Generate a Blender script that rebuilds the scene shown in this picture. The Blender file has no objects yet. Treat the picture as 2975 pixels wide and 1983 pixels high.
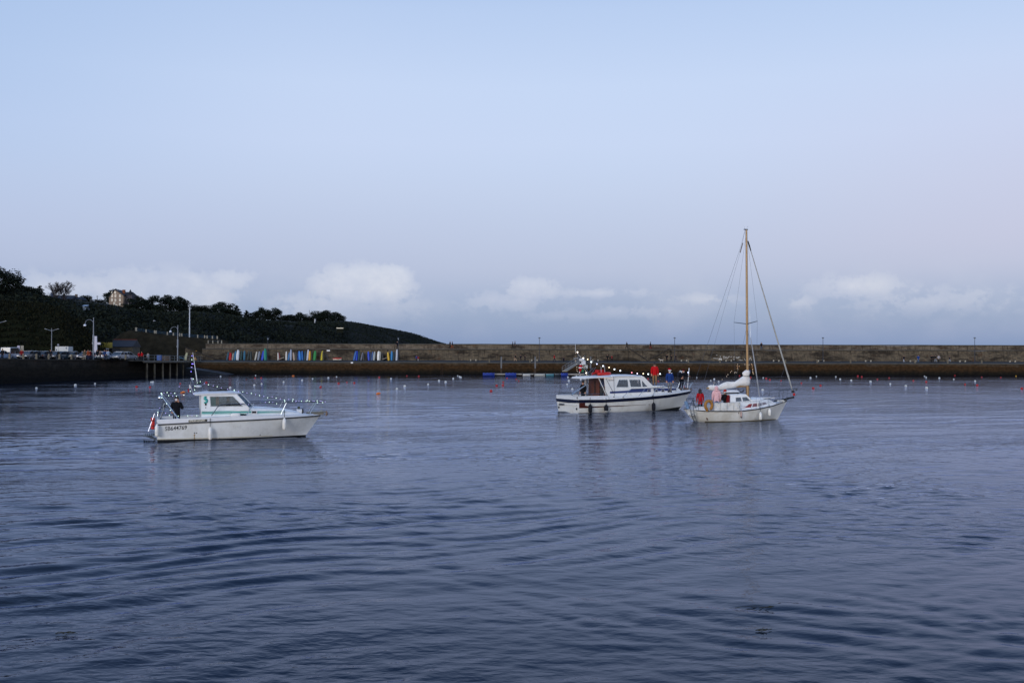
import bpy, math, random
import numpy as np
from mathutils import Vector, Matrix
from mathutils.geometry import tessellate_polygon

random.seed(7)
SC = bpy.context.scene
C = SC.collection
PI = math.pi
R = math.radians

# ------------------------------------------------------------------ camera
F = 35 / 36 * 2975            # focal length in photograph pixels
EYE = 4.0                     # eye height above the water
HOR = 1036.0                  # image row of the horizon in the photograph
cam_d = bpy.data.cameras.new('camera')
cam_d.lens = 35
cam_d.sensor_width = 36
cam_d.clip_end = 20000
cam = bpy.data.objects.new('camera', cam_d)
C.objects.link(cam)
PITCH = math.atan((HOR - 991.5) / F)
CM = Matrix.Rotation(PI / 2 + PITCH, 3, 'X') @ Matrix.Rotation(R(.13), 3, 'Z')
cam.matrix_world = Matrix.Translation((0, 0, EYE)) @ CM.to_4x4()
SC.camera = cam

# ------------------------------------------------------------------ world
def hx(s, k=1.0):
    v = [int(s[i:i + 2], 16) / 255 for i in (0, 2, 4)]
    return tuple((((x + .055) / 1.055) ** 2.4 if x > .04045 else x / 12.92) * k for x in v)

W = bpy.data.worlds.new('World')
SC.world = W
W.use_nodes = True
nt = W.node_tree
nt.nodes.clear()
class NG:
    """tiny helper to write node maths as expressions"""
    def __init__(s, t): s.t = t
    def n(s, kind, **kw):
        nd = s.t.nodes.new(kind)
        for k, v in kw.items(): setattr(nd, k, v)
        return nd
    def put(s, sock, v):
        if hasattr(v, 'is_output'): s.t.links.new(v, sock)
        else: sock.default_value = v
    def m(s, op, a, b=0.0, c=0.0, clamp=False):
        nd = s.n('ShaderNodeMath', operation=op, use_clamp=clamp)
        s.put(nd.inputs[0], a); s.put(nd.inputs[1], b); s.put(nd.inputs[2], c)
        return nd.outputs[0]
    def mix(s, f, a, b, kind='MIX'):
        nd = s.n('ShaderNodeMix', data_type='RGBA', blend_type=kind)
        s.put(nd.inputs[0], f)
        for i, v in ((6, a), (7, b)):
            s.put(nd.inputs[i], v if hasattr(v, 'is_output') else (*v[:3], 1))
        return nd.outputs[2]
    def ramp(s, f, stops):
        nd = s.n('ShaderNodeValToRGB')
        e = nd.color_ramp.elements
        while len(e) < len(stops): e.new(.5)
        for el, (p, col) in zip(e, stops):
            el.position = p; el.color = (*col[:3], 1)
        s.put(nd.inputs[0], f)
        return nd.outputs[0]
    def smooth(s, x, a, b):
        nd = s.n('ShaderNodeMapRange', interpolation_type='SMOOTHSTEP')
        s.put(nd.inputs[0], x); nd.inputs[1].default_value = a; nd.inputs[2].default_value = b
        return nd.outputs[0]

SUN_EL, SUN_ROT = R(2.0), R(205)         # low behind the camera, slightly to its left
g = NG(nt)
tc = g.n('ShaderNodeTexCoord')
sx = g.n('ShaderNodeSeparateXYZ')
nt.links.new(tc.outputs['Generated'], sx.inputs[0])
X_, Y_, Z_ = sx.outputs
hyp = g.m('SQRT', g.m('ADD', g.m('MULTIPLY', X_, X_), g.m('MULTIPLY', Y_, Y_)))
elev = g.m('DIVIDE', Z_, g.m('MAXIMUM', hyp, .001))            # tangent of the elevation
azim = g.m('ARCTAN2', X_, Y_)                                  # 0 = ahead, + = right
t_el = g.m('SQRT', g.m('MAXIMUM', elev, 0.0))
def S(tan): return math.sqrt(tan)
def band(row): return S(max(HOR - row, 0) / F)
front = g.ramp(t_el, [
    (0.0, hx('7896BF')), (band(1000), hx('7B9AC4')), (band(930), hx('86A4CC')), (band(860), hx('94ADD5')),
    (band(780), hx('A4B8DD')), (band(680), hx('B0C1E4')), (band(560), hx('BBCAEB')), (band(420), hx('C2D1F2')),
    (band(250), hx('C2D3F4')), (band(30), hx('B6CBF0')), (.70, hx('8DADE2')), (.86, hx('6590D0')), (1.0, hx('5681C2'))])
right_f = g.smooth(azim, .08, .55)
left_f = g.smooth(azim, -.15, -.6)
pink_band = g.m('MULTIPLY', g.smooth(elev, .05, .12), g.m('SUBTRACT', 1.0, g.smooth(elev, .15, .34)))
col = g.mix(g.m('MULTIPLY', g.m('MULTIPLY', right_f, pink_band), .36), front, hx('C8BEDC'))
col = g.mix(g.m('MULTIPLY', g.m('MULTIPLY', left_f, g.smooth(elev, .02, .3)), .60), col, hx('9BB9E6'))
low_lilac = g.m('MULTIPLY', g.smooth(elev, .045, .09), g.m('SUBTRACT', 1.0, g.smooth(elev, .1, .2)))
col = g.mix(g.m('MULTIPLY', low_lilac, .18), col, hx('C2BEE0'))
# clouds low over the sea: soft blobs in direction space broken up by noise
uu = g.m('MULTIPLY', azim, F)
vv = g.m('MULTIPLY', elev, F)
cmb = g.n('ShaderNodeCombineXYZ')
g.put(cmb.inputs[0], g.m('MULTIPLY', azim, 1.0)); g.put(cmb.inputs[1], g.m('MULTIPLY', elev, 1.25)); cmb.inputs[2].default_value = 3.1
nz = g.n('ShaderNodeTexNoise'); nt.links.new(cmb.outputs[0], nz.inputs['Vector'])
nz.inputs['Scale'].default_value = 52; nz.inputs['Detail'].default_value = 8; nz.inputs['Roughness'].default_value = .64
nz2 = g.n('ShaderNodeTexNoise'); nt.links.new(cmb.outputs[0], nz2.inputs['Vector'])
nz2.inputs['Scale'].default_value = 14; nz2.inputs['Detail'].default_value = 5
dens = None
for (cx, cy, rx, ry, k) in [(-985, 165, 190, 75, .95), (-920, 190, 60, 45, 1.0), (-800, 215, 70, 34, .6), 
                            (-430, 200, 130, 62, 1.1), (-350, 230, 60, 35, 1.0), (-480, 130, 200, 55, .7),
                            (55, 196, 85, 34, .85), (-10, 160, 140, 36, .5), (330, 130, 130, 24, .42), (150, 120, 150, 22, .4),
                            (560, 165, 110, 20, .34), (960, 190, 130, 40, .5), (1150, 150, 240, 44, .4), (820, 155, 50, 26, .4),
                            (-1250, 170, 160, 50, .6), (250, 185, 160, 16, .45)]:
    a = g.m('DIVIDE', g.m('SUBTRACT', uu, cx), rx * 1.4)
    b = g.m('DIVIDE', g.m('SUBTRACT', vv, cy), ry * 1.35)
    d = g.m('SUBTRACT', 1.0, g.m('SQRT', g.m('ADD', g.m('MULTIPLY', a, a), g.m('MULTIPLY', b, b))))
    d = g.m('MULTIPLY', d, k)
    dens = d if dens is None else g.m('MAXIMUM', dens, d)
edge = g.m('ADD', dens, g.m('MULTIPLY', g.m('SUBTRACT', nz.outputs[0], .5), 1.5))
cl = g.m('MULTIPLY', g.smooth(edge, .06, .27), g.m('MULTIPLY', g.smooth(dens, -.1, .55), g.smooth(elev, .012, .075)))
tint = g.ramp(nz2.outputs[0], [(.35, hx('BFCBE8')), (.65, hx('DDE3F2'))])
col = g.mix(g.m('MULTIPLY', cl, g.m('ADD', .12, g.m('MULTIPLY', nz.outputs[0], .85)), clamp=True), col, tint)
haze_n = g.m('MULTIPLY', g.smooth(nz2.outputs[0], .45, .72), g.m('MULTIPLY', g.smooth(elev, .0, .05), g.m('SUBTRACT', 1.0, g.smooth(elev, .05, .11))))
col = g.mix(g.m('MULTIPLY', haze_n, .22), col, hx('C3CDE6'))
# the afterglow behind the camera
back = g.smooth(Y_, .15, -.75)
glow = g.ramp(t_el, [(0, hx('F2E2DA', 1.35)), (.25, hx('ECE8EC', 1.6)), (.45, hx('DDE6F6', 1.6)), (.7, hx('C2D4F2', 1.1)), (1, hx('5C88CC'))])
col = g.mix(back, col, glow)
below = g.smooth(Z_, -.002, -.03)
col = g.mix(below, col, hx('5D6C8C'))
bg = g.n('ShaderNodeBackground'); nt.links.new(col, bg.inputs[0]); bg.inputs[1].default_value = 0.93
sky = g.n('ShaderNodeTexSky', sky_type='NISHITA', sun_disc=False, sun_elevation=SUN_EL, sun_rotation=SUN_ROT)
bg2 = g.n('ShaderNodeBackground'); nt.links.new(sky.outputs[0], bg2.inputs[0]); bg2.inputs[1].default_value = 0.05
ad = g.n('ShaderNodeAddShader'); nt.links.new(bg.outputs[0], ad.inputs[0]); nt.links.new(bg2.outputs[0], ad.inputs[1])
out = g.n('ShaderNodeOutputWorld'); nt.links.new(ad.outputs[0], out.inputs[0])

# ------------------------------------------------------------------ the last of the sun, already veiled, behind the camera
sd = bpy.data.lights.new('sun', 'SUN')
sd.energy = 1.2; sd.angle = R(24); sd.color = (1.0, .98, .96)
so = bpy.data.objects.new('sun', sd); C.objects.link(so)
sdir = Vector((math.sin(SUN_ROT) * math.cos(R(12)), math.cos(SUN_ROT) * math.cos(R(12)), math.sin(R(12))))
so.rotation_euler = sdir.to_track_quat('Z', 'Y').to_euler()

SC.view_settings.view_transform = 'Standard'
SC.view_settings.look = 'None'
SC.view_settings.exposure = 0.0
SC.view_settings.gamma = 1.0
SC.render.engine = 'CYCLES'
SC.cycles.use_denoising = True
SC.cycles.max_bounces = 6
SC.cycles.sample_clamp_indirect = 4.0
SC.cycles.caustics_reflective = False
SC.cycles.caustics_refractive = False

# ------------------------------------------------------------------ photograph pixels <-> places
def ray(px, py):
    w = CM @ Vector(((px - 1487.5) / F, -(py - 991.5) / F, -1.0))
    return w / w.y
def at(px, py, d): return Vector((0, 0, EYE)) + ray(px, py) * d            # on the pixel's ray, d metres ahead
def gd(px, d, z):                                                          # that column at depth d, height z
    x = at(px, HOR, d).x
    return Vector((x, d, z))
def zat(py, d, px=1487): return at(px, py, d).z
def wat(px, py, z=0.0):
    r = ray(px, py); return Vector((0, 0, EYE)) + r * ((z - EYE) / r.z)

# ------------------------------------------------------------------ materials
MATS = {}
def mat(name, colr, rough=.6, metal=0.0, var=.18, scale=6.0, bump=0.0, spec=.4, coat=0.0, stretch=(1, 1, 1), dirt=None, dirt_amt=.5, emit=None, es=0.0):
    if name in MATS: return MATS[name]
    m = bpy.data.materials.new(name); m.use_nodes = True
    t = m.node_tree; q = NG(t); b = t.nodes['Principled BSDF']
    c = hx(colr) if isinstance(colr, str) else colr
    co = q.n('ShaderNodeTexCoord'); mp = q.n('ShaderNodeMapping'); mp.inputs['Scale'].default_value = stretch
    t.links.new(co.outputs['Object'], mp.inputs[0])
    nz = q.n('ShaderNodeTexNoise'); t.links.new(mp.outputs[0], nz.inputs['Vector'])
    nz.inputs['Scale'].default_value = scale; nz.inputs['Detail'].default_value = 6; nz.inputs['Roughness'].default_value = .6
    lo = tuple(x * (1 - var) for x in c); hi = tuple(min(1, x * (1 + var)) for x in c)
    cc = q.ramp(nz.outputs[0], [(.3, lo), (.7, hi)])
    if dirt:
        n2 = q.n('ShaderNodeTexNoise'); t.links.new(mp.outputs[0], n2.inputs['Vector'])
        n2.inputs['Scale'].default_value = scale * .35; n2.inputs['Detail'].default_value = 8; n2.inputs['Roughness'].default_value = .68
        cc = q.mix(q.m('MULTIPLY', q.smooth(n2.outputs[0], .48, .7), dirt_amt), cc, hx(dirt) if isinstance(dirt, str) else dirt)
    t.links.new(cc, b.inputs['Base Color'])
    q.put(b.inputs['Roughness'], q.m('ADD', rough - .06, q.m('MULTIPLY', nz.outputs[0], .12), clamp=True))
    b.inputs['Metallic'].default_value = metal
    b.inputs['Specular IOR Level'].default_value = spec
    b.inputs['Coat Weight'].default_value = coat
    if emit:
        b.inputs['Emission Color'].default_value = (*(hx(emit) if isinstance(emit, str) else emit), 1); b.inputs['Emission Strength'].default_value = es
    if bump:
        bp = q.n('ShaderNodeBump'); bp.inputs['Strength'].default_value = bump; bp.inputs['Distance'].default_value = .05
        t.links.new(nz.outputs[0], bp.inputs['Height']); t.links.new(bp.outputs[0], b.inputs['Normal'])
    MATS[name] = m
    return m
def glass(name, colr, alpha=.5, rough=.03):
    if name in MATS: return MATS[name]
    m = bpy.data.materials.new(name); m.use_nodes = True
    t = m.node_tree; q = NG(t); t.nodes.remove(t.nodes['Principled BSDF'])
    tr = q.n('ShaderNodeBsdfTransparent'); tr.inputs[0].default_value = (*hx(colr), 1)
    gl = q.n('ShaderNodeBsdfGlossy'); gl.inputs['Roughness'].default_value = rough; gl.inputs[0].default_value = (.9, .95, 1, 1)
    df = q.n('ShaderNodeBsdfDiffuse'); df.inputs[0].default_value = (*hx(colr, .12), 1)
    lw = q.n('ShaderNodeFresnel'); lw.inputs[0].default_value = 1.5
    nz = q.n('ShaderNodeTexNoise'); nz.inputs['Scale'].default_value = 9
    a = q.n('ShaderNodeMixShader'); q.put(a.inputs[0], q.m('ADD', alpha - .05, q.m('MULTIPLY', nz.outputs[0], .1), clamp=True)); t.links.new(tr.outputs[0], a.inputs[1]); t.links.new(df.outputs[0], a.inputs[2])
    b = q.n('ShaderNodeMixShader'); t.links.new(lw.outputs[0], b.inputs[0]); t.links.new(a.outputs[0], b.inputs[1]); t.links.new(gl.outputs[0], b.inputs[2])
    t.links.new(b.outputs[0], t.nodes['Material Output'].inputs[0])
    MATS[name] = m
    return m

# ------------------------------------------------------------------ mesh builder
def ortho(d):
    d = d.normalized(); u = d.cross(Vector((0, 0, 1)))
    if u.length < 1e-4: u = d.cross(Vector((0, 1, 0)))
    u.normalize(); return u, d.cross(u).normalized()
class MB:
    def __init__(s): s.v = []; s.f = []; s.mi = []
    def add(s, vs, fs, mi=0):
        o = len(s.v); s.v += [tuple(x) for x in vs]; s.f += [tuple(i + o for i in f) for f in fs]; s.mi += [mi] * len(fs); return s
    def box(s, c, size, rz=0.0, ry=0.0, rx=0.0, taper=1.0, mi=0):
        M = Matrix.Rotation(rz, 3, 'Z') @ Matrix.Rotation(ry, 3, 'Y') @ Matrix.Rotation(rx, 3, 'X')
        vs = []
        for z in (-.5, .5):
            k = taper if z > 0 else 1
            for x, y in ((-.5, -.5), (.5, -.5), (.5, .5), (-.5, .5)):
                vs.append(Vector(c) + M @ Vector((x * size[0] * k, y * size[1] * k, z * size[2])))
        return s.add(vs, [(3, 2, 1, 0), (4, 5, 6, 7), (0, 1, 5, 4), (1, 2, 6, 5), (2, 3, 7, 6), (3, 0, 4, 7)], mi)
    def tube(s, pts, r, n=6, mi=0, closed=False):
        pts = [Vector(p) for p in pts]; rs = r if isinstance(r, (list, tuple)) else [r] * len(pts)
        vs = []; u = None
        for i, p in enumerate(pts):
            a = pts[max(i - 1, 0)] if not closed else pts[i - 1]
            b = pts[min(i + 1, len(pts) - 1)] if not closed else pts[(i + 1) % len(pts)]
            d = (b - a).normalized()
            if u is None: u, w = ortho(d)
            else:
                u = (u - d * u.dot(d)); u = u.normalized() if u.length > 1e-5 else ortho(d)[0]; w = d.cross(u)
            for k in range(n):
                t = 2 * PI * k / n; vs.append(p + (u * math.cos(t) + w * math.sin(t)) * rs[i])
        fs = []; L = len(pts)
        for i in range(L if closed else L - 1):
            j = (i + 1) % L
            for k in range(n):
                fs.append((i * n + k, i * n + (k + 1) % n, j * n + (k + 1) % n, j * n + k))
        if not closed: fs += [tuple(range(n))[::-1], tuple(range((L - 1) * n, L * n))]
        return s.add(vs, fs, mi)
    def lathe(s, prof, n=10, o=(0, 0, 0), axis=(0, 0, 1), mi=0):
        ax = Vector(axis).normalized(); u, w = ortho(ax); o = Vector(o); vs = []; fs = []
        for r, z in prof:
            for k in range(n):
                t = 2 * PI * k / n; vs.append(o + ax * z + (u * math.cos(t) + w * math.sin(t)) * r)
        for i in range(len(prof) - 1):
            for k in range(n): fs.append((i * n + k, i * n + (k + 1) % n, (i + 1) * n + (k + 1) % n, (i + 1) * n + k))
        fs += [tuple(range(n))[::-1], tuple(range((len(prof) - 1) * n, len(prof) * n))]
        return s.add(vs, fs, mi)
    def ball(s, c, r, nu=10, nv=7, mi=0):
        rx, ry, rz = (r, r, r) if not hasattr(r, '__len__') else r
        vs = [(c[0], c[1], c[2] - rz)]; fs = []
        for i in range(1, nv):
            p = -PI / 2 + PI * i / nv
            for k in range(nu):
                t = 2 * PI * k / nu; vs.append((c[0] + rx * math.cos(p) * math.cos(t), c[1] + ry * math.cos(p) * math.sin(t), c[2] + rz * math.sin(p)))
        vs.append((c[0], c[1], c[2] + rz)); L = len(vs) - 1
        for k in range(nu):
            fs.append((0, 1 + (k + 1) % nu, 1 + k)); fs.append((L, L - nu + k, L - nu + (k + 1) % nu))
        for i in range(nv - 2):
            for k in range(nu):
                a = 1 + i * nu; b = a + nu; fs.append((a + k, a + (k + 1) % nu, b + (k + 1) % nu, b + k))
        return s.add(vs, fs, mi)
    def loft(s, rings, cap=True, closed=True, mi=0):
        n = len(rings[0]); vs = [p for r in rings for p in r]; fs = []
        for i in range(len(rings) - 1):
            for k in range(n if closed else n - 1):
                fs.append((i * n + k, i * n + (k + 1) % n, (i + 1) * n + (k + 1) % n, (i + 1) * n + k))
        if cap: fs += [tuple(range(n))[::-1], tuple(range((len(rings) - 1) * n, len(rings) * n))]
        return s.add(vs, fs, mi)
    def plate(s, outer, holes, fn, th, mi=0):
        """flat plate with holes: 2-D loops mapped to space by fn(u, v, depth)"""
        loops = [outer] + list(holes)
        tri = tessellate_polygon([[Vector((a, b, 0)) for a, b in l] for l in loops])
        flat = [p for l in loops for p in l]; N = len(flat)
        vs = [fn(a, b, 0) for a, b in flat] + [fn(a, b, th) for a, b in flat]
        fs = [tuple(t) for t in tri] + [tuple(i + N for i in t)[::-1] for t in tri]
        o = 0
        for l in loops:
            n = len(l)
            for k in range(n):
                a, b = o + k, o + (k + 1) % n; fs.append((a, b, b + N, a + N))
            o += n
        return s.add(vs, fs, mi)
    def build(s, name, m, parent=None, smooth=False, fix=True):
        me = bpy.data.meshes.new(name); me.from_pydata(s.v, [], s.f)
        ms = m if isinstance(m, (list, tuple)) else [m]
        for x in ms: me.materials.append(x)
        if len(ms) > 1: me.polygons.foreach_set('material_index', s.mi)
        if fix:
            import bmesh
            b = bmesh.new(); b.from_mesh(me); bmesh.ops.recalc_face_normals(b, faces=b.faces); b.to_mesh(me); b.free()
        if smooth:
            me.polygons.foreach_set('use_smooth', [True] * len(me.polygons))
            try: me.set_sharp_from_angle(angle=R(48))
            except Exception: pass
        me.update()
        o = bpy.data.objects.new(name, me); C.objects.link(o)
        if parent: o.parent = parent
        return o
def tag(o, label=None, cat=None, group=None, kind=None):
    if label: o['label'] = label
    if cat: o['category'] = cat
    if group: o['group'] = group
    if kind: o['kind'] = kind
    return o
def empty(name, loc, label, cat, rz=0.0, group=None):
    o = bpy.data.objects.new(name, None); C.objects.link(o); o.location = loc; o.rotation_euler = (0, 0, rz); o.empty_display_size = .3
    return tag(o, label, cat, group)
def dup(o, parent=None):
    c = o.copy(); C.objects.link(c); c.parent = parent
    for ch in list(o.children): dup(ch, c)
    return c
def clear_of(o):
    for ch in list(o.children): clear_of(ch)
    bpy.data.objects.remove(o)
def slot(o, i, m):
    o.material_slots[i].link = 'OBJECT'; o.material_slots[i].material = m
ORD = ['first', 'second', 'third', 'fourth', 'fifth', 'sixth', 'seventh', 'eighth', 'ninth', 'tenth', 'eleventh', 'twelfth', 'thirteenth',
       'fourteenth', 'fifteenth', 'sixteenth', 'seventeenth', 'eighteenth', 'nineteenth', 'twentieth', 'twenty-first', 'twenty-second',
       'twenty-third', 'twenty-fourth', 'twenty-fifth', 'twenty-sixth', 'twenty-seventh', 'twenty-eighth', 'twenty-ninth', 'thirtieth']
def nth(i, n):
    if n == 1: return 'only'
    if i == 0: return 'leftmost'
    if i == n - 1: return 'rightmost'
    return ORD[i]
def interp(x, pts):
    xs = [p[0] for p in pts]; return float(np.interp(x, xs, [p[1] for p in pts]))
# ================================================================== THE SEA
def sea():
    rng = np.random.default_rng(3)
    th = np.concatenate([np.linspace(-75, -36, 60)[:-1], np.linspace(-36, 36, 1000), np.linspace(36, 75, 60)[1:]]) * PI / 180
    rr = [2.0]
    while rr[-1] < 6000:
        r = rr[-1]; rr.append(r * (1.0052 if 8.5 < r < 250 else 1.06) + (0.0 if r > 8.5 else .1))
    rr = np.array(rr); step = np.gradient(rr)
    T, Rr = np.meshgrid(th, rr); X = Rr * np.sin(T); Y = Rr * np.cos(T); ST = np.repeat(step[:, None], len(th), 1)
    def lump(sc, seed, n=10):
        q = np.random.default_rng(seed); o = np.zeros_like(X)
        for _ in range(n):
            a = q.uniform(0, 2 * PI); k = 2 * PI / (sc * q.uniform(.6, 1.7)); o += np.sin(k * (X * math.cos(a) + Y * math.sin(a)) + q.uniform(0, 6.28))
        return o / math.sqrt(n / 2)
    Z = np.zeros_like(X)
    wx = X + .35 * lump(7, 31, 6); wy = Y + .35 * lump(7, 32, 6)          # bend the crests so that they wander
    gustA = np.clip(.75 + .45 * lump(17, 1), .15, 1.7)
    gustB = np.clip(.55 + .55 * lump(12, 2), .0, 1.6)
    calm = np.clip(.75 + .55 * lump(22, 5), .12, 1.7)
    near = 1 / (1 + (Y / 34.0) ** 2)
    def train(n, l0, l1, deg, spread, slope, env):
        nonlocal Z
        z = np.zeros_like(X)
        for _ in range(n):
            lam = math.exp(rng.uniform(math.log(l0), math.log(l1))); a = math.radians(deg + rng.normal() * spread)
            k = 2 * PI / lam; amp = slope / k * math.sqrt(2.0 / n) * rng.uniform(.6, 1.3)
            fade = np.clip(lam / (ST * 2.5) - .6, 0, 1)
            ph = k * (wx * math.cos(a) + wy * math.sin(a)) + rng.uniform(0, 6.28)
            z += amp * fade * (np.sin(ph) + .18 * np.cos(2 * ph))
        Z += z * env
    train(12, .62, 1.5, 120, 7, .076, gustA * (.30 + .85 * near))
    train(9, .5, 1.0, 70, 10, .040, gustB * (.3 + .8 * near) * np.clip(.35 + X / 10, .12, 1.3))
    train(7, 2.0, 5.0, 104, 22, .014, 1.0)
    train(22, .40, .95, 98, 34, .054, calm * (1 - .62 * near))
    train(22, .18, .42, 92, 45, .042, calm * (1 - .75 * near))
    train(6, 1.1, 2.4, 97, 8, .055, np.exp(-((X + 17) / 9) ** 2 - ((Y - 47) / 17) ** 2))
    # churned wake behind the two motor boats and a small bow wave beside each hull
    for (ox, oy, yaw, beam, ln) in ((BL.o.x, BL.o.y, BL.a, 1.2, 14), (BM.o.x, BM.o.y, BM.a, 1.4, 12), (BS.o.x, BS.o.y, BS.a, .9, 5)):
        lx = (X - ox) * math.cos(yaw) + (Y - oy) * math.sin(yaw); ly = -(X - ox) * math.sin(yaw) + (Y - oy) * math.cos(yaw)
        aft = np.clip(-lx, 0, 60)
        env = np.exp(-(ly / (beam * .8 + aft * .07)) ** 2) * np.exp(-aft / ln) * (lx < .1)
        Z += env * (.014 * lump(.9, 11) + .030 * lump(1.7, 12))
        vee = np.abs(np.abs(ly) - (beam * .75 + np.clip(6 - lx, 0, 60) * .24))
        Z += .035 * np.exp(-(vee / .34) ** 2) * np.exp(-np.clip(6 - lx, 0, 60) / 11) * (lx < 6.4)
    n, m = X.shape
    co = np.stack([X, Y, Z], -1).reshape(-1, 3).astype(np.float32)
    i = np.arange(n * m).reshape(n, m)
    q = np.stack([i[:-1, :-1], i[:-1, 1:], i[1:, 1:], i[1:, :-1]], -1).reshape(-1, 4).astype(np.int32)
    me = bpy.data.meshes.new('water')
    me.vertices.add(n * m); me.vertices.foreach_set('co', co.ravel())
    me.loops.add(q.size); me.loops.foreach_set('vertex_index', q.ravel())
    me.polygons.add(len(q)); me.polygons.foreach_set('loop_start', np.arange(0, q.size, 4, dtype=np.int32))
    me.polygons.foreach_set('use_smooth', np.ones(len(q), dtype=bool))
    me.update(calc_edges=True); me.validate()
    m_ = bpy.data.materials.new('sea_water'); m_.use_nodes = True
    q = NG(m_.node_tree); b = m_.node_tree.nodes['Principled BSDF']
    co = q.n('ShaderNodeTexCoord'); mp = q.n('ShaderNodeMapping'); mp.inputs['Scale'].default_value = (.6, 1.0, 1.0); mp.inputs['Rotation'].default_value = (0, 0, R(-15))
    q.t.links.new(co.outputs['Object'], mp.inputs[0])
    def noise(sc, det, vec=mp):
        n = q.n('ShaderNodeTexNoise'); q.t.links.new(vec.outputs[0 if vec is mp else 'Object'], n.inputs['Vector'])
        n.inputs['Scale'].default_value = sc; n.inputs['Detail'].default_value = det; return n.outputs[0]
    big = noise(.05, 3)
    murk = q.ramp(big, [(.35, (.006, .009, .013)), (.7, (.010, .014, .018))])
    
    h = q.m('ADD', q.m('MULTIPLY', noise(4.2, 3), .8), q.m('MULTIPLY', noise(1.6, 2), 1.3))
    bp = q.n('ShaderNodeBump'); bp.inputs['Distance'].default_value = .055
    q.put(bp.inputs['Strength'], q.m('ADD', .26, q.m('MULTIPLY', q.smooth(noise(.11, 3), .38, .66), .5)))
    q.t.links.new(h, bp.inputs['Height'])
    q.t.nodes.remove(b)
    df = q.n('ShaderNodeBsdfDiffuse'); q.t.links.new(murk, df.inputs[0])
    gl = q.n('ShaderNodeBsdfGlossy'); gl.inputs[0].default_value = (.73, .80, .99, 1)
    q.put(gl.inputs['Roughness'], q.m('ADD', .04, q.m('MULTIPLY', q.smooth(big, .4, .65), .05)))
    fr = q.n('ShaderNodeFresnel'); fr.inputs[0].default_value = 1.22
    for nd in (gl, fr): q.t.links.new(bp.outputs[0], nd.inputs['Normal'])
    mx = q.n('ShaderNodeMixShader'); q.t.links.new(fr.outputs[0], mx.inputs[0]); q.t.links.new(df.outputs[0], mx.inputs[1]); q.t.links.new(gl.outputs[0], mx.inputs[2])
    q.t.links.new(mx.outputs[0], m_.node_tree.nodes['Material Output'].inputs[0])
    me.materials.append(m_)
    o = bpy.data.objects.new('water', me); C.objects.link(o); o['kind'] = 'structure'

# ------------------------------------------------------------------ stone that is stained by weather and by the tide
def stone(name, lo, hi, dark, weed=None, sc=1.6, coursed=True):
    m = bpy.data.materials.new(name); m.use_nodes = True
    q = NG(m.node_tree); b = m.node_tree.nodes['Principled BSDF']; b.inputs['Roughness'].default_value = .92; b.inputs['Specular IOR Level'].default_value = .15
    ge = q.n('ShaderNodeNewGeometry'); sp = q.n('ShaderNodeSeparateXYZ'); q.t.links.new(ge.outputs['Position'], sp.inputs[0])
    along = q.m('ADD', sp.outputs[0], q.m('MULTIPLY', sp.outputs[1], .7))
    cb = q.n('ShaderNodeCombineXYZ'); q.put(cb.inputs[0], along); q.put(cb.inputs[1], sp.outputs[2])
    def noise(sx_, sy_, det, rough=.6, off=0.0):
        mp = q.n('ShaderNodeMapping'); mp.inputs['Scale'].default_value = (sx_, sy_, 1); mp.inputs['Location'].default_value = (off, off, off)
        q.t.links.new(cb.outputs[0], mp.inputs[0]); n = q.n('ShaderNodeTexNoise'); q.t.links.new(mp.outputs[0], n.inputs['Vector'])
        n.inputs['Scale'].default_value = 1; n.inputs['Detail'].default_value = det; n.inputs['Roughness'].default_value = rough; return n.outputs[0]
    br = q.n('ShaderNodeTexBrick'); q.t.links.new(cb.outputs[0], br.inputs['Vector'])
    br.inputs['Scale'].default_value = sc; br.inputs['Mortar Size'].default_value = .018; br.inputs['Brick Width'].default_value = 1.1; br.inputs['Row Height'].default_value = .55
    L, H_ = hx(lo), hx(hi)
    br.inputs['Color1'].default_value = (*L, 1); br.inputs['Color2'].default_value = (*H_, 1); br.inputs['Mortar'].default_value = (*[x * .55 for x in L], 1)
    c = br.outputs[0]
    patch = q.smooth(noise(.55, .9, 7, .68), .36, .66)
    c = q.mix(q.m('MULTIPLY', patch, .75), c, q.ramp(noise(1.3, 1.3, 4, .6, 7), [(.35, L), (.65, H_)]))
    streak = q.smooth(noise(2.4, .22, 6, .7, 3), .5, .68)
    c = q.mix(q.m('MULTIPLY', streak, .85), c, hx(dark))
    blot = q.smooth(noise(.16, .45, 7, .7, 11), .46, .60)
    c = q.mix(q.m('MULTIPLY', blot, .8), c, hx(dark))
    rust = q.smooth(noise(.5, .35, 5, .7, 19), .56, .7)
    c = q.mix(q.m('MULTIPLY', rust, .6), c, hx('4A3324'))
    if weed:
        lim = q.m('ADD', sp.outputs[2], q.m('MULTIPLY', q.m('SUBTRACT', noise(.5, .2, 6, .66, 5), .5), 1.9))
        for (z0, z1, cc) in weed:
            f = q.m('SUBTRACT', 1.0, q.smooth(lim, z0, z1))
            w = q.mix(q.smooth(noise(1.6, 2.2, 5, .7, 23), .3, .7), tuple(x * .6 for x in hx(cc)), tuple(x * 1.5 for x in hx(cc)))
            c = q.mix(f, c, w)
    q.t.links.new(c, b.inputs['Base Color'])
    bp = q.n('ShaderNodeBump'); bp.inputs['Strength'].default_value = .7; bp.inputs['Distance'].default_value = .08
    q.put(bp.inputs['Height'], q.m('ADD', br.outputs['Fac'], noise(2, 2, 6))); q.t.links.new(bp.outputs[0], b.inputs['Normal'])
    return m

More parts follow.
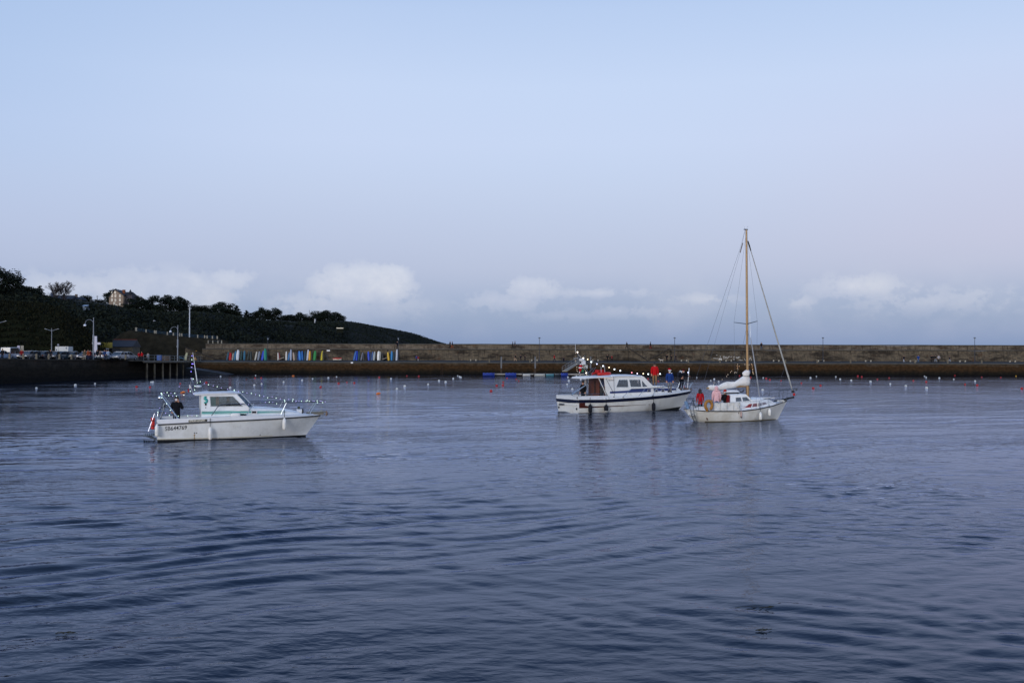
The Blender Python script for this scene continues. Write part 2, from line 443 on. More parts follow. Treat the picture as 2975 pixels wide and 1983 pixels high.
M_wall = stone('weathered_granite', '4A443C', '6E6352', '221E1B')
M_para = stone('parapet_granite', '5E5549', '7A7063', '352D27', sc=1.2)
M_quay = stone('tidal_granite', '4A4238', '625648', '241F19', weed=((1.9, 2.7, '3A2A19'), (.5, 1.6, '1B1812'), (.1, .6, '0E0D0B')))
M_left = stone('dark_quay_granite', '2B2925', '3A3630', '171512', weed=((1.6, 2.9, '1D1A14'), (.4, 1.3, '0E0E0D')))
M_pave = mat('wet_paving', '3A3B3C', .85, var=.3, scale=.5, dirt='232527', spec=.15)
M_tar = mat('quay_asphalt', '35373A', .8, var=.2, scale=.8)
M_cope = mat('coping_granite', '4A4945', .85, var=.25, scale=1.1, dirt='3A3936')

# ================================================================== THE PIER
PY0 = 222.5                                   # water-side face of the pier
PXL, PXR = -72.0, 175.0
def pier():
    root = empty('harbour_pier', ((PXL + PXR) / 2, PY0, 0), 'long stone harbour pier with a lower quay and high parapet wall', 'pier')
    rx = (PXL + PXR) / 2
    def P(x, y, z): return (x - rx, y - PY0, z)
    N = 60
    xs = [PXL + (PXR - PXL) * i / N for i in range(N + 1)]
    def sweep(prof, name, m):
        mb = MB(); rings = []
        for i, x in enumerate(xs):
            j = random.uniform(-.03, .03)
            rings.append([P(x, y + j * .5, z + (j if z > 1 else 0)) for y, z in prof])
        mb.loft(rings); return mb.build(name, m, root)
    sweep([(PY0, -3), (PY0 + .25, 2.55), (PY0 + 9, 2.55), (PY0 + 9, -3)], 'quay_wall', M_quay)
    sweep([(PY0 + .08, 2.552), (PY0 + .08, 2.80), (PY0 + .75, 2.81), (PY0 + .75, 2.552)], 'coping', M_cope)
    sweep([(PY0 + .76, 2.553), (PY0 + .76, 2.77), (PY0 + 8.5, 3.12), (PY0 + 8.5, 2.553)], 'promenade', M_pave)
    sweep([(PY0 + 8.52, 2.56), (PY0 + 8.9, 5.6), (PY0 + 14, 5.6), (PY0 + 14.4, -3)], 'upper_wall', M_wall)
    sweep([(PY0 + 8.75, 5.602), (PY0 + 8.75, 5.80), (PY0 + 11.5, 5.81), (PY0 + 11.5, 5.602)], 'walkway', M_cope)
    sweep([(PY0 + 11.52, 5.604), (PY0 + 11.6, 6.85), (PY0 + 12.6, 6.85), (PY0 + 12.7, 5.604)], 'parapet', M_para)
    sweep([(PY0 + 11.45, 6.853), (PY0 + 11.45, 7.02), (PY0 + 12.75, 7.02), (PY0 + 12.75, 6.853)], 'parapet_capping', M_cope)
    # stairs against the upper wall: one flight at the left end, two meeting flights near the middle
    def flight(px0, px1, name):
        x0 = gd(px0, PY0 + 8, 0).x; x1 = gd(px1, PY0 + 8, 0).x; mb = MB(); n = 16
        for i in range(n):
            t0, t1 = i / n, (i + 1) / n; z = 3.1 + (5.75 - 3.1) * t1; xa, xb = x0 + (x1 - x0) * t0, x0 + (x1 - x0) * t1
            mb.box(((xa + xb) / 2 - rx, 8.0, (z + 2.9) / 2), (abs(xb - xa) + .004, 1.1, z - 2.9))
        mb.build(name, M_wall, root)
        mb = MB(); mb.tube([P(x0, PY0 + 7.38, 3.35), P(x1, PY0 + 7.38, 6.0)], .10, 4); mb.build('stair_string', mat('stair_string_stone', '37312C', .9), root)
    flight(628, 540, 'stairs'); flight(1878, 1826, 'stairs'); flight(1884, 1945, 'stairs')
    # paint scrawl on the wall, and a pale patch beside it
    mb = MB(); q = random.Random(4)
    wl = mat('old_white_paint', 'B9B6B0', .8, var=.3, scale=4, dirt='57524A', dirt_amt=.7)
    X0 = lambda p: gd(p, PY0 + 8.4, 0).x - rx
    zr = lambda r: zat(r, PY0 + 8.6)
    def stroke(a, b, w=.07):
        mb.tube([(X0(a[0]), 8.52 + (zr(a[1]) - 2.56) * .125 , zr(a[1])), (X0(b[0]), 8.52 + (zr(b[1]) - 2.56) * .125, zr(b[1]))], w, 4)
    for a, b in (((2101, 1034), (2108, 1034)), ((2104, 1034), (2104, 1042)), ((2108, 1034), (2108, 1040)), ((2112, 1034), (2112, 1040)), ((2112, 1034), (2115, 1040)), ((2117, 1034), (2121, 1034)),
                 ((2117, 1034), (2117, 1039)), ((2123, 1035), (2128, 1034)), ((2131, 1036), (2135, 1034)), ((2133, 1039), (2133, 1044)), ((2139, 1034), (2142, 1040)), ((2142, 1040), (2146, 1034)),
                 ((2147, 1034), (2147, 1040)), ((2073, 1039), (2087, 1040)), ((2093, 1031), (2094, 1036)), ((2082, 1030), (2085, 1030)), ((2147, 1044), (2158, 1045)), ((2177, 1044), (2181, 1036)),
                 ((2181, 1036), (2184, 1045)), ((2163, 1040), (2167, 1046)), ((2150, 1034), (2146, 1038))):
        stroke(a, b)
    mb.build('paint_scrawl', wl, root)
    mb = MB(); mb.box((X0(2093), 8.62, zr(1042)), (.75, .1, .52)); mb.build('notice_panel', wl, root)
    # iron ladders let into the quay face
    for px in (1284, 1935, 2110):
        x = gd(px, PY0, 0).x - rx; mb = MB()
        for s in (-.22, .22): mb.tube([(x + s, -.05, -.2), (x + s, .1, 2.6)], .035, 5)
        for k in range(8): mb.tube([(x - .22, -.02, .1 + k * .32), (x + .22, -.02, .1 + k * .32)], .02, 4)
        mb.build('iron_ladder', mat('rusted_iron', '3B2A20', .85, var=.3), root)
pier()

# white notice signs on the pier
for px, py, w, h, y, lab in ((954, 1018, .75, .28, PY0 + 8.55, 'small white notice high on the pier wall right of the yellow dinghy'),
                             (1022.5, 1053, .5, .3, PY0 - .06, 'small white sign fixed to the quay face below the blue dinghies'),
                             (552, 1017, .7, .28, PY0 + 8.55, 'small white notice on the pier wall above the cream dinghy')):
    p = at(px, py, y); e = empty('notice_sign', p, lab, 'sign', group='white notices on the pier')
    MB().box((0, 0, 0), (w, .04, h)).build('plate', mat('sign_white', 'E4E6E8', .5, var=.05), e)
    MB().tube([(0, .04, 0), (0, .14, 0)], .03, 5).build('bracket', mat('galvanised', '7F8488', .5, .6), e)

# ================================================================== LEFT QUAY
QE = [(-84, 40), (-72.2, 140), (-69.0, 179), (-71.95, PY0 + .3)]      # water edge of the quay
def quay():
    root = empty('quay_wall', (-72, 150, 0), 'dark stone quay wall below the row of parked cars', 'quay wall')
    mb = MB(); rings = []
    pts = []
    for (a, b) in zip(QE, QE[1:]):
        for i in range(12): pts.append((a[0] + (b[0] - a[0]) * i / 12, a[1] + (b[1] - a[1]) * i / 12))
    pts.append(QE[-1])
    def top(y): return interp(y, [(40, 3.5), (140, 3.42), (179, 3.16), (PY0, 2.76)])
    for x, y in pts: rings.append([(x + 72 + .35, y - 150, -3), (x + 72, y - 150, top(y)), (x + 72 - 2, y - 150, top(y)), (x + 72 - 2, y - 150, -3)])
    mb.loft(rings); mb.build('wall', M_left, root)
    mb = MB(); rings = []
    for x, y in pts: rings.append([(x + 72 + .12, y - 150, top(y) + .003), (x + 72 + .12, y - 150, top(y) + .16), (x + 72 - .6, y - 150, top(y) + .16), (x + 72 - .6, y - 150, top(y) + .003)])
    mb.loft(rings); mb.build('coping', mat('dark_coping', '33322F', .9, var=.25, scale=1), root)
    mb = MB(); rings = []
    for x, y in pts + [(-72.2, 232)]: rings.append([(x - .62, y, top(min(y, PY0)) + .02), (x - 140, y, top(min(y, PY0)) + .3), (x - 140, y, -3), (x - .62, y, -3)])
    o = mb.loft(rings).build('quay_ground', M_tar); o['kind'] = 'structure'
quay()
def qtop(y): return interp(y, [(40, 3.52), (140, 3.44), (179, 3.18), (PY0, 2.78)])

def jetty():
    e = empty('jetty', (-67.2, 190, 0), 'open timber jetty on concrete piles beside the quay wall', 'jetty')
    dk = mat('wet_timber', '4A463F', .8, var=.3, scale=3, stretch=(1, .2, 1))
    mb = MB()
    for k in range(34):
        y = 179.5 + k * 1.05; x1 = interp(y, [(179, -66.3), (200, -65.6), (PY0, -67)])
        mb.box(((-71.6 + x1) / 2 + 67.2, y - 190, interp(y, [(179, 3.1), (PY0, 2.75)])), (x1 + 71.6, 1.0, .14))
    mb.build('deck', dk, e)
    mb = MB(); mb.tube([(-66.35 + 67.2, -10.6, 2.93), (-65.7 + 67.2, 10, 2.85), (-67.1 + 67.2, 25, 2.66)], .2, 4); mb.build('edge_beam', mat('jetty_concrete', '6B6559', .85, var=.3, scale=1.5), e)
    for px, d in ((427, 182), (449, 186), (473, 190), (494, 194), (514, 199), (532, 205)):
        p = gd(px, d, 0); mb = MB()
        mb.tube([(p.x + 67.2, d - 190, -2), (p.x + 67.2, d - 190, 1.0), (p.x + 67.2, d - 190, 2.85)], [.2, .19, .17], 8)
        mb.build('pile', mat('pile_concrete', '6E685B', .85, var=.35, scale=1.2, dirt='1E1C16', dirt_amt=.8), e)
    mb = MB()
    pts = [(-66.6 + 67.2, -10, 3.1), (-65.9 + 67.2, 10, 2.95), (-67.4 + 67.2, 27, 2.8)]
    for h in (.55, 1.05): mb.tube([(x, y, z + h) for x, y, z in pts], .03, 5)
    for k in range(15):
        y = -10 + k * 2.5; x = interp(y, [(p[1], p[0]) for p in pts]); z = interp(y, [(p[1], p[2]) for p in pts]); mb.tube([(x, y, z), (x, y, z + 1.05)], .03, 5)
    mb.build('railing', mat('galvanised_rail', '6D757C', .5, .5), e)
jetty()
def slip():
    mb = MB(); rings = []
    for px, py, d in ((556, 1066, 221.8), (600, 1072, 221.6), (650, 1080, 221.4), (690, 1088.5, 221.2)):
        p = at(px, py, d); rings.append([(p.x, d + .6, p.z), (p.x, d - 4, p.z - .12), (p.x, d - 4, -2), (p.x, d + .6, -2)])
    o = mb.loft(rings).build('slipway', mat('wet_slip_concrete', '3C4044', .35, var=.3, scale=1.0, spec=.6)); tag(o, 'wet concrete slipway sloping into the water by the jetty', 'slipway')
slip()

# ================================================================== HILL
HILL = [(-700, 770), (-200, 815), (0, 842), (60, 846), (130, 866), (180, 878), (260, 888), (330, 890), (400, 905), (500, 912), (560, 908), (650, 916), (750, 934), (850, 940),
        (950, 938), (1000, 938), (1060, 942), (1100, 950), (1150, 961), (1200, 972), (1250, 987), (1285, 999), (1330, 1013), (1400, 1036), (1450, 1060)]
RDG = [(-700, 330), (0, 340), (300, 380), (600, 450), (900, 520), (1280, 600), (1450, 640)]
FOOT = [(-700, 230), (0, 232), (300, 238), (520, 250), (900, 330), (1280, 480), (1450, 560)]
def hill_point(px, t, jag=0.0):
    d0, d1 = interp(px, FOOT), interp(px, RDG); zt = at(px, interp(px, HILL), d1).z
    d = d0 + (d1 - d0) * t
    z = -1 + (zt + 1) * (1 - (1 - t) ** 1.7) if t <= 1 else zt - (t - 1) * 14
    q = gd(px, d, z)
    b = (math.sin(q.x * .11 + 1.3 * math.sin(q.y * .07)) + math.sin(q.y * .13 + q.x * .05 + 2)) * 1.6 * min(1, 3 * t * max(0, 1 - t)) 
    q.z += b; return q
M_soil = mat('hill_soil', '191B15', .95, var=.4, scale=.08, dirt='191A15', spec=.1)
def hill():
    mb = MB(); pxs = list(range(-700, 1456, 14)); rows = [i / 20 for i in range(21)] + [1.3, 2.2, 3.5]
    rings = [[hill_point(px, t) for t in rows] for px in pxs]
    mb.loft(rings, cap=False, closed=False)
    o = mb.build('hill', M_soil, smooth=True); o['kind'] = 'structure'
hill()

def leafcloud(n, rad, rng, q):
    """n leaf-clump faces scattered through ellipsoidal clumps; q: list of (cx,cy,cz,rx,ry,rz)"""
    vs, fs = [], []
    wts = np.array([c[3] * c[4] * c[5] for c in q]) ** .7; wts /= wts.sum()
    for ci in rng.choice(len(q), n, p=wts):
        cx, cy, cz, rx, ry, rz = q[ci]
        v = rng.normal(size=3); v /= np.linalg.norm(v); rr = rng.uniform(.55, 1.06)
        p = np.array([cx + v[0] * rx * rr, cy + v[1] * ry * rr, cz + v[2] * rz * rr])
        a = rng.normal(size=3); a /= np.linalg.norm(a); b = np.cross(a, v + rng.normal(size=3) * .7); b /= max(np.linalg.norm(b), 1e-6)
        s = rad * rng.uniform(.6, 1.4); i = len(vs)
        vs += [tuple(p - a * s), tuple(p + b * s * .6), tuple(p + a * s), tuple(p - b * s * .6)]; fs.append((i, i + 1, i + 2, i + 3))
    return vs, fs
def leafmat(name, c1, c2):
    m = bpy.data.materials.new(name); m.use_nodes = True; q = NG(m.node_tree); b = m.node_tree.nodes['Principled BSDF']
    ge = q.n('ShaderNodeNewGeometry'); oi = q.n('ShaderNodeObjectInfo')
    c = q.ramp(q.m('FRACT', q.m('ADD', ge.outputs['Random Per Island'], oi.outputs['Random'])), [(0, hx(c1)), (1, hx(c2))])
    q.t.links.new(c, b.inputs['Base Color']); b.inputs['Roughness'].default_value = .85; b.inputs['Specular IOR Level'].default_value = .1
    return m
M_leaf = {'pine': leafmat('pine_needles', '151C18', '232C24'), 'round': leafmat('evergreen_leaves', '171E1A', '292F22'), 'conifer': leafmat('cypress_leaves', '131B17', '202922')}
M_bark = mat('bark', '2A2521', .95, var=.3, scale=2)
M_twig = mat('winter_twigs', '3B3638', .95, var=.2, scale=2)
def tree_template(kind, seed):
    rng = np.random.default_rng(seed); r = random.Random(seed)
    e = empty('pine_tree' if kind in ('pine', 'umbrella') else 'bare_tree' if kind == 'bare' else 'conifer_tree' if kind == 'conifer' else 'evergreen_tree', (0, 0, 0), 't', 'tree')
    tk = MB()
    if kind == 'bare':
        br = MB()
        tk.tube([(0, 0, 0), (.01, 0, .2), (0, .01, .42)], [.028, .02, .013], 6)
        def grow(p, d, L, rad, dep):
            qd = p + d * L; br.tube([p, (p + qd) / 2 + Vector((r.uniform(-1, 1), r.uniform(-1, 1), 0)) * L * .06, qd], [rad, rad * .8, rad * .55], 4)
            if dep == 0: return
            for _ in range(4):
                nd = (d + Vector((r.gauss(0, .42), r.gauss(0, .42), r.gauss(.12, .2)))).normalized(); grow(qd, nd, L * r.uniform(.58, .8), rad * .62, dep - 1)
        for k in range(11):
            a = k * 2.4; z = .10 + .03 * k
            grow(Vector((0, 0, z)), Vector((math.cos(a) * (.25 + .03 * k), math.sin(a) * (.25 + .03 * k), 1)).normalized(), .22, .012, 3)
        tk.build('trunk', M_bark, e); br.build('branches', M_twig, e); return e
    cl = []
    if kind == 'umbrella':
        tk.tube([(0, 0, -.1), (.02, .01, .3), (-.01, .02, .62), (.03, 0, .8)], [.035, .028, .02, .012], 6)
        for k in range(9):
            a = k * 2.4; rr = .14 + .2 * ((k * .37) % 1); z = .62 + .26 * ((k * .61) % 1)
            cl.append((math.cos(a) * rr, math.sin(a) * rr, z, r.uniform(.15, .24), r.uniform(.15, .24), r.uniform(.10, .15)))
            tk.tube([(0, .01, .5 + .03 * k * .6), (math.cos(a) * rr, math.sin(a) * rr, z - .03)], [.012, .006], 4)
        cl.append((0, 0, .88, .2, .2, .11)); cl.append((.1, .05, .72, .26, .26, .12)); vs, fs = leafcloud(3200, .026, rng, cl)
    elif kind == 'pine':
        tk.tube([(0, 0, -.1), (.02, .01, .25), (-.01, .02, .5), (.02, 0, .75)], [.04, .03, .022, .012], 6)
        for k in range(24):
            a = k * 2.4; rr = .33 * math.sqrt(((k * .37) % 1)); z = .22 + (.68 - rr * .95) * ((k * .61) % 1) ** .55
            cl.append((math.cos(a) * rr, math.sin(a) * rr, z, r.uniform(.12, .17), r.uniform(.12, .17), r.uniform(.08, .12)))
            tk.tube([(0, .01, .3 + .02 * k), (math.cos(a) * rr, math.sin(a) * rr, z - .03)], [.012, .006], 4)
        for k in range(9): a = k * .7; cl.append((math.cos(a) * .24, math.sin(a) * .24, r.uniform(.12, .45), .17, .17, .14))
        vs, fs = leafcloud(3800, .023, rng, cl)
    elif kind == 'conifer':
        tk.tube([(0, 0, -.1), (0, 0, .9)], [.03, .006], 6)
        for k in range(12):
            z = .16 + k * .07; w = .26 * (1 - z) + .04; a = k * 2.2
            cl.append((math.cos(a) * w * .35, math.sin(a) * w * .35, z, w * r.uniform(.7, 1.1), w * r.uniform(.7, 1.1), .06))
        vs, fs = leafcloud(1900, .028, rng, cl)
    else:
        tk.tube([(0, 0, -.1), (.01, 0, .25), (0, .02, .5)], [.035, .028, .015], 6)
        for k in range(11):
            a = k * 2.4; rr = .08 + .2 * ((k * .53) % 1); z = .38 + .45 * ((k * .29) % 1)
            cl.append((math.cos(a) * rr, math.sin(a) * rr, z, r.uniform(.15, .24), r.uniform(.15, .24), r.uniform(.12, .18)))
            tk.tube([(0, .01, .3), (math.cos(a) * rr, math.sin(a) * rr, z)], [.012, .005], 4)
        vs, fs = leafcloud(2600, .026, rng, cl)
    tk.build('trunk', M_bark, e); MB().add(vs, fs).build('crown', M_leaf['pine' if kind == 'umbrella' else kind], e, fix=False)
    return e
TT = {(k, s): tree_template(k, s) for k in ('umbrella', 'pine', 'round', 'conifer', 'bare') for s in (1, 2, 3)}
ntree = 0
def tree(kind, px, top, base, wid, d, label, group='trees along the ridge'):
    global ntree
    ntree += 1
    o = dup(TT[(kind, 1 + ntree % 3)])
    zb, ztop = at(px, base, d).z, at(px, top, d).z; h = ztop - zb
    frac = {'umbrella': .98, 'pine': .88, 'round': .95, 'conifer': 1.0, 'bare': .88}[kind]; wf = {'umbrella': .78, 'pine': .57, 'round': .64, 'conifer': .5, 'bare': .60}[kind]
    o.location = gd(px, d, zb); sz = h / frac; sw = wid * d / F / wf
    o.scale = (sw, sw, sz); o.rotation_euler = (0, 0, ntree * 1.9)
    tag(o, label, 'tree', group)
tree('pine', -6, 764, 852, 96, 300, 'tallest dark pine, cut by the left edge of the photo')
T_ = [('round', 62, 826, 872, 60, 320, 'low rounded evergreen just right of the tallest pine'), ('round', 30, 835, 880, 60, 318, 'dark bushy evergreen right below the tallest pine'),
      ('conifer', 113, 828, 876, 44, 330, 'pointed dark tree just left of the long stone house'), ('round', 96, 842, 880, 40, 328, 'small dark evergreen left of the pointed tree by the long house'),
      ('bare', 160, 826, 893, 46, 345, 'smaller bare winter tree behind the long stone house'), ('bare', 183, 817, 895, 56, 347, 'larger bare winter tree behind the long stone house'),
      ('round', 252, 856, 895, 32, 360, 'light green evergreen between the long house and the gabled house'), ('round', 283, 868, 900, 40, 362, 'dark evergreen close to the left of the gabled house'),
      ('pine', 326, 834, 892, 44, 424, 'dark dome shaped pine rising behind the gabled house'), ('round', 222, 868, 900, 46, 350, 'dark evergreen in front of the right end of the long house'),
      ('pine', 400, 855, 912, 46, 395, 'first big pine to the right of the gabled house'), ('pine', 440, 852, 914, 52, 400, 'second big pine to the right of the gabled house'),
      ('pine', 492, 852, 912, 50, 405, 'taller of the two pines left of the tall white mast'), ('pine', 522, 856, 914, 48, 410, 'wide pine directly left of the tall white mast'),
      ('round', 576, 884, 918, 60, 430, 'round topped brownish tree directly right of the tall white mast'), ('pine', 645, 873, 920, 54, 450, 'dark dome shaped pine right of the round brownish tree'),
      ('conifer', 686, 886, 926, 40, 455, 'spiky dark tree on the ridge right of the dome shaped pine'), ('conifer', 716, 900, 934, 34, 460, 'short spiky tree left of the paired ridge pines'),
      ('round', 740, 904, 940, 44, 465, 'low dark tree left of the paired ridge pines'), ('pine', 764, 888, 938, 34, 480, 'left one of the paired pines in the middle of the ridge'),
      ('pine', 797, 890, 940, 42, 482, 'right one of the paired pines in the middle of the ridge'), ('round', 828, 914, 944, 40, 490, 'low pale green tree right of the paired ridge pines'),
      ('pine', 874, 903, 944, 34, 505, 'small flat topped pine left of the thin ridge pole'), ('round', 850, 912, 946, 44, 500, 'low dark tree left of the small flat topped pine'),
      ('round', 924, 902, 948, 52, 520, 'left tree of the last dark clump on the ridge'), ('pine', 951, 896, 946, 44, 524, 'tallest tree of the last dark clump on the ridge'),
      ('pine', 982, 903, 950, 38, 528, 'right tree of the last dark clump on the ridge'), ('round', 900, 916, 950, 40, 512, 'low tree at the foot of the thin ridge pole'),
      ('round', 615, 888, 930, 54, 440, 'dark tree between the round brownish tree and the dome shaped pine'), ('round', 372, 880, 908, 36, 390, 'dark shrub like tree against the right wall of the gabled house'),
      ('round', 345, 896, 930, 60, 372, 'dark tree below the front of the gabled house'), ('round', 460, 884, 932, 60, 398, 'dark tree filling the gap under the big pines'),
      ('round', 545, 886, 930, 50, 412, 'low tree behind the top of the tall white mast'), ('round', 668, 896, 940, 50, 450, 'low tree in front of the spiky ridge tree'),
      ('round', 140, 862, 898, 56, 336, 'dark tree in front of the long stone house'), ('round', 190, 868, 900, 54, 340, 'dark bush like tree below the bare winter trees'), ('round', 84, 830, 880, 46, 326, 'dark rounded evergreen between the low one and the pointed tree'), ('pine', 590, 890, 925, 44, 434, 'dark spreading tree just right of the brownish round tree')]
for t in T_: tree(*t)
for o in TT.values(): clear_of(o)

def thicket():
    rng = np.random.default_rng(9); vs, fs = [], []
    n = 95000
    pxs = rng.uniform(-420, 1400, n); ts = rng.uniform(0, 1.06, n) ** .8
    for px, t in zip(pxs, ts):
        right = px > 1010
        p = hill_point(px, t); lump = .5 + .5 * math.sin(p.x * .23 + 2 * math.sin(p.y * .11)) * math.sin(p.y * .19 + p.x * .07)
        hgt = (5.5 * lump + 1.0) * (1 if px < 950 else max(.16, 1 - (px - 950) / 70)) * rng.uniform(.1, 1) * (1 if t < .72 else .30)
        row = HOR - (p.z + hgt - EYE) / p.y * F
        if row < interp(px, HILL) - rng.uniform(0, 5 if not 300 < px < 380 else 0): continue
        a = rng.normal(size=3); a /= np.linalg.norm(a); b = np.cross(a, rng.normal(size=3)); b /= np.linalg.norm(b)
        s = rng.uniform(.28, .70) * (.6 if right else 1); c = np.array([p.x, p.y, p.z + hgt]); i = len(vs)
        vs += [tuple(c - a * s), tuple(c + b * s * .6), tuple(c + a * s), tuple(c - b * s * .6)]; fs.append((i, i + 1, i + 2, i + 3))
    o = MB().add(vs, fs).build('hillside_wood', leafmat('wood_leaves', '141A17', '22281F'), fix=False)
    tag(o, 'dark mass of wood and scrub covering the hillside', 'wood', kind='stuff')
thicket()

# grassy bank in the left foreground, behind the cars
def bank():
    top = [(-500, 800), (-100, 872), (40, 882), (120, 888), (170, 905), (215, 935), (250, 968), (280, 1000), (300, 1030), (320, 1046)]
    mb = MB(); rings = []
    for px in range(-500, 330, 12):
        d1 = interp(px, [(-500, 205), (100, 212), (320, 196)]); zt = at(px, interp(px, top), d1).z; r = []
        for i in range(13):
            t = i / 12; d = 186 + (d1 - 186) * t; q = gd(px, d, 3.2 + (zt - 3.2) * (1 - (1 - t) ** 1.6)); q.z += .5 * math.sin(q.x * .8 + q.y * .5) * t * (1 - t) * 2; r.append(q)
        r += [gd(px, d1 + 6, zt - 2), gd(px, d1 + 16, 0)]
        rings.append(r)
    o = mb.loft(rings, cap=False, closed=False).build('grassy_bank', mat('bank_turf', '181B0E', .95, var=.4, scale=.35, dirt='15170E', spec=.05), smooth=True); o['kind'] = 'structure'
    rng = np.random.default_rng(21); vs, fs = [], []
    me = o.data; nr = 15; cols = len(me.vertices) // nr
    for _ in range(20000):
        ci = rng.integers(0, cols); ri = rng.integers(0, 13); p = me.vertices[ci * nr + ri].co + Vector((rng.normal() * .8, rng.normal() * .8, rng.uniform(0, .6)))
        a = np.array([rng.normal() * .4, rng.normal() * .4, 1]) * rng.uniform(.1, .34); b = rng.normal(size=3) * .12; c = np.array(p); i = len(vs)
        vs += [tuple(c - a), tuple(c + b), tuple(c + a), tuple(c - b)]; fs.append((i, i + 1, i + 2, i + 3))
    q = MB().add(vs, fs).build('bank_grass', leafmat('bank_grass_blades', '11130A', '1B1D10'), fix=False); tag(q, 'dark rough grass and scrub on the bank behind the cars', 'grass', kind='stuff')
bank()

# terrace above the jetty: earth bank, its railing and the lower railed wall
def terrace():
    top = [(330, 985), (350, 968), (380, 958), (400, 962), (480, 972), (560, 980), (640, 985), (660, 990)]
    mb = MB(); rings = []
    for px in range(326, 668, 6):
        zt = at(px, interp(px, top), 240).z; r = []
        for i in range(9):
            t = i / 8; d = 234.5 + 5.5 * t; q = gd(px, d, 2.9 + (zt - 2.9) * t ** .8); q.z += .35 * math.sin(q.x * 1.3 + i) * t * (1 - t) * 3; r.append(q)
        r += [gd(px, 252, zt), gd(px, 254, 0)]; rings.append(r)
    o = mb.loft(rings, cap=False, closed=False).build('terrace_bank', mat('terrace_earth', '2A261D', .95, var=.45, scale=.6, dirt='16170F', spec=.05), smooth=True); o['kind'] = 'structure'
    e = empty('terrace_railing', gd(500, 241, at(500, 975, 241).z), 'long blue railing with pale posts along the terrace above the jetty', 'railing'); L = e.location.copy()
    po = mat('railing_posts', '8E897C', .8, var=.2, scale=3)
    for px in (395, 424, 449, 453, 486, 503.5, 522, 528, 574, 594.5, 601.5, 617, 631):
        w = .42 if px == 395 else .26
        p = gd(px, 241, interp(px, top)); z0 = at(px, interp(px, top) + 4, 241).z; z1 = z0 + (1.05 if px > 410 else 1.2)
        MB().box((p.x - L.x, 0, (z0 + z1) / 2 - L.z), (w, .26, z1 - z0)).build('post', po, e)
    mb = MB()
    for h in (.25, .6, .95):
        mb.tube([tuple(gd(px, 241, at(px, interp(px, top) + 4, 241).z + h) - L) for px in (395, 424, 453, 486, 522, 574, 631)], .03, 5)
    for px in range(396, 631, 3):
        z = at(px, interp(px, top) + 4, 241).z; p = gd(px, 241, z) - L; mb.tube([p + Vector((0, 0, .2)), p + Vector((0, 0, .95))], .018, 4)
    mb.build('blue_bars', mat('faded_blue_paint', '2F4A63', .6, var=.2), e)
    e = empty('stone_post_row', gd(620, 236.5, 6.0), 'short row of pale stone posts above the left end of the pier', 'post row'); L = e.location.copy()
    for px in (604.5, 618, 633, 643.5):
        z0 = at(px, 1000, 236.5).z; MB().box(tuple(gd(px, 236.5, z0 + .45) - L), (.22, .22, 1.0), taper=.85).build('post', po, e)
    MB().tube([tuple(gd(px, 236.5, at(px, 991, 236.5).z) - L) for px in (604.5, 643.5)], .025, 5).build('rail', mat('faded_blue_paint', '2F4A63'), e)
terrace()
# ================================================================== PEOPLE
STAND = dict(pel=(0, 0, .95), sp=(0, 0, 1.14), ch=(0, .005, 1.34), nk=(0, 0, 1.49), hb=(0, -.01, 1.555), hd=(0, -.02, 1.65), ht=(0, -.015, 1.725),
             hl=(.095, 0, .90), kl=(.105, -.015, .5), al=(.11, .02, .09), tl=(.12, -.14, .045), hr=(-.095, 0, .90), kr=(-.105, -.015, .5), ar=(-.11, .02, .09), tr=(-.12, -.14, .045),
             sl=(.185, 0, 1.41), el=(.245, .02, 1.15), wl=(.25, -.05, .90), sr=(-.185, 0, 1.41), er=(-.245, .02, 1.15), wr=(-.25, -.05, .90))
RAD = dict(pel=.15, sp=.145, ch=.165, nk=.062, hb=.075, hd=.1, ht=.06, hl=.105, kl=.075, al=.052, tl=.042, hr=.105, kr=.075, ar=.052, tr=.042, sl=.088, el=.064, wl=.044, sr=.088, er=.064, wr=.044)
BONES = [('pel', 'sp', 1), ('sp', 'ch', 1), ('ch', 'nk', 1), ('nk', 'hb', 0), ('hb', 'hd', 0), ('hd', 'ht', 0), ('pel', 'hl', 2), ('hl', 'kl', 2), ('kl', 'al', 2), ('al', 'tl', 3),
         ('pel', 'hr', 2), ('hr', 'kr', 2), ('kr', 'ar', 2), ('ar', 'tr', 3), ('ch', 'sl', 1), ('sl', 'el', 1), ('el', 'wl', 1), ('ch', 'sr', 1), ('sr', 'er', 1), ('er', 'wr', 1)]
def pose(**k):
    d = dict(STAND); d.update(k); return d
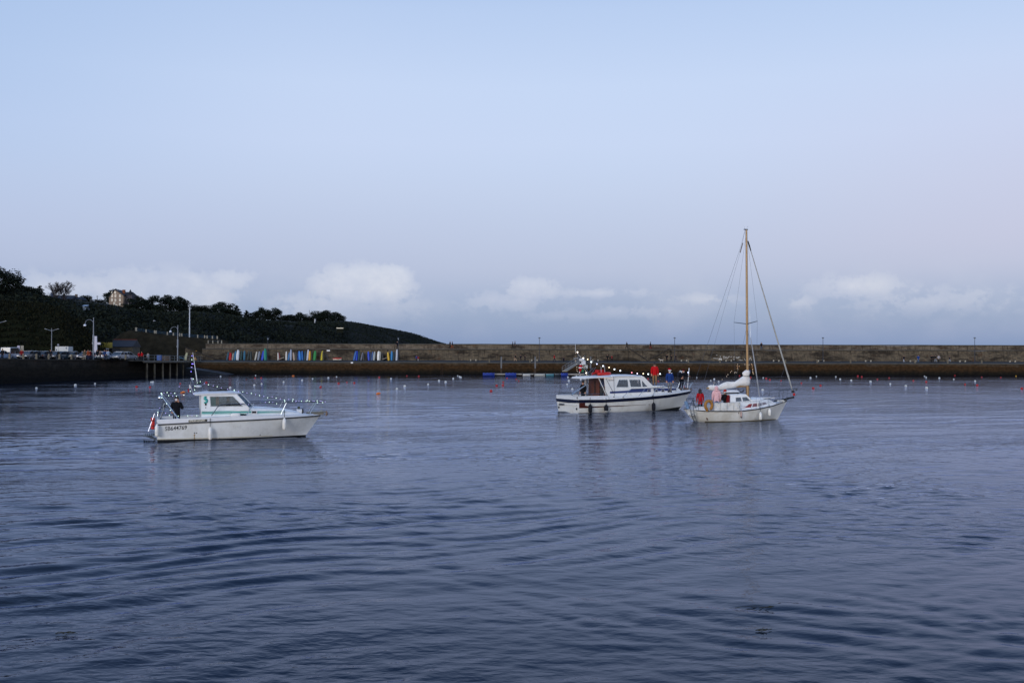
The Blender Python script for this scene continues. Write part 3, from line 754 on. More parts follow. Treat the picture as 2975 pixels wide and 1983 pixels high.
POSES = {
    'stand': STAND,
    'walk': pose(kl=(.1, -.16, .52), al=(.1, -.22, .11), tl=(.1, -.37, .07), kr=(-.1, .06, .5), ar=(-.1, .27, .14), tr=(-.1, .16, .05), wl=(.27, .16, .93), el=(.26, .12, 1.15), wr=(-.26, -.22, .98), er=(-.25, -.02, 1.14)),
    'stride': pose(kl=(.09, .08, .5), al=(.09, .33, .16), tl=(.09, .22, .06), kr=(-.09, -.2, .54), ar=(-.09, -.3, .11), tr=(-.09, -.45, .08), wl=(.25, -.2, .98), wr=(-.27, .14, .93), er=(-.26, .1, 1.14)),
    'phone': pose(el=(.3, -.05, 1.14), wl=(.13, -.2, 1.5), er=(-.27, -.02, 1.14), wr=(-.2, -.2, 1.0)),
    'photo': pose(el=(.27, -.1, 1.17), wl=(.12, -.27, 1.42), er=(-.27, -.1, 1.17), wr=(-.12, -.27, 1.42)),
    'sit': pose(kl=(.12, -.42, .9), al=(.12, -.4, .48), tl=(.12, -.55, .44), kr=(-.12, -.42, .9), ar=(-.12, -.4, .48), tr=(-.12, -.55, .44), wl=(.16, -.33, .98), wr=(-.16, -.33, .98), el=(.26, -.05, 1.12), er=(-.26, -.05, 1.12)),
    'crouch': pose(pel=(0, .1, .45), sp=(0, .04, .62), ch=(0, -.06, .8), nk=(0, -.1, .95), hb=(0, -.13, 1.01), hd=(0, -.15, 1.1), ht=(0, -.15, 1.17), hl=(.1, .08, .42), hr=(-.1, .08, .42), kl=(.13, -.28, .5), kr=(-.13, -.25, .46),
                   al=(.12, 0, .09), ar=(-.12, .03, .09), tl=(.12, -.15, .05), tr=(-.12, -.12, .05), sl=(.19, -.06, .88), sr=(-.19, -.06, .88), el=(.24, -.2, .68), er=(-.24, -.2, .68), wl=(.14, -.36, .55), wr=(-.14, -.36, .55)),
    'reach': pose(sp=(.04, 0, 1.14), ch=(.1, 0, 1.32), nk=(.15, -.01, 1.46), hb=(.18, -.02, 1.51), hd=(.23, -.03, 1.59), ht=(.25, -.03, 1.66), sl=(.28, 0, 1.38), el=(.45, -.06, 1.22), wl=(.66, -.1, 1.15), sr=(-.08, 0, 1.38), er=(-.12, .1, 1.12), wr=(-.02, -.1, 1.0),
                  kl=(.16, -.05, .52), al=(.14, .02, .1), tl=(.22, -.1, .05), kr=(0, .06, .5), ar=(-.14, .08, .13), tr=(-.06, -.04, .06)),
    'helm': pose(el=(.26, -.16, 1.16), wl=(.18, -.4, 1.12), er=(-.26, -.16, 1.16), wr=(-.18, -.4, 1.12)),
}
_bm = {}
def body_mesh(pname, bulk=1.0, fingers=False, long_coat=False, face=1):
    key = (pname, bulk, fingers, long_coat)
    if key in _bm: return _bm[key]
    P = {k: Vector(v) for k, v in POSES[pname].items()}; names = list(P); vs = [P[n] for n in names]; rs = [RAD[n] * (bulk if n in ('pel', 'sp', 'ch', 'sl', 'sr', 'el', 'er') else 1) for n in names]
    ed = [(names.index(a), names.index(b)) for a, b, _ in BONES]; bm_ = [m for _, _, m in BONES]
    if long_coat: bm_ = [1 if (a, b) in (('pel', 'hl'), ('pel', 'hr')) else m for (a, b, m) in BONES]
    for s in 'lr':                                             # hands: palm, then five separate fingers
        w, e = P['w' + s], P['e' + s]; d = (w - e).normalized(); side = 1 if s == 'l' else -1
        palm = w + d * .085; vs.append(palm); rs.append(.036); pi = len(vs) - 1; ed.append((names.index('w' + s), pi)); bm_.append(0)
        if fingers:
            u, v = ortho(d)
            for k in range(5):
                off = (k - 1.5) * .022 if k < 4 else 0.0
                L = (.075, .085, .08, .06, .05)[k]
                base = palm + (u * off + d * .015 if k < 4 else u * -.045 * side); mid = base + (d * L * .55 if k < 4 else d * .02 - u * .02 * side); tip = mid + (d * .6 + v * -.6).normalized() * L * .5
                i0 = len(vs); vs += [base, mid, tip]; rs += [.012, .010, .008]; ed += [(pi, i0), (i0, i0 + 1), (i0 + 1, i0 + 2)]; bm_ += [0, 0, 0]
        else:
            vs.append(palm + d * .07); rs.append(.02); ed.append((pi, len(vs) - 1)); bm_.append(0)
    me = bpy.data.meshes.new('sk'); me.from_pydata([tuple(v) for v in vs], ed, [])
    o = bpy.data.objects.new('sk', me); C.objects.link(o)
    m = o.modifiers.new('s', 'SKIN'); m.use_smooth_shade = True; m.branch_smoothing = .3
    sv = me.skin_vertices[0].data
    for i, r in enumerate(rs): sv[i].radius = (r, r * (.74 if i < len(names) and names[i] in ('pel', 'sp', 'ch') else 1)); sv[i].use_root = i == 0
    b = o.modifiers.new('d', 'SUBSURF'); b.levels = 1; b.render_levels = 1
    dg = bpy.context.evaluated_depsgraph_get(); ev = o.evaluated_get(dg)
    nm = bpy.data.meshes.new_from_object(ev); bpy.data.objects.remove(o)
    nm.materials.clear()
    for _ in range(4): nm.materials.append(None)
    A = [(vs[a], vs[b_]) for a, b_ in ed]
    for p in nm.polygons:
        c = p.center; best = (9, 0)
        for (a, b_), mi in zip(A, bm_):
            ab = b_ - a; t = max(0, min(1, (c - a).dot(ab) / max(ab.length_squared, 1e-9))); dd = (c - a - ab * t).length
            if dd < best[0]: best = (dd, mi)
        mi = best[1]
        if mi == 2 and c.z > P['pel'].z - (.16 if not long_coat else .30): mi = 1
        p.material_index = mi; p.use_smooth = True
    _bm[key] = (nm, P); return _bm[key]
def cloth(h): return mat('cloth_' + h, h, .85, var=.16, scale=14, bump=.3, spec=.15)
M_skin = mat('skin', 'B98A72', .55, var=.06, scale=20, spec=.3)
def person(loc, yaw, H, jacket, trousers, label, pose_='stand', hair='2A2019', shoes='1A1818', hat=None, mask=None, bulk=1.08, detail=False, group=None, hood=None, long_coat=False):
    me, P = body_mesh(pose_, bulk, detail, long_coat)
    k = H / 1.78
    o = bpy.data.objects.new('person', me); C.objects.link(o); o.location = loc; o.rotation_euler = (0, 0, yaw); o.scale = (k, k, k)
    for i, m_ in enumerate((M_skin, cloth(jacket), cloth(trousers), cloth(shoes))): slot(o, i, m_)
    tag(o, label, 'person', group)
    hd = P['hd']; f = Vector((0, -1, 0))
    if hood:
        mb = MB(); mb.ball((hd.x, hd.y + .03, hd.z - .005), (.135, .125, .15), 12, 9); mb.ball((hd.x, hd.y + .05, hd.z - .16), (.16, .12, .07), 10, 6); mb.build('hood', cloth(hood), o, smooth=True)
    elif not hat or hat[0] != 'wool':
        mb = MB(); mb.ball((hd.x, hd.y + .018, hd.z + .022), (.108, .105, .1), 12, 9); mb.build('hair', mat('hair_' + hair, hair, .7, var=.2, scale=30), o, smooth=True)
    if hat:
        if hat[0] == 'wool': MB().lathe([(.112, -.02), (.118, .04), (.09, .1), (.03, .135)], 12, (hd.x, hd.y + .012, hd.z + .03)).build('hat', cloth(hat[1]), o, smooth=True)
        elif hat[0] == 'cap':
            mb = MB(); mb.lathe([(.116, 0), (.112, .05), (.07, .1), (.02, .11)], 12, (hd.x, hd.y + .01, hd.z + .03)); mb.box((hd.x, hd.y - .13, hd.z + .04), (.14, .1, .015)); mb.build('hat', cloth(hat[1]), o, smooth=True)
        elif hat[0] == 'trimmed':
            h = MB().tube([(hd.x, hd.y, hd.z + .06), (hd.x, hd.y + .01, hd.z + .13), (hd.x - .05, hd.y + .03, hd.z + .19), (hd.x - .13, hd.y + .04, hd.z + .15)], [.115, .1, .06, .02], 10).build('hat', cloth('B0121C'), o, smooth=True)
            MB().lathe([(.118, 0), (.13, .02), (.13, .045), (.115, .06)], 12, (hd.x, hd.y - .005, hd.z + .035)).build('white_trim', cloth('EDEDED'), h, smooth=True)
    if detail:
        fy = hd.y - .098
        for s in (-1, 1):
            MB().ball((hd.x + s * .036, fy + .012, hd.z + .01), (.012, .008, .008), 8, 6).build('eye', mat('eye_dark', '15110F', .2), o)
            MB().ball((hd.x + s * .1, hd.y + .005, hd.z - .005), (.014, .024, .034), 8, 6).build('ear', M_skin, o, smooth=True)
        MB().tube([(hd.x, fy + .012, hd.z + .012), (hd.x, fy - .014, hd.z - .022)], [.009, .015], 6).build('nose', M_skin, o, smooth=True)
        if mask: MB().lathe([(.02, .0), (.052, -.012), (.064, -.045), (.066, -.06)], 10, (hd.x, fy - .024, hd.z - .045), (0, -1, 0)).build('face_mask', cloth(mask), o, smooth=True)
        else: MB().box((hd.x, fy + .006, hd.z - .05), (.045, .012, .01)).build('mouth', mat('lips', '7A4A42', .5), o)
    return o

# ================================================================== BOAT TOOLS
class Boat:
    def __init__(s, px, py, yaw, yl):
        s.a = R(yaw); s.M = Matrix.Rotation(s.a, 3, 'Z'); s.o = wat(px, py) - s.M @ Vector((0, yl, 0))
    def loc(s, px, py, y):                       # the point of that pixel's ray on the boat's own plane y = const
        Mi = s.M.transposed(); w = Mi @ ray(px, py); c = Mi @ (Vector((0, 0, EYE)) - s.o); t = (y - c.y) / w.y; return c + w * t
    def xz(s, px, py, y): p = s.loc(px, py, y); return (p.x, p.z)
    def world(s, p): return s.o + s.M @ Vector(p)
class Hull:
    def __init__(s, zs, bs, bw, zk, xst, xbow, p=.7): s.zs, s.bs, s.bw, s.zk, s.xst, s.xbow, s.p = zs, bs, bw, zk, xst, xbow, p
    def beam(s, u, z):
        zt = interp(u, s.zs); B, w, k = interp(u, s.bs), interp(u, s.bw), interp(u, s.zk)
        if z >= 0: return w + (B - w) * max(min(z / zt, 1), 0) ** s.p
        return w * max(0, 1 - (z / k) ** 2) ** .5 if k < 0 else 0
    def pt(s, u, z, side=-1, off=0.0):
        x0, x1 = interp(z, s.xst), interp(z, s.xbow); y = s.beam(u, z) + off
        return Vector((x0 + u * (x1 - x0) + (off if u > .97 else 0), side * y, z))
    def u_at(s, x, z): x0, x1 = interp(z, s.xst), interp(z, s.xbow); return max(0, min(1, (x - x0) / (x1 - x0)))
    def y_at(s, x, z): return s.beam(s.u_at(x, z), z)
    def skin(s, nu=44, nv=14, us=None):
        mb = MB(); rings = []
        for i in range(nu + 1):
            u = i / nu; zt, k = interp(u, s.zs), interp(u, s.zk); r = []
            zz = [k + (0 - k) * (j / 5) for j in range(5)] + [zt * j / nv for j in range(nv + 1)]
            r = [s.pt(u, z, -1) for z in zz[::-1]] + [s.pt(u, z, 1) for z in zz[1:]]
            rings.append(r)
        mb.loft(rings, cap=False, closed=False)
        n = len(rings[0]); mb.f.append(tuple(range(n))[::-1]); mb.mi.append(0)
        return mb
    def band(s, f0, f1, off, th=.02, u0=0.0, u1=1.0, sides=(-1, 1), nu=44):
        mb = MB()
        for sd in sides:
            rings = []
            for i in range(nu + 1):
                u = u0 + (u1 - u0) * i / nu; a, b = f0(u), f1(u)
                zz = [a + (b - a) * j / 3 for j in range(4)]
                rings.append([s.pt(u, z, sd, off) for z in zz] + [s.pt(u, z, sd, off - th) for z in zz[::-1]])
            mb.loft(rings)
        return mb
def text_mesh(txt, size, fn, name, m, parent, th=.004, shear=0.0, bold=0.0, squash=1.0):
    cu = bpy.data.curves.new('t', 'FONT'); cu.body = txt; cu.size = size; cu.offset = bold; cu.resolution_u = 3; cu.shear = shear
    o = bpy.data.objects.new('t', cu); C.objects.link(o)
    me = bpy.data.meshes.new_from_object(o.evaluated_get(bpy.context.evaluated_depsgraph_get())); bpy.data.objects.remove(o)
    N = len(me.vertices); mb = MB(); co = [v.co for v in me.vertices]
    mb.v = [tuple(fn(c.x * squash, c.y, 0)) for c in co] + [tuple(fn(c.x * squash, c.y, th)) for c in co]
    for p in me.polygons: mb.f.append(tuple(p.vertices)); mb.f.append(tuple(i + N for i in p.vertices)[::-1]); mb.mi += [0, 0]
    return mb.build(name, m, parent, fix=False)

M_gel = mat('white_gelcoat', 'E2E6E8', .28, var=.04, scale=2.5, spec=.5, coat=.3, dirt='B7B5A9', dirt_amt=.35)
M_gel2 = mat('aged_white_gelcoat', 'DDDEDB', .35, var=.06, scale=2.0, spec=.45, dirt='9E9476', dirt_amt=.35)
M_deckw = mat('white_deck', 'D5D8DB', .5, var=.05, scale=5, spec=.35)
M_blk = mat('black_rubber', '17181A', .6, var=.2, scale=6)
M_anti = mat('antifouling', '14171B', .7, var=.25, scale=3)
M_grey = mat('grey_rubber', '4B4E50', .6, var=.15, scale=4)
M_inox = mat('stainless_steel', 'B9C0C6', .22, .9, var=.08, scale=8)
M_dinox = mat('dull_steel', '59616B', .4, .7, var=.12, scale=8)
M_wire = mat('rigging_wire', '454B55', .5, .6, var=.1)
M_teal = mat('teal_paint', '2F9C96', .4, var=.06)
M_teal2 = mat('pale_teal_paint', '84C6C4', .4, var=.06)
M_navy = mat('navy_paint', '0D1530', .35, var=.12, scale=3)
M_blue = mat('blue_paint', '1B2F66', .4, var=.12, scale=3)
M_brown = mat('mahogany', '5C2E14', .4, var=.3, scale=7, stretch=(1, 1, .15), spec=.5)
M_brownp = mat('brown_paint', '45190F', .45, var=.15)
M_fend = mat('white_vinyl', 'E6E6E2', .4, var=.04, scale=8, dirt='B5B09F', dirt_amt=.3)
M_fendb = mat('navy_fender_cover', '12151F', .9, var=.2, scale=20, bump=.4)
M_rope = mat('dark_rope', '26272B', .9, var=.2, scale=40)
M_rustst = mat('rust_stain', '9A7B45', .8, var=.3, scale=12)
M_red = mat('red_plastic', 'B5140F', .5, var=.12, scale=6)
M_orange = mat('red_inflatable', 'C8281B', .55, var=.12, scale=7)
M_wood = mat('varnished_spruce', 'A08054', .35, var=.18, scale=6, stretch=(4, 4, .25), coat=.3)
M_cover = mat('sail_cover', 'E6E5E1', .9, var=.1, scale=6, bump=.9, dirt='C4C1B8', dirt_amt=.5)
M_glassL = glass('cabin_glass', 'ECEEEA', .07)
M_glassD = glass('dark_glass', 'D0D8E2', .12)
M_screen = glass('windscreen_glass', 'C2CEDA', .2)
M_brownin = mat('cabin_lining', '9A8266', .7, var=.2, scale=4)

def bulb_mesh(nm, colr, r, es):
    o = MB().ball((0, 0, 0), r, 8, 6).build('bulb', mat('bulb_' + nm, 'FFFFFF', .4, emit=colr, es=es, var=0)); me = o.data; bpy.data.objects.remove(o); return me
BULB = {'g': bulb_mesh('greenwhite', 'D8FFE6', .016, 2.4), 'v': bulb_mesh('violet', 'A58CFF', .013, 2), 'w': bulb_mesh('warm', 'FFE9C9', .014, 2.5), 'W': bulb_mesh('warm_globe', 'FFF0D8', .052, 2.6), 'Y': bulb_mesh('yellow_globe', 'FFDB96', .048, 2.2),
        'C': bulb_mesh('cool_globe', 'E4F4FF', .052, 2.6), 'B': bulb_mesh('blue_globe', 'BFC9FF', .045, 2.2), 'R': bulb_mesh('red_globe', 'FF5A68', .042, 2.2), 'V': bulb_mesh('lilac_globe', 'E9D5FF', .044, 2.2), 'b': bulb_mesh('deep_violet', '5A32FF', .018, 3), 'o': bulb_mesh('amber', 'FFB866', .012, 2.5), 's': bulb_mesh('tiny_warm', 'FFE6C4', .011, 2.5)}
def light_string(boat, pts, label, group=None, wire=True, sag=0.0):
    """pts: (px, py, local y, colour)"""
    P = [(boat.loc(a, b, y), c) for a, b, y, c in pts]; o0 = P[0][0]
    e = empty('fairy_lights', boat.world(o0), label, 'light string', boat.a, group)
    if wire:
        L = [p - o0 for p, _ in P]; q = []
        for a, b in zip(L, L[1:]): q += [a, (a + b) / 2 + Vector((0, 0, -.04 - sag))]
        MB().tube(q + [L[-1]], .006, 4).build('wire', mat('lamp_wire', '22262B', .7), e)
    for p, c in P:
        b = bpy.data.objects.new('bulb', BULB[c]); C.objects.link(b); b.parent = e; b.location = p - o0
def fender(boat, p, L, r, label, m=None, tip=None, rope=.35, group='fenders hung along the hulls', fat=False):
    e = empty('fender', boat.world(p), label, 'fender', boat.a, group)
    pr = [(r * .25, -L / 2), (r * .7, -L / 2 + L * .05), (r, -L / 2 + L * .18), (r * (1.05 if fat else 1), 0), (r, L / 2 - L * .2), (r * .65, L / 2 - L * .06), (r * .3, L / 2), (r * .28, L / 2 + .05)]
    MB().lathe(pr, 12).build('body', m or M_fend, e, smooth=True)
    if tip: MB().lathe([(r * .35, -L / 2 - .012), (r * .78, -L / 2 + .02), (r * 1.02, -L / 2 + .08), (r * .9, -L / 2 + .09)], 12).build('end_cap', tip, e, smooth=True)
    MB().tube([(0, 0, L / 2 + .03), (0, .03, L / 2 + rope)], .014, 5).build('rope', M_rope, e)
    return e

BL = Boat(457, 1284, 20, -1.35)
BM = Boat(1682, 1200, 27, -1.5)
BS = Boat(2030, 1227, 22, -.8)

# ================================================================== WHITE MOTOR BOAT
def motorboat():
    B = BL
    e = empty('motor_boat', B.o, 'white cabin motor boat with teal stripes and SB644769 on its hull', 'boat', B.a)
    H = Hull([(0, .80), (.3, .89), (.7, .96), (1, 1.02)], [(0, 1.30), (.3, 1.40), (.55, 1.30), (.75, .98), (.88, .58), (.96, .22), (1, .02)], [(0, 1.17), (.4, 1.15), (.62, .88), (.8, .48), (.93, .14), (1, 0)],
             [(0, -.4), (.7, -.45), (1, -.2)], [(-1, .1), (0, 0), (1, -.03)], [(-1, 6.4), (-.3, 6.75), (0, 7.0), (.16, 7.1), (1.02, 7.72)], .8)
    H.skin().build('hull', M_gel, e, smooth=True)
    H.band(lambda u: -.12, lambda u: .10 - .03 * u, .006).build('antifouling', M_anti, e)
    H.band(lambda u: interp(u, H.zs) - .035, lambda u: interp(u, H.zs) + .035, .03, .05).build('rub_rail', M_grey, e, smooth=True)
    H.band(lambda u: .11, lambda u: .135, .004, .01, .0, .75).build('water_stain', mat('waterline_scum', 'B9AF8E', .7, var=.2), e)
    gz = lambda x: interp(x, [(0, 1.04), (1.95, 1.10), (4, 1.15), (5.5, 1.13), (7.7, 1.07)])
    def gun(x, sd, inn=0.0):
        z = gz(x); y = max(H.y_at(min(x, 7.68), interp(H.u_at(x, .9), H.zs)) - .03 - inn, .012); return Vector((x, sd * y, z))
    def rail(x, sd): z = interp(H.u_at(x, .9), H.zs) + .03; return Vector((x, sd * max(H.y_at(x, z) - .005, .015), z))
    mb = MB(); rings = []
    for i in range(9):                                       # cockpit part of the deck moulding
        x = -.02 + 2.0 * i / 8; r = []
        for sd in (-1, 1):
            q = [rail(x, sd), gun(x, sd), gun(x, sd, .16), Vector((x, sd * (gun(x, 1, .16).y), .42))]
            r += q if sd < 0 else q[::-1]
        rings.append(r)
    mb.loft(rings, cap=False, closed=False); rings = []
    for i in range(22):
        x = 1.98 + 5.72 * i / 21; r = [rail(x, -1), gun(x, -1), gun(x, -1, .1) + Vector((0, 0, .01)), Vector((x, 0, gz(x) + .05)), gun(x, 1, .1) + Vector((0, 0, .01)), gun(x, 1), rail(x, 1)]
        if gun(x, 1).y < .12: r[2], r[4] = r[1].lerp(r[3], .5), r[5].lerp(r[3], .5)
        rings.append(r)
    mb.loft(rings, cap=False, closed=False)
    mb.box((.03, 0, .82), (.1, 2.4, .46)); mb.box((1.99, 0, .75), (.04, 2.4, .7))
    mb.build('deck', M_deckw, e, smooth=True)
    # coachroof
    mb = MB(); rings = []
    for x, w, zt in ((1.96, 1.02, 1.40), (3.2, 1.04, 1.45), (4.1, 1.0, 1.50), (4.6, .93, 1.49), (5.3, .80, 1.43), (5.85, .66, 1.37), (6.3, .50, 1.28), (6.68, .33, 1.19), (6.9, .2, 1.12)):
        zb = gz(x) - .04; r = [Vector((x, -w, zb)), Vector((x, -w * .97, zb + (zt - zb) * .75)), Vector((x, -w * .88, zt)), Vector((x, 0, zt + .05)), Vector((x, w * .88, zt)), Vector((x, w * .97, zb + (zt - zb) * .75)), Vector((x, w, zb))]
        rings.append(r)
    mb.loft(rings, closed=True); co = mb.build('coachroof', M_gel, e, smooth=True)
    def cy(x, z):
        w = interp(x, [(1.96, 1.02), (3.2, 1.04), (4.1, 1.0), (4.6, .93), (5.3, .80), (5.85, .66), (6.3, .5)]); return w * (1 - .03 * max(0, z - 1.1) / .3)
    for n, x0, x1, z0, z1, m_ in (('stripe', 1.98, 4.28, 1.285, 1.345, M_teal), ('stripe', 4.52, 5.95, 1.26, 1.31, M_teal), ('stripe', 1.98, 4.28, 1.375, 1.395, M_teal2), ('stripe', 1.98, 4.28, 1.235, 1.255, M_teal2), ('stripe', 4.52, 5.8, 1.335, 1.35, M_teal2), ('stripe', 4.52, 5.8, 1.225, 1.24, M_teal2)):
        for sd in (-1, 1):
            mb = MB(); rings = []
            for i in range(13):
                t = i / 12; x = x0 + (x1 - x0) * t; k = 1 if x1 < 4.5 else 1 - .8 * t
                zc = (z0 + z1) / 2; hh = (z1 - z0) / 2 * k; rings.append([Vector((x, sd * (cy(x, zc) + o), zc + s * hh)) for o, s in ((.03, -1), (.03, 1), (-.02, 1), (-.02, -1))])
            mb.loft(rings); mb.build(n, m_, e)
    for sd in (-1, 1):
        p = Vector((4.40, sd * .985, 1.30)); f = MB().plate([(-.14, -.085), (.14, -.085), (.14, .085), (-.14, .085)], [[(-.10, -.05), (.10, -.05), (.10, .05), (-.10, .05)]], lambda a, b, t: Vector((p.x + a, p.y - .04 * sd * t / .03 + .02 * sd - sd * a * -.06, p.z + b)), .03).build('porthole', M_deckw, e)
        MB().box((p.x, p.y + .008 * sd, p.z), (.2, .02, .1)).build('pane', M_blk, f)
    # cabin sides, each with its window
    zx = lambda px, py: B.xz(px, py, -.97)
    outl = [(1.95, 1.38), (1.95, 2.14), (3.58, 2.17), (4.16, 1.50), (4.12, 1.38)]
    win = [zx(610.7, 1152), zx(676, 1151.5), zx(704.0, 1178.5), zx(613, 1179.2)]
    fn = lambda sd: (lambda a, b, t: Vector((a, sd * (1.03 - .15 * (b - 1.38) - t), b)))
    for sd in (-1, 1):
        s_ = MB().plate(outl, [win], fn(sd), .05).build('cabin_side', M_gel, e)
        gl = MB().plate(win, [], lambda a, b, t, sd=sd: fn(sd)(a, b, t + .02), .008).build('window', M_glassL, s_)
        ctr = (sum(a for a, _ in win) / 4, sum(b for _, b in win) / 4); big = [(ctr[0] + (a - ctr[0]) * 1.035 + (.01 if a > ctr[0] else -.01), ctr[1] + (b - ctr[1]) * 1.1) for a, b in win]
        MB().plate(big, [win], lambda a, b, t, sd=sd: fn(sd)(a, b, t - .012), .02).build('window_frame', mat('window_trim', 'A9B0B4', .4, .3), s_)
    cu = MB(); q = [B.loc(p, 1153, -.9) for p in (613, 616, 619, 622, 625)]
    for k in range(5): cu.tube([q[k] + Vector((0, .06, 0)), q[k] + Vector((.01, .06, -.42))], .032, 6)
    cu.build('curtain', mat('teal_curtain', '4E8C8A', .9, var=.2, scale=20), e, smooth=True)
    MB().plate([(-1.0, 1.1), (1.0, 1.1), (.9, 2.14), (-.9, 2.14)], [[(-.35, 1.12), (.35, 1.12), (.35, 2.05), (-.35, 2.05)]], lambda a, b, t: Vector((1.96 + t, a, b)), .04).build('aft_bulkhead', M_gel, e)
    mb = MB(); mb.box((2.3, .55, 1.45), (.5, .6, .5)); mb.box((2.05, .55, 1.75), (.08, .6, .35)); mb.box((3.75, 0, 1.52), (.5, 1.7, .16)); mb.box((2.9, .93, 1.38), (1.7, .06, .3)); mb.box((2.5, .8, 1.72), (.75, .05, .62)); mb.build('cabin_furniture', M_brownin, e)
    # roof with its overhang
    rings = []
    for x, w, z0, z1 in ((1.64, .80, 2.16, 2.21), (1.70, .94, 2.13, 2.25), (2.2, .98, 2.14, 2.31), (3.0, .97, 2.16, 2.33), (3.5, .93, 2.17, 2.31), (3.82, .62, 2.17, 2.25)):
        rings.append([Vector((x, -w, z0)), Vector((x, -w * 1.01, (z0 + z1) / 2)), Vector((x, -w * .8, z1 - .02)), Vector((x, 0, z1)), Vector((x, w * .8, z1 - .02)), Vector((x, w * 1.01, (z0 + z1) / 2)), Vector((x, w, z0))])
    MB().loft(rings).build('roof', M_deckw, e, smooth=True)
    MB().box((2.75, -.2, 2.36), (.9, .5, .035)).box((3.0, .2, 2.42), (.5, .4, .03)).tube([(2.4, -.4, 2.33), (2.4, -.4, 2.38)], .02, 5).tube([(3.1, -.4, 2.33), (3.1, -.4, 2.38)], .02, 5).tube([(2.9, .2, 2.32), (2.9, .2, 2.42)], .02, 5).build('roof_hatch', M_blk, e)
    top = [(3.57, -.91, 2.165), (3.80, -.5, 2.18), (3.80, .5, 2.18), (3.57, .91, 2.165)]; bot = [(4.15, -1.0, 1.50), (4.42, -.56, 1.52), (4.42, .56, 1.52), (4.15, 1.0, 1.50)]
    fr = MB()
    for k in range(4): fr.tube([bot[k], top[k]], .032, 5)
    fr.tube(bot, .035, 5); ws = fr.build('windscreen', M_gel, e)
    for k in range(3):
        p = [Vector(bot[k]), Vector(bot[k + 1]), Vector(top[k + 1]), Vector(top[k])]; n = (p[1] - p[0]).cross(p[3] - p[0]).normalized() * .008; MB().loft([p, [v + n for v in p]]).build('pane', M_screen, ws)
    # emblem: a curled sea-creature shape in teal on the cabin side
    pt = lambda px, py, o=.0: (lambda a: Vector((a.x, -(1.03 - .15 * (a.z - 1.38)) - .004 - o, a.z)))(B.loc(px, py, -.97))
    mb = MB(); mb.tube([pt(600, 1154.5), pt(598, 1152.5), pt(595.2, 1153.5), pt(594.8, 1157), pt(598, 1160), pt(601.2, 1163), pt(600.5, 1167), pt(597, 1169.2), pt(592.5, 1168.6)], [.03, .045, .052, .058, .062, .058, .052, .046, .03], 8)
    mb.tube([pt(600, 1158), pt(602.6, 1159.5), pt(602.5, 1162)], [.02, .022, .01], 5); mb.v = [(x, max(min(y, 9), -9) * 1, z) for x, y, z in mb.v]
    mb.build('emblem', M_teal, e, smooth=True)
    MB().box(tuple(pt(597.5, 1174)), (.07, .06, .1)).build('side_fitting', M_blk, e); MB().box(tuple(pt(597.5, 1183.5)), (.03, .03, .05)).build('side_fitting', M_blk, e)
    # registration on the hull
    a0 = B.loc(479, 1251, -1.33); b0 = B.loc(545.5, 1246.5, -1.36); dx = Vector((b0.x - a0.x, 0, b0.z - a0.z)); L = dx.length; dx.normalize()
    def ht(u, v, t):
        x = a0.x + dx.x * u; z = a0.z + dx.z * u + v; return Vector((x, -(H.y_at(x, z) + .003 + t), z))
    text_mesh('SB644769', .275, ht, 'registration_number', mat('black_lettering', '1C1E22', .5), e, bold=.0015, squash=L / 1.14)
    a1 = B.loc(548, 1226, -1.36); b1 = B.loc(602, 1223, -1.38)
    pl = MB().loft([[a1 + Vector((0, .02, 0)), a1 + Vector((0, .02, .10)), a1 + Vector((0, -.02, .10)), a1 + Vector((0, -.02, 0))], [b1 + Vector((0, .02, 0)), b1 + Vector((0, .02, .10)), b1 + Vector((0, -.02, .10)), b1 + Vector((0, -.02, 0))]]).build('name_plate', mat('plate_bronze', '39362A', .5, .2), e)
    d1 = (b1 - a1).normalized(); text_mesh('ETILSO LOCIAN', .095, lambda u, v, t: a1 + d1 * (u + .04) + Vector((0, -.021 - t, v + .02)), 'plate_lettering', mat('ivory_lettering', 'E8E4D2', .5), pl, bold=.003, squash=1.02)
    mb = MB(); p = B.loc(565, 1259, -1.3)
    for (w, z0, z1) in ((.05, 0, -.12), (.03, -.1, -.26)): mb.box((p.x, -(H.y_at(p.x, p.z + (z0 + z1) / 2) + .001), p.z + (z0 + z1) / 2), (w, .008, abs(z1 - z0)))
    mb.build('rust_streak', M_rustst, e)
    for px, py in ((565, 1257), (758, 1264), (571, 1257)): p = B.loc(px, py, -1.25); MB().lathe([(.028, 0), (.028, .02)], 8, (p.x, -(H.y_at(p.x, p.z) - .012), p.z), (0, -1, 0)).build('drain_hole', M_blk, e)
    # stern gantry, one leg each side, and pushpit
    A = B.loc(468, 1143, .35); A2 = Vector((1.0, 1.0, 1.08)); Bt = B.loc(471.5, 1152, -.35); B2 = Vector((.92, -1.15, 1.06))
    MB().tube([Bt, B2], .035, 7).tube([A, A2], .035, 7).tube([A, Bt], .03, 6).build('gantry', M_inox, e, smooth=True)
    MB().tube([B.loc(476, 1165, -.2), B.loc(460, 1204, -.5), B.loc(459, 1217, -.5)], .03, 5).tube([B.loc(479, 1178, 0), B.loc(466, 1216, .1)], .03, 5).tube([B.loc(474, 1181, 0), B.loc(479, 1172, 0)], .07, 6).tube([B.loc(471, 1190, .2), B.loc(482, 1176, .2)], .025, 5).build('outrigger_winch', M_dinox, e)
    p = B.loc(464.5, 1155, -.35); MB().ball(tuple(p), .095, 14, 10).build('searchlight', mat('chrome_ball', 'DADDDF', .12, .9), e, smooth=True)
    mb = MB()
    for sd in (-1, 1): mb.tube([(.75, sd * 1.2, 1.06), (.72, sd * 1.2, 1.42), (.05, sd * 1.16, 1.42), (.03, sd * 1.1, 1.05)], .02, 6)
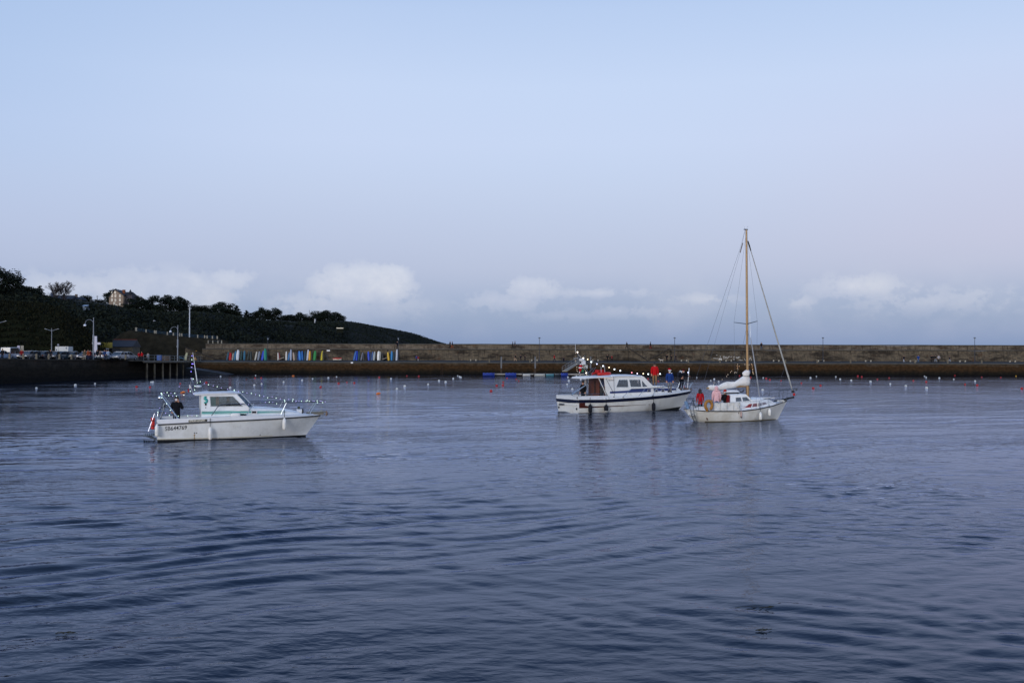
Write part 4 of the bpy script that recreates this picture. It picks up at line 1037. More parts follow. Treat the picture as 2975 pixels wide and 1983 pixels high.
    mb.tube([(.05, -1.16, 1.42), (.0, -.5, 1.42)], .02, 6); mb.tube([B.loc(449, 1201, -1), B.loc(431, 1252, -.9)], .018, 5); mb.tube([B.loc(452, 1203, .8), B.loc(444, 1250, .8)], .018, 5); mb.build('pushpit_rail', M_inox, e, smooth=True)
    mb = MB()
    for k in range(6): mb.box((-.12 - k * .09, -.3, .28), (.06, 1.3, .03))
    for y in (-.9, -.3, .3): mb.tube([(-.02, y, .30), (-.62, y, .26)], .025, 5); mb.tube([(-.02, y, .05), (-.5, y, .26)], .02, 5)
    mb.build('swim_platform', M_dinox, e)
    mb = MB(); mb.box((.9, .0, .64), (.5, .6, .4)); mb.box((.35, .3, .7), (.3, .5, .5)); mb.build('engine_box', M_grey, e)
    # bow rails
    def rl(pts, r=.018): return [B.loc(a, b, y) for a, b, y in pts]
    mb = MB()
    mb.tube(rl([(614.5, 1207, -1.22), (631.7, 1182.4, -1.2), (641, 1175.5, -1.2), (650, 1174, -1.19), (731.5, 1171, -1.1), (841, 1168.7, -.72), (920, 1167, -.25), (939, 1165.8, -.05)]), .02, 6)
    mirror = [Vector((p.x, -p.y, p.z)) for p in rl([(614.5, 1207, -1.22), (631.7, 1182.4, -1.2), (641, 1175.5, -1.2), (731.5, 1171, -1.1), (841, 1168.7, -.72), (920, 1167, -.25), (939, 1165.8, -.05)])]
    mb.tube(mirror, .02, 6); mb.tube([rl([(939, 1165.8, -.05)])[0], mirror[-1]], .02, 6); mb.build('bow_rail', M_dinox, e, smooth=True)
    for a, b, y, c, d_, y2 in ((737.7, 1171.5, -1.08, 715.5, 1206.5, -1.2), (832, 1169.3, -.75, 816, 1200, -.78), (920, 1167.4, -.25, 899, 1194, -.36)):
        t_, b_ = B.loc(a, b, y), B.loc(c, d_, y2)
        for sd in (1, -1): MB().tube([Vector((t_.x, sd * t_.y, t_.z)), Vector((b_.x, sd * b_.y, gz(b_.x) + .01))], .02, 6).build('stanchion', M_inox, e, smooth=True)
    # foredeck gear
    a, b = B.loc(862, 1193.5, -.1), B.loc(881, 1194, -.1); w_ = MB().tube([a, a + (b - a) * .75], .115, 12).build('windlass', M_deckw, e, smooth=True); MB().tube([a + (b - a) * .76, b], .118, 12).build('windlass_drum', M_blk, w_, smooth=True)
    p = B.loc(868, 1184.5, -.1); MB().box(tuple(p), (.12, .1, .14)).build('foredeck_vent', mat('olive_plastic', '3A4238', .6), e)
    mb = MB(); q = [B.loc(x, y, 0) for x, y in ((890, 1198.5), (905, 1198), (920, 1197.5), (935, 1196.5), (948, 1196))]; mb.tube(q, [.04, .05, .035, .05, .03], 6); mb.box(tuple(B.loc(925, 1201, 0)), (.5, .16, .07)); mb.build('bow_roller', mat('galvanised_chain', '7E7B70', .6, .5, var=.3, scale=20), e)
    MB().tube([B.loc(948, 1193, 0), B.loc(950, 1201, 0), B.loc(947, 1207, 0)], [.03, .06, .045], 6).build('anchor', mat('anchor_steel', '6E5B50', .6, .5, var=.3), e)
    MB().tube([B.loc(670, 1205.5, -1.12), B.loc(676, 1204.6, -1.12), B.loc(692, 1204.2, -1.12), B.loc(697, 1204, -1.12)], [.05, .095, .095, .05], 10).build('rolled_fender', M_fend, e, smooth=True)
    MB().ball(tuple(B.loc(705, 1204.3, -1.12)), (.12, .08, .05), 8, 6).ball(tuple(B.loc(713, 1205.5, -1.14)), (.06, .06, .06), 8, 6).build('mooring_line', M_rope, e, smooth=True)
    MB().tube([B.loc(731, 1184, -.6), B.loc(770, 1185.5, -.6), B.loc(806, 1188.3, -.5)], .022, 5).build('foredeck_hatch_trim', M_dinox, e)
    # aerial mast and its bracket, flag
    MB().tube([B.loc(572.5, 1107, .1), B.loc(560, 1023, .1)], [.03, .012], 6).build('aerial', mat('white_fibreglass', 'C6CBD0', .4), e, smooth=True)
    MB().tube([B.loc(565, 1140, .2), B.loc(566, 1119, .2), B.loc(575, 1117, .2), B.loc(583, 1119, .2), B.loc(584, 1138, .2)], .028, 6).tube([B.loc(571, 1108, .1), B.loc(574, 1138, .1)], .03, 6).tube([B.loc(566, 1128, .2), B.loc(584, 1128, .2)], .02, 5).build('aerial_bracket', M_dinox, e)
    MB().ball(tuple(B.loc(576, 1122, .1)), (.16, .16, .07), 12, 6).build('gps_dome', M_deckw, e, smooth=True)
    MB().ball(tuple(B.loc(580, 1112, .1)), (.06, .06, .07), 8, 6).build('mast_lamp', mat('dark_green_plastic', '123322', .4), e, smooth=True)
    fs = MB().tube([B.loc(559, 1141, -.2), B.loc(553, 1110, -.2)], .014, 5).build('flagstaff', M_inox, e)
    def fl(pts, nm, c):
        P = [B.loc(a, b, -.2) for a, b in pts]; n = Vector((0, .015, 0)); MB().loft([P, [p + n + Vector((0, .05 * math.sin(i * 2), 0)) for i, p in enumerate(P)]]).build(nm, cloth(c), fs)
    fl([(550, 1113), (554, 1111), (561, 1127), (557, 1125)], 'flag_blue', '1A2552'); fl([(549, 1116), (552, 1118.5), (556, 1126), (550, 1129)], 'flag_white', 'C9CBD2'); fl([(545.5, 1131), (548.5, 1128), (549.5, 1137), (546, 1140)], 'flag_red', '9E1420')
    # what rests on or hangs from it
    r_ = empty('rolled_float', B.world(B.loc(444, 1229, -.9)), 'bright red rolled float lashed upright behind the motor boat transom', 'float', B.a)
    MB().lathe([(.06, -.28), (.085, -.26), (.088, 0), (.085, .25), (.06, .27)], 12).build('roll', M_red, r_, smooth=True); MB().lathe([(.092, -.14), (.092, -.11)], 12).lathe([(.092, .11), (.092, .14)], 12).build('strap', M_blk, r_)
    fender(B, B.loc(456, 1251, -1.42), .56, .095, 'white fender at the stern corner of the white motor boat', rope=.1)
    fender(B, B.loc(610.5, 1260, -1.46), .56, .095, 'white fender amidships on the white motor boat', rope=.46)
    fender(B, B.loc(826, 1232, -1.06), .58, .095, 'white fender near the bow of the white motor boat', rope=.42)
    w = lambda px, py, y: B.world(B.loc(px, py, y))
    p = w(513, 1217, -.2); person((p.x, p.y, .42), B.a + R(-12), 1.66, '15171D', '14161B', 'person in a black coat and white mask in the motor boat stern', 'phone', mask='DDE1E6', detail=True, bulk=1.42, long_coat=True)
    p = w(662, 1170, -.25); person((p.x, p.y, .50), B.a + R(90), 1.58, '2A2826', '22211F', 'dark figure in a cap steering inside the motor boat cabin', 'helm', hat=('cap', '23211F'), detail=True)
    # strings of lights
    z = lambda pts, y: [(400 + a / 4.057, 1000 + b / 4.057, y(a) if callable(y) else y, c) for a, b, c in pts]
    yy = lambda a: interp(a, [(700, .1), (1150, 0), (1800, 0), (2200, -.1)])
    light_string(B, z([(737, 438, 'g'), (785, 460, 'v'), (835, 475, 'g'), (890, 487, 'v'), (937, 498, 'g'), (985, 511, 'v'), (1060, 528, 'v'), (1137, 536, 'g'), (1139, 548, 'g'), (1190, 553, 'v'), (1238, 558, 'g'), (1288, 572, 'v'), (1340, 577, 'g'), (1390, 590, 'v'), (1437, 602, 'g'), (1487, 612, 'v'), (1532, 628, 'g'), (1585, 617, 'v'), (1632, 632, 'g'), (1680, 640, 'v'), (1730, 655, 'g'), (1780, 648, 'v'), (1830, 648, 'g'), (1870, 668, 'v')], yy), 'green and violet fairy lights sloping from the aerial bracket down to the bow', 'fairy lights on the motor boat')
    yb = lambda a: interp(a, [(1200, -1.15), (1345, -1.1), (1800, -.7), (2120, -.25), (2220, -.05)])
    light_string(B, z([(1213, 700, 'v'), (1308, 707, 'v'), (1448, 690, 'g'), (1505, 683, 'v'), (1552, 680, 'g'), (1592, 683, 'v'), (1637, 698, 'g'), (1732, 683, 'g'), (1735, 668, 'g'), (1825, 668, 'g'), (1860, 673, 'v'), (1900, 668, 'v'), (1930, 668, 'g'), (1960, 672, 'v'), (1985, 670, 'g'), (2000, 660, 'g'), (2023, 670, 'g'), (2065, 665, 'v'), (2080, 668, 'v'), (2115, 663, 'g'), (2120, 685, 'g'), (2150, 668, 'v'), (2170, 668, 'v'), (2180, 685, 'g'), (2210, 675, 'v')], yb), 'green and violet fairy lights wound along the motor boat bow rail', 'fairy lights on the motor boat')
    light_string(B, z([(658, 583, 'v'), (620, 553, 'g'), (545, 597, 'g'), (488, 497, 'v'), (456, 610, 'g'), (437, 575, 'g'), (412, 608, 'v'), (392, 575, 'v'), (365, 603, 'g'), (347, 567, 'g'), (310, 570, 'v'), (283, 577, 'g')], -.2), 'green and violet fairy lights strung from the cabin roof to the stern gantry', 'fairy lights on the motor boat')
    light_string(B, z([(276, 574, 'g'), (285, 590, 'g'), (285, 628, 'g'), (340, 698, 'g'), (385, 775, 'g'), (432, 845, 'v'), (478, 843, 'g'), (410, 888, 'g')], -.75), 'green fairy lights running down the near leg of the stern gantry', 'fairy lights on the motor boat')
    light_string(B, z([(292, 708, 'g'), (262, 748, 'v'), (238, 797, 'g'), (330, 808, 'v'), (373, 835, 'g'), (590, 840, 'g'), (640, 838, 'v'), (697, 838, 'g')], .5), 'green and violet fairy lights looped along the far side of the motor boat cockpit', 'fairy lights on the motor boat')
    light_string(B, z([(640, 135, 'b'), (638, 180, 'g'), (640, 228, 'b'), (652, 230, 'b'), (632, 268, 'v'), (640, 270, 'v'), (630, 320, 'b'), (630, 400, 'v'), (655, 405, 'g'), (703, 450, 'g'), (735, 485, 'g'), (675, 490, 'g'), (672, 535, 'g'), (730, 465, 'g')], .1), 'deep violet fairy lights hanging down beside the motor boat aerial', 'fairy lights on the motor boat')
motorboat()
# ================================================================== WHITE CRUISER WITH THE NAVY BAND
def cruiser():
    B = BM
    e = empty('cabin_cruiser', B.o, 'white cabin cruiser with navy hull band and mahogany wheelhouse door', 'boat', B.a)
    zb = [(0, .94), (.2, .92), (.5, 1.04), (.75, 1.17), (1, 1.36)]
    H = Hull(zb, [(0, 1.60), (.25, 1.74), (.5, 1.70), (.7, 1.38), (.84, .92), (.94, .42), (1, .03)], [(0, 1.42), (.3, 1.50), (.55, 1.25), (.75, .74), (.9, .25), (1, 0)], [(0, -.5), (.8, -.5), (1, -.2)],
             [(-1, .1), (0, 0), (1.3, -.12)], [(-1, 9.2), (-.3, 9.7), (0, 9.92), (.24, 10.17), (1.36, 10.94)], .75)
    H.skin().build('hull', M_gel2, e, smooth=True)
    H.band(lambda u: -.15, lambda u: .02 + .20 * max(0, u - .72) / .28, .006, u1=.985).build('antifouling', M_anti, e)
    lo = lambda u: interp(u, [(0, .74), (.2, .72), (.5, .83), (.75, .97), (1, 1.18)]); hi = lambda u: interp(u, zb)
    bd = H.band(lo, hi, .012, .03)
    r = []                                                    # the band runs on across the transom
    for k in range(9):
        t = -1 + 2 * k / 8; r.append((t * (1.6 - .02), t))
    mb = bd; mb.loft([[Vector((-.10 - .012, y, lo(0) - .0 - .05 * (1 - abs(t)))), Vector((-.12 - .015, y, hi(0) + .02 * (1 - abs(t)))), Vector((-.06, y, hi(0))), Vector((-.06, y, lo(0)))] for y, t in r])
    mb.build('navy_band', M_navy, e)
    H.band(lambda u: hi(u) - .012, lambda u: hi(u) + .025, .04, .06).build('gunwale_rail', M_blk, e, smooth=True)
    # mahogany coloured flash: an upright block at the quarter and a long tapering spear
    mb = H.band(lambda u: .36, lambda u: lo(u) - .005, .008, .02, 0.004, .05, (-1, 1), 6); b2 = H.band(lambda u: .36 + .26 * (u - .05), lambda u: .36 + .26 * (u - .05) + .10 * max(.15, 1 - (u - .05) / .5) ** .8, .008, .02, .05, .56, (-1, 1), 30)
    mb.add(b2.v, b2.f); b3 = H.band(lambda u: .36 + (u - .05) * .26 + .09, lambda u: .36 + .26 * max(0, .085 - u) / .035 * .35 + .1, .008, .02, .05, .085, (-1, 1), 6); mb.add(b3.v, b3.f); mb.build('brown_flash', M_brownp, e)
    gz = lambda x: interp(x, [(-.1, 1.21), (2.1, 1.22), (3.0, 1.13), (5.3, 1.15), (8.3, 1.32), (10.9, 1.50)])
    def top(x): u = H.u_at(x, 1.1); return interp(u, zb)
    def edge(x, sd, inn=.05):
        return Vector((x, sd * max(H.y_at(min(x, 10.9), top(x)) - inn, .015), gz(x)))
    def low(x, sd): return Vector((x, sd * max(H.y_at(min(x, 10.92), top(x)) - .012, .02), top(x)))
    mb = MB(); rings = []
    for i in range(9):
        x = -.12 + 2.5 * i / 8; r = []
        for sd in (-1, 1):
            q = [low(x, sd), edge(x, sd), edge(x, sd, .26), Vector((x, sd * edge(x, 1, .28).y, .55))]; r += q if sd < 0 else q[::-1]
        rings.append(r)
    mb.loft(rings, cap=False, closed=False); rings = []
    for i in range(26):
        x = 2.40 + 8.5 * i / 25; a, b = edge(x, -1), edge(x, -1, .12); 
        if abs(a.y) < .16: b = a.lerp(Vector((x, 0, a.z)), .5)
        m_ = lambda v: Vector((v.x, -v.y, v.z)); rings.append([low(x, -1), a, b, Vector((x, 0, gz(x) + .04)), m_(b), m_(a), low(x, 1)])
    mb.loft(rings, cap=False, closed=False); mb.box((-.09, 0, 1.08), (.1, 3.0, .27)); mb.build('deck', M_deckw, e, smooth=True)
    # forward coachroof
    def cw(x): return interp(x, [(2.4, 1.08), (5.6, 1.10), (6.6, 1.18), (8, .95), (9.0, .66), (9.6, .42)])
    mb = MB(); rings = []
    for x, zt in ((5.4, 1.80), (6.0, 1.81), (6.6, 1.81), (7.5, 1.80), (8.4, 1.76), (9.1, 1.70), (9.55, 1.60), (9.75, 1.45)):
        w = cw(x); z0 = gz(x) - .04; rings.append([Vector((x, -w, z0)), Vector((x, -w * .96, zt - .05)), Vector((x, -w * .88, zt)), Vector((x, 0, zt + .05)), Vector((x, w * .88, zt)), Vector((x, w * .96, zt - .05)), Vector((x, w, z0))])
    mb.loft(rings); mb.build('coachroof', M_gel2, e, smooth=True)
    # cabin sides with their windows, outward flare below
    X = lambda px, py: B.xz(px, py, -1.22)
    fn = lambda sd: (lambda a, b, t: Vector((a, sd * (1.30 - .13 * (b - 1.1) - t), b)))
    out = [(2.62, 1.12), (2.40, 1.55), (2.36, 2.42), (2.45, 2.56), (5.78, 2.53), (6.60, 1.80), (6.60, 1.12)]
    q = lambda l: [X(1590 + a / 4.706, 990 + b / 4.706) for a, b in l]
    wins = [q([(985, 527), (1108, 527), (1112, 635), (941, 635)]), q([(1125, 527), (1280, 527), (1290, 632), (1140, 632)]), q([(1298, 535), (1369, 626), (1302, 630)])]
    for sd in (-1, 1):
        s_ = MB().plate(out, wins, fn(sd), .06).build('cabin_side', M_gel2, e)
        for k, wn in enumerate(wins):
            f = MB(); c = (sum(a for a, _ in wn) / len(wn), sum(b for _, b in wn) / len(wn))
            inn = [(c[0] + (a - c[0]) * .95, c[1] + (b - c[1]) * .92) for a, b in wn]
            wf = MB().plate(wn, [inn], lambda a, b, t, sd=sd: fn(sd)(a, b, t - .012), .03).build('window_frame', M_inox, s_)
            MB().plate(inn, [], lambda a, b, t, sd=sd: fn(sd)(a, b, t + .01), .008).build('pane', M_glassD, wf)
        if sd < 0:
            for px in (1853,): a = B.loc(px, 1102, -1.15); b = B.loc(px + 1.5, 1123, -1.15); MB().tube([a, b], .022, 5).build('mullion', M_inox, s_)
    mb = MB()
    for y in (-.5, .5): mb.box((4.6, y, 1.75), (.45, .45, .5))
    mb.box((5.75, 0, 1.75), (.3, 2.2, .3)); mb.tube([(5.4, -.4, 1.9), (5.35, -.4, 2.1)], .03, 5); mb.lathe([(.17, 0), (.17, .02)], 12, (5.35, -.4, 2.1), (-1, 0, .4)); mb.build('wheelhouse_furniture', mat('dark_upholstery', '23262C', .8, var=.2), e)
    # roof with the long lip over the cockpit
    rings = []
    for x, w, z0, z1 in ((.80, .86, 2.42, 2.50), (.86, 1.0, 2.42, 2.56), (1.5, 1.12, 2.47, 2.60), (2.35, 1.17, 2.48, 2.62), (3.5, 1.17, 2.55, 2.69), (5.0, 1.14, 2.55, 2.68), (5.74, 1.08, 2.52, 2.64), (5.9, .96, 2.5, 2.58)):
        rings.append([Vector((x, -w, z0)), Vector((x, -w * 1.01, (z0 + z1) / 2)), Vector((x, -w * .85, z1 - .01)), Vector((x, 0, z1 + .03)), Vector((x, w * .85, z1 - .01)), Vector((x, w * 1.01, (z0 + z1) / 2)), Vector((x, w, z0))])
    MB().loft(rings).build('roof', M_deckw, e, smooth=True)
    t0 = [(5.80, -1.09, 2.53), (5.96, -.4, 2.56), (5.96, .4, 2.56), (5.80, 1.09, 2.53)]; b0 = [(6.60, -1.18, 1.80), (6.84, -.45, 1.83), (6.84, .45, 1.83), (6.60, 1.18, 1.80)]
    fr = MB()
    for k in range(4): fr.tube([b0[k], t0[k]], .04, 5)
    fr.tube(b0, .04, 5).tube(t0, .035, 5); ws = fr.build('windscreen', M_gel2, e)
    for k in range(3):
        p = [Vector(b0[k]), Vector(b0[k + 1]), Vector(t0[k + 1]), Vector(t0[k])]; n = (p[1] - p[0]).cross(p[3] - p[0]).normalized() * .008; MB().loft([p, [v + n for v in p]]).build('pane', M_glassD, ws)
    # aft bulkhead in mahogany with its doorway, white pillar
    MB().plate([(-1.2, .58), (1.2, .58), (1.1, 2.48), (-1.1, 2.48)], [[(-1.02, .62), (-.36, .62), (-.36, 2.36), (-1.02, 2.36)]], lambda a, b, t: Vector((2.40 + t, a, b)), .05).build('aft_bulkhead', M_brown, e)
    MB().box((2.385, .2, 1.75), (.02, .13, .95)).build('bulkhead_window', mat('dim_pane', '3A3532', .15, spec=.6), e)
    MB().box((2.05, .98, 1.55), (.09, .09, 1.9)).tube([(1.9, -1.1, 2.46), (2.45, -1.24, 1.25)], .03, 5).build('roof_pillar', M_gel2, e)
    MB().tube([B.loc(1662, 1147, -1.35), B.loc(1663, 1144, -1.3), B.loc(1709, 1113, -.6)], .045, 7).build('davit_arm', M_inox, e, smooth=True)
    mb = MB(); mb.tube([(-.05, -1.42, 1.36), (2.2, -1.5, 1.36)], .022, 6).tube([(-.05, 1.42, 1.36), (2.2, 1.5, 1.36)], .022, 6).tube([(-.05, -1.42, 1.36), (-.08, 0, 1.36), (-.05, 1.42, 1.36)], .022, 6)
    for x in (0, 1.1, 2.1):
        for y in (-1.45, 1.45): mb.tube([(x, y, 1.2), (x, y, 1.36)], .02, 5)
    mb.build('stern_rail', M_dinox, e); MB().tube([(-.06, 1.25, 1.2), B.loc(1630.5, 1110, 1.25)], .02, 5).build('flagstaff', mat('dark_staff', '23283A', .5), e)
    # painted trim on the cabin side, round-cornered ports
    def cy(x, z): return cw(x) * (1 - .04 * max(0, z - 1.15) / .6) if x > 6.55 else 1.30 - .13 * (z - 1.1)
    mb = MB()
    for sd in (-1, 1):
        rings = []
        for x in [2.75 + .2 * k for k in range(33)]:
            z0 = interp(x, [(2.7, 1.35), (5.5, 1.41), (9.2, 1.50)]); z1 = interp(x, [(2.7, 1.50), (4.35, 1.55), (4.7, 1.68), (6.6, 1.68), (9.2, 1.64)])
            rings.append([Vector((x, sd * (cy(x, z0) + .006), z0)), Vector((x, sd * (cy(x, z1) + .006), z1)), Vector((x, sd * (cy(x, z1) - .02), z1)), Vector((x, sd * (cy(x, z0) - .02), z0))])
        mb.loft(rings)
    mb.build('blue_stripe', M_blue, e)
    for px in (1882, 1906, 1928, 1949):
        p = B.loc(px, 1134.5, -1.1)
        for sd in (-1, 1):
            y = sd * (cy(p.x, p.z) + .012); sl = -sd * .12
            f = MB().plate([(-.16, -.1), (.16, -.1), (.16, .1), (-.16, .1)], [[(-.125, -.075), (.125, -.075), (.125, .075), (-.125, .075)]], lambda a, b, t: Vector((p.x + a, y + sl * a - sd * (t - .01), p.z + b)), .03).build('porthole', M_inox, e)
            MB().plate([(-.125, -.075), (.125, -.075), (.125, .075), (-.125, .075)], [], lambda a, b, t: Vector((p.x + a, y + sl * a - sd * t, p.z + b)), .01).build('pane', mat('port_glass', '1A2030', .12, spec=.6), f)
    mb = MB()
    for sd in (-1, 1): mb.tube([Vector((x, sd * (cw(x) * .94), interp(x, [(4.6, 1.86), (8.6, 1.84)]))) for x in (4.7, 5.6, 6.6, 7.6, 8.6)] if False else [Vector((x, sd * (cw(x) * .95 + .02), 1.80)) for x in (6.7, 7.6, 8.6)], .02, 5)
    mb.build('grab_rail', M_deckw, e)
    # side rails and pulpit
    tops = [B.loc(1834, 1129.5, -1.62), B.loc(1875, 1128, -1.55), B.loc(1909, 1126.5, -1.40), B.loc(1940, 1121, -1.15), B.loc(1964, 1115, -.85), B.loc(1989.5, 1108, -.3), B.loc(2012, 1110, -.05)]
    for sd in (1, -1):
        T = [Vector((p.x, p.y * sd, p.z)) for p in tops]
        MB().tube(T, .02, 6).build('side_rail', M_dinox if sd > 0 else M_inox, e, smooth=True)
        for k, (px, py, y) in enumerate(((1811, 1153.6, -1.62), (1855.6, 1152.6, -1.62), (1896, 1148, -1.45))):
            b = B.loc(px, py, y); MB().tube([T[k], Vector((b.x, b.y * sd, gz(b.x)))], .018, 6).build('stanchion', M_inox, e)
    for p, q in ((tops[6], Vector((10.75, -.06, 1.52))), (tops[5], Vector((9.9, -.35, 1.44))), (tops[4], Vector((9.0, -.75, 1.38)))):
        for sd in (1, -1): MB().tube([Vector((p.x, p.y * sd, p.z)), Vector((q.x, q.y * sd, q.z))], .018, 6).build('stanchion', M_inox, e)
    MB().tube([B.loc(1997, 1131, 0), B.loc(2002, 1068.6, 0)], .03, 6).build('bow_staff', M_deckw, e, smooth=True)
    mb = MB(); mb.box((10.3, 0, 1.54), (.7, .2, .12)); mb.tube([(9.8, .1, 1.56), (10.5, .0, 1.6), (11.05, 0, 1.5)], .06, 6); mb.ball((9.9, -.1, 1.56), (.15, .12, .1), 8, 6); mb.build('anchor_gear', mat('anchor_steel', '6E5B50'), e)
    mb = MB()
    for px, py, y in ((1810, 1153, -1.66), (1897, 1148.5, -1.6), (1781, 1151, -1.6), (1677, 1153.5, -1.6)): p = B.loc(px, py, y); mb.box((p.x, -H.y_at(p.x, top(p.x)) + .02, p.z - .02), (.12, .05, .05))
    mb.build('cleat', M_dinox, e)
    mb = MB()
    for px, py in ((1673, 1190), (1623, 1184)): p = B.loc(px, py, 0); mb
    for y in (-1.25, 1.3): mb.lathe([(.08, 0), (.085, .03), (.05, .04)], 10, (-.03, y, .30), (-1, 0, 0))
    for x, z in ((6.1, .5), (2.6, .22)): mb.lathe([(.035, 0), (.035, .02)], 8, (x, -H.y_at(x, z) - .0, z), (0, -1, 0))
    mb.build('exhaust_outlet', M_blk, e)
    # lettering: name on the transom, registration on the cabin side
    text_mesh('BI MARCR', .19, lambda u, v, t: Vector((-.095 - t, 1.22 - u, .46 + v + u * .03)), 'transom_name', M_navy, e, bold=.006, squash=.95)
    a0 = B.loc(1767, 1106, -1.1); text_mesh('BB B.01007', .13, lambda u, v, t: Vector((a0.x + u, fn(-1)(0, a0.z + v, -t - .003).y, a0.z + v)), 'registration_number', mat('black_lettering', '1C1E22'), e, squash=.8)
    # mast of three tubes with radar, aerials and plates
    ap = B.loc(1678, 1024, 0); MB().tube([ap, (1.62, -.35, 2.6)], .028, 6).tube([ap, (1.62, .35, 2.6)], .028, 6).tube([ap, Vector((.95, 0, 3.2)), (.9, 0, 2.56)], .026, 6).tube([(1.15, -.18, 3.55), (1.15, .18, 3.55)], .02, 5).tube([(1.3, -.25, 3.1), (1.3, .25, 3.1)], .02, 5).build('tripod_mast', M_dinox, e, smooth=True)
    MB().tube([B.loc(1672, 1024, .1), B.loc(1671.5, 998, .1)], .012, 5).tube([B.loc(1666, 1041, .1), B.loc(1680, 1040, .1)], .016, 5).build('aerial', mat('white_fibreglass', 'C6CBD0'), e)
    MB().lathe([(.12, 0), (.2, .05), (.21, .14), (.14, .2)], 14, tuple(B.loc(1690, 1049, 0))).build('radar_dome', M_deckw, e, smooth=True)
    a = B.loc(1695, 1053, -.1); MB().box(tuple(a), (.24, .2, .28)).tube([a + Vector((-.2, 0, .12)), a + Vector((.2, 0, -.12))], .04, 5).build('lamp_bracket', M_deckw, e)
    a = B.loc(1702.5, 1065, -.2); MB().box(tuple(a), (.26, .05, .24)).build('reflector_plate', mat('pale_plate', 'B9BAB2', .6, var=.1), e)
    a, b = B.loc(1705, 1087, -.3), B.loc(1724, 1068, -.3); MB().tube([a, b], .03, 5).tube([B.loc(1717, 1088, -.4), B.loc(1731, 1066, -.4)], .022, 5).tube([B.loc(1693, 1045, 0), B.loc(1722, 1076, -.3)], .014, 4).build('stay', M_dinox, e)
    for a, b, c_, d_ in ((1747, 1090, 1746, 1064), (1757.5, 1089, 1756.5, 1061)): MB().tube([B.loc(a, b, -.3), B.loc(c_, d_, -.3)], .012, 5).build('whip_aerial', mat('white_fibreglass', 'C6CBD0'), e)
    a = B.loc(1692, 1076, 0); MB().ball(tuple(a), (.13, .13, .14), 10, 8).build('green_lamp', mat('green_lens', '1F6B45', .3), e, smooth=True)
    MB().tube([B.loc(1760, 1098, -1.22), B.loc(1783, 1142, -1.34)], .014, 4).tube([B.loc(1783, 1093, -1.2), B.loc(1785, 1149, -1.4)], .012, 4).build('side_line', M_rope, e)
    # things carried
    w = lambda px, py, y: B.world(B.loc(px, py, y))
    p = B.loc(1752, 1096, -.3); f = empty('inflatable_dinghy', B.world(Vector((p.x, 0, 2.66))), 'red inflatable dinghy lying on the wheelhouse roof of the cruiser', 'dinghy', B.a)
    MB().tube([(-.5, -.42, .1), (.4, -.42, .11), (.66, -.17, .13), (.66, .17, .13), (.4, .42, .11), (-.5, .42, .1)], .11, 10).build('side_tubes', M_orange, f, smooth=True); MB().box((0, 0, .06), (.95, .62, .05)).build('floor', mat('grey_hypalon', '5A3A38', .8), f)
    p = B.loc(1747, 1086, -.1); f = empty('liferaft_case', B.world(Vector((p.x, .1, 2.93))), 'long red case set on top of the red inflatable dinghy', 'case', B.a)
    mb = MB(); rr = [[Vector((x, y * k, z)) for y, z in ((-.2, -.12), (-.24, 0), (-.18, .12), (.18, .12), (.24, 0), (.2, -.12))] for x, k in ((-.32, .8), (-.27, 1), (.27, 1), (.32, .8))]; mb.loft(rr); mb.build('shell', M_red, f); MB().box((-.2, 0, 0), (.04, .5, .27)).box((.2, 0, 0), (.04, .5, .27)).build('strap', mat('dark_red_strap', '6B120F', .8), f)
    f = empty('hanging_red_bundle', w(1686.5, 1067, -.1), 'red cloth bundle with white trim hanging from the cruiser tripod mast', 'decoration', B.a)
    MB().tube([(0, 0, .22), (.02, 0, .1), (-.02, 0, -.06), (0, 0, -.26)], [.06, .13, .12, .05], 9).tube([(.02, -.02, -.16), (-.1, -.04, -.34)], [.07, .04], 7).build('cloth', cloth('A8131D'), f, smooth=True); MB().lathe([(.125, -.04), (.14, -.02), (.14, .02), (.12, .04)], 10, (-.01, 0, -.02)).tube([(.08, 0, .1), (.22, -.02, -.02)], .04, 6).ball((.01, 0, .2), .075, 8, 6).ball((-.11, -.05, -.36), .05, 8, 6).build('white_trim', cloth('DADADA'), f, smooth=True)
    fender(B, B.loc(1715, 1186.5, -1.72), .60, .14, 'navy fender hanging below the mahogany doorway of the cruiser', M_fendb, fat=True, rope=.5)
    fender(B, B.loc(1761, 1186, -1.80), .52, .15, 'navy fender with a white lower end on the cruiser side', M_fendb, tip=M_fend, fat=True, rope=.5)
    fender(B, B.loc(1899, 1181.5, -1.55), .62, .14, 'navy fender hanging below the portholes of the cruiser bow', M_fendb, fat=True, rope=.6)
    # the crew
    p = w(1902, 1121, -.1); person((p.x, p.y, 1.84), B.a + R(-28), 1.74, 'B3161C', '8A6A4A', 'person in a bright red jacket and tan trousers standing on the cruiser foredeck', 'stand', hair='17110F', shoes='4A2F22', mask='6E5648', detail=True, bulk=1.38)
    p = w(1945.5, 1141, -.85); person((p.x, p.y, 1.33), B.a + R(-24), 1.74, '1D3A78', '7D7C7E', 'person in a blue jacket and red white-trimmed hat on the cruiser side deck', 'stand', hat=('trimmed',), mask='C9D6DB', detail=True, bulk=1.28)
    p = w(1979, 1137, -.1); person((p.x, p.y, 1.50), B.a + R(-5), 1.62, '10131C', '0F121A', 'person in black with a dark red cap reaching for the cruiser bow staff', 'reach', hat=('wool', '4A1214'), shoes='14161A', detail=True, bulk=1.15)
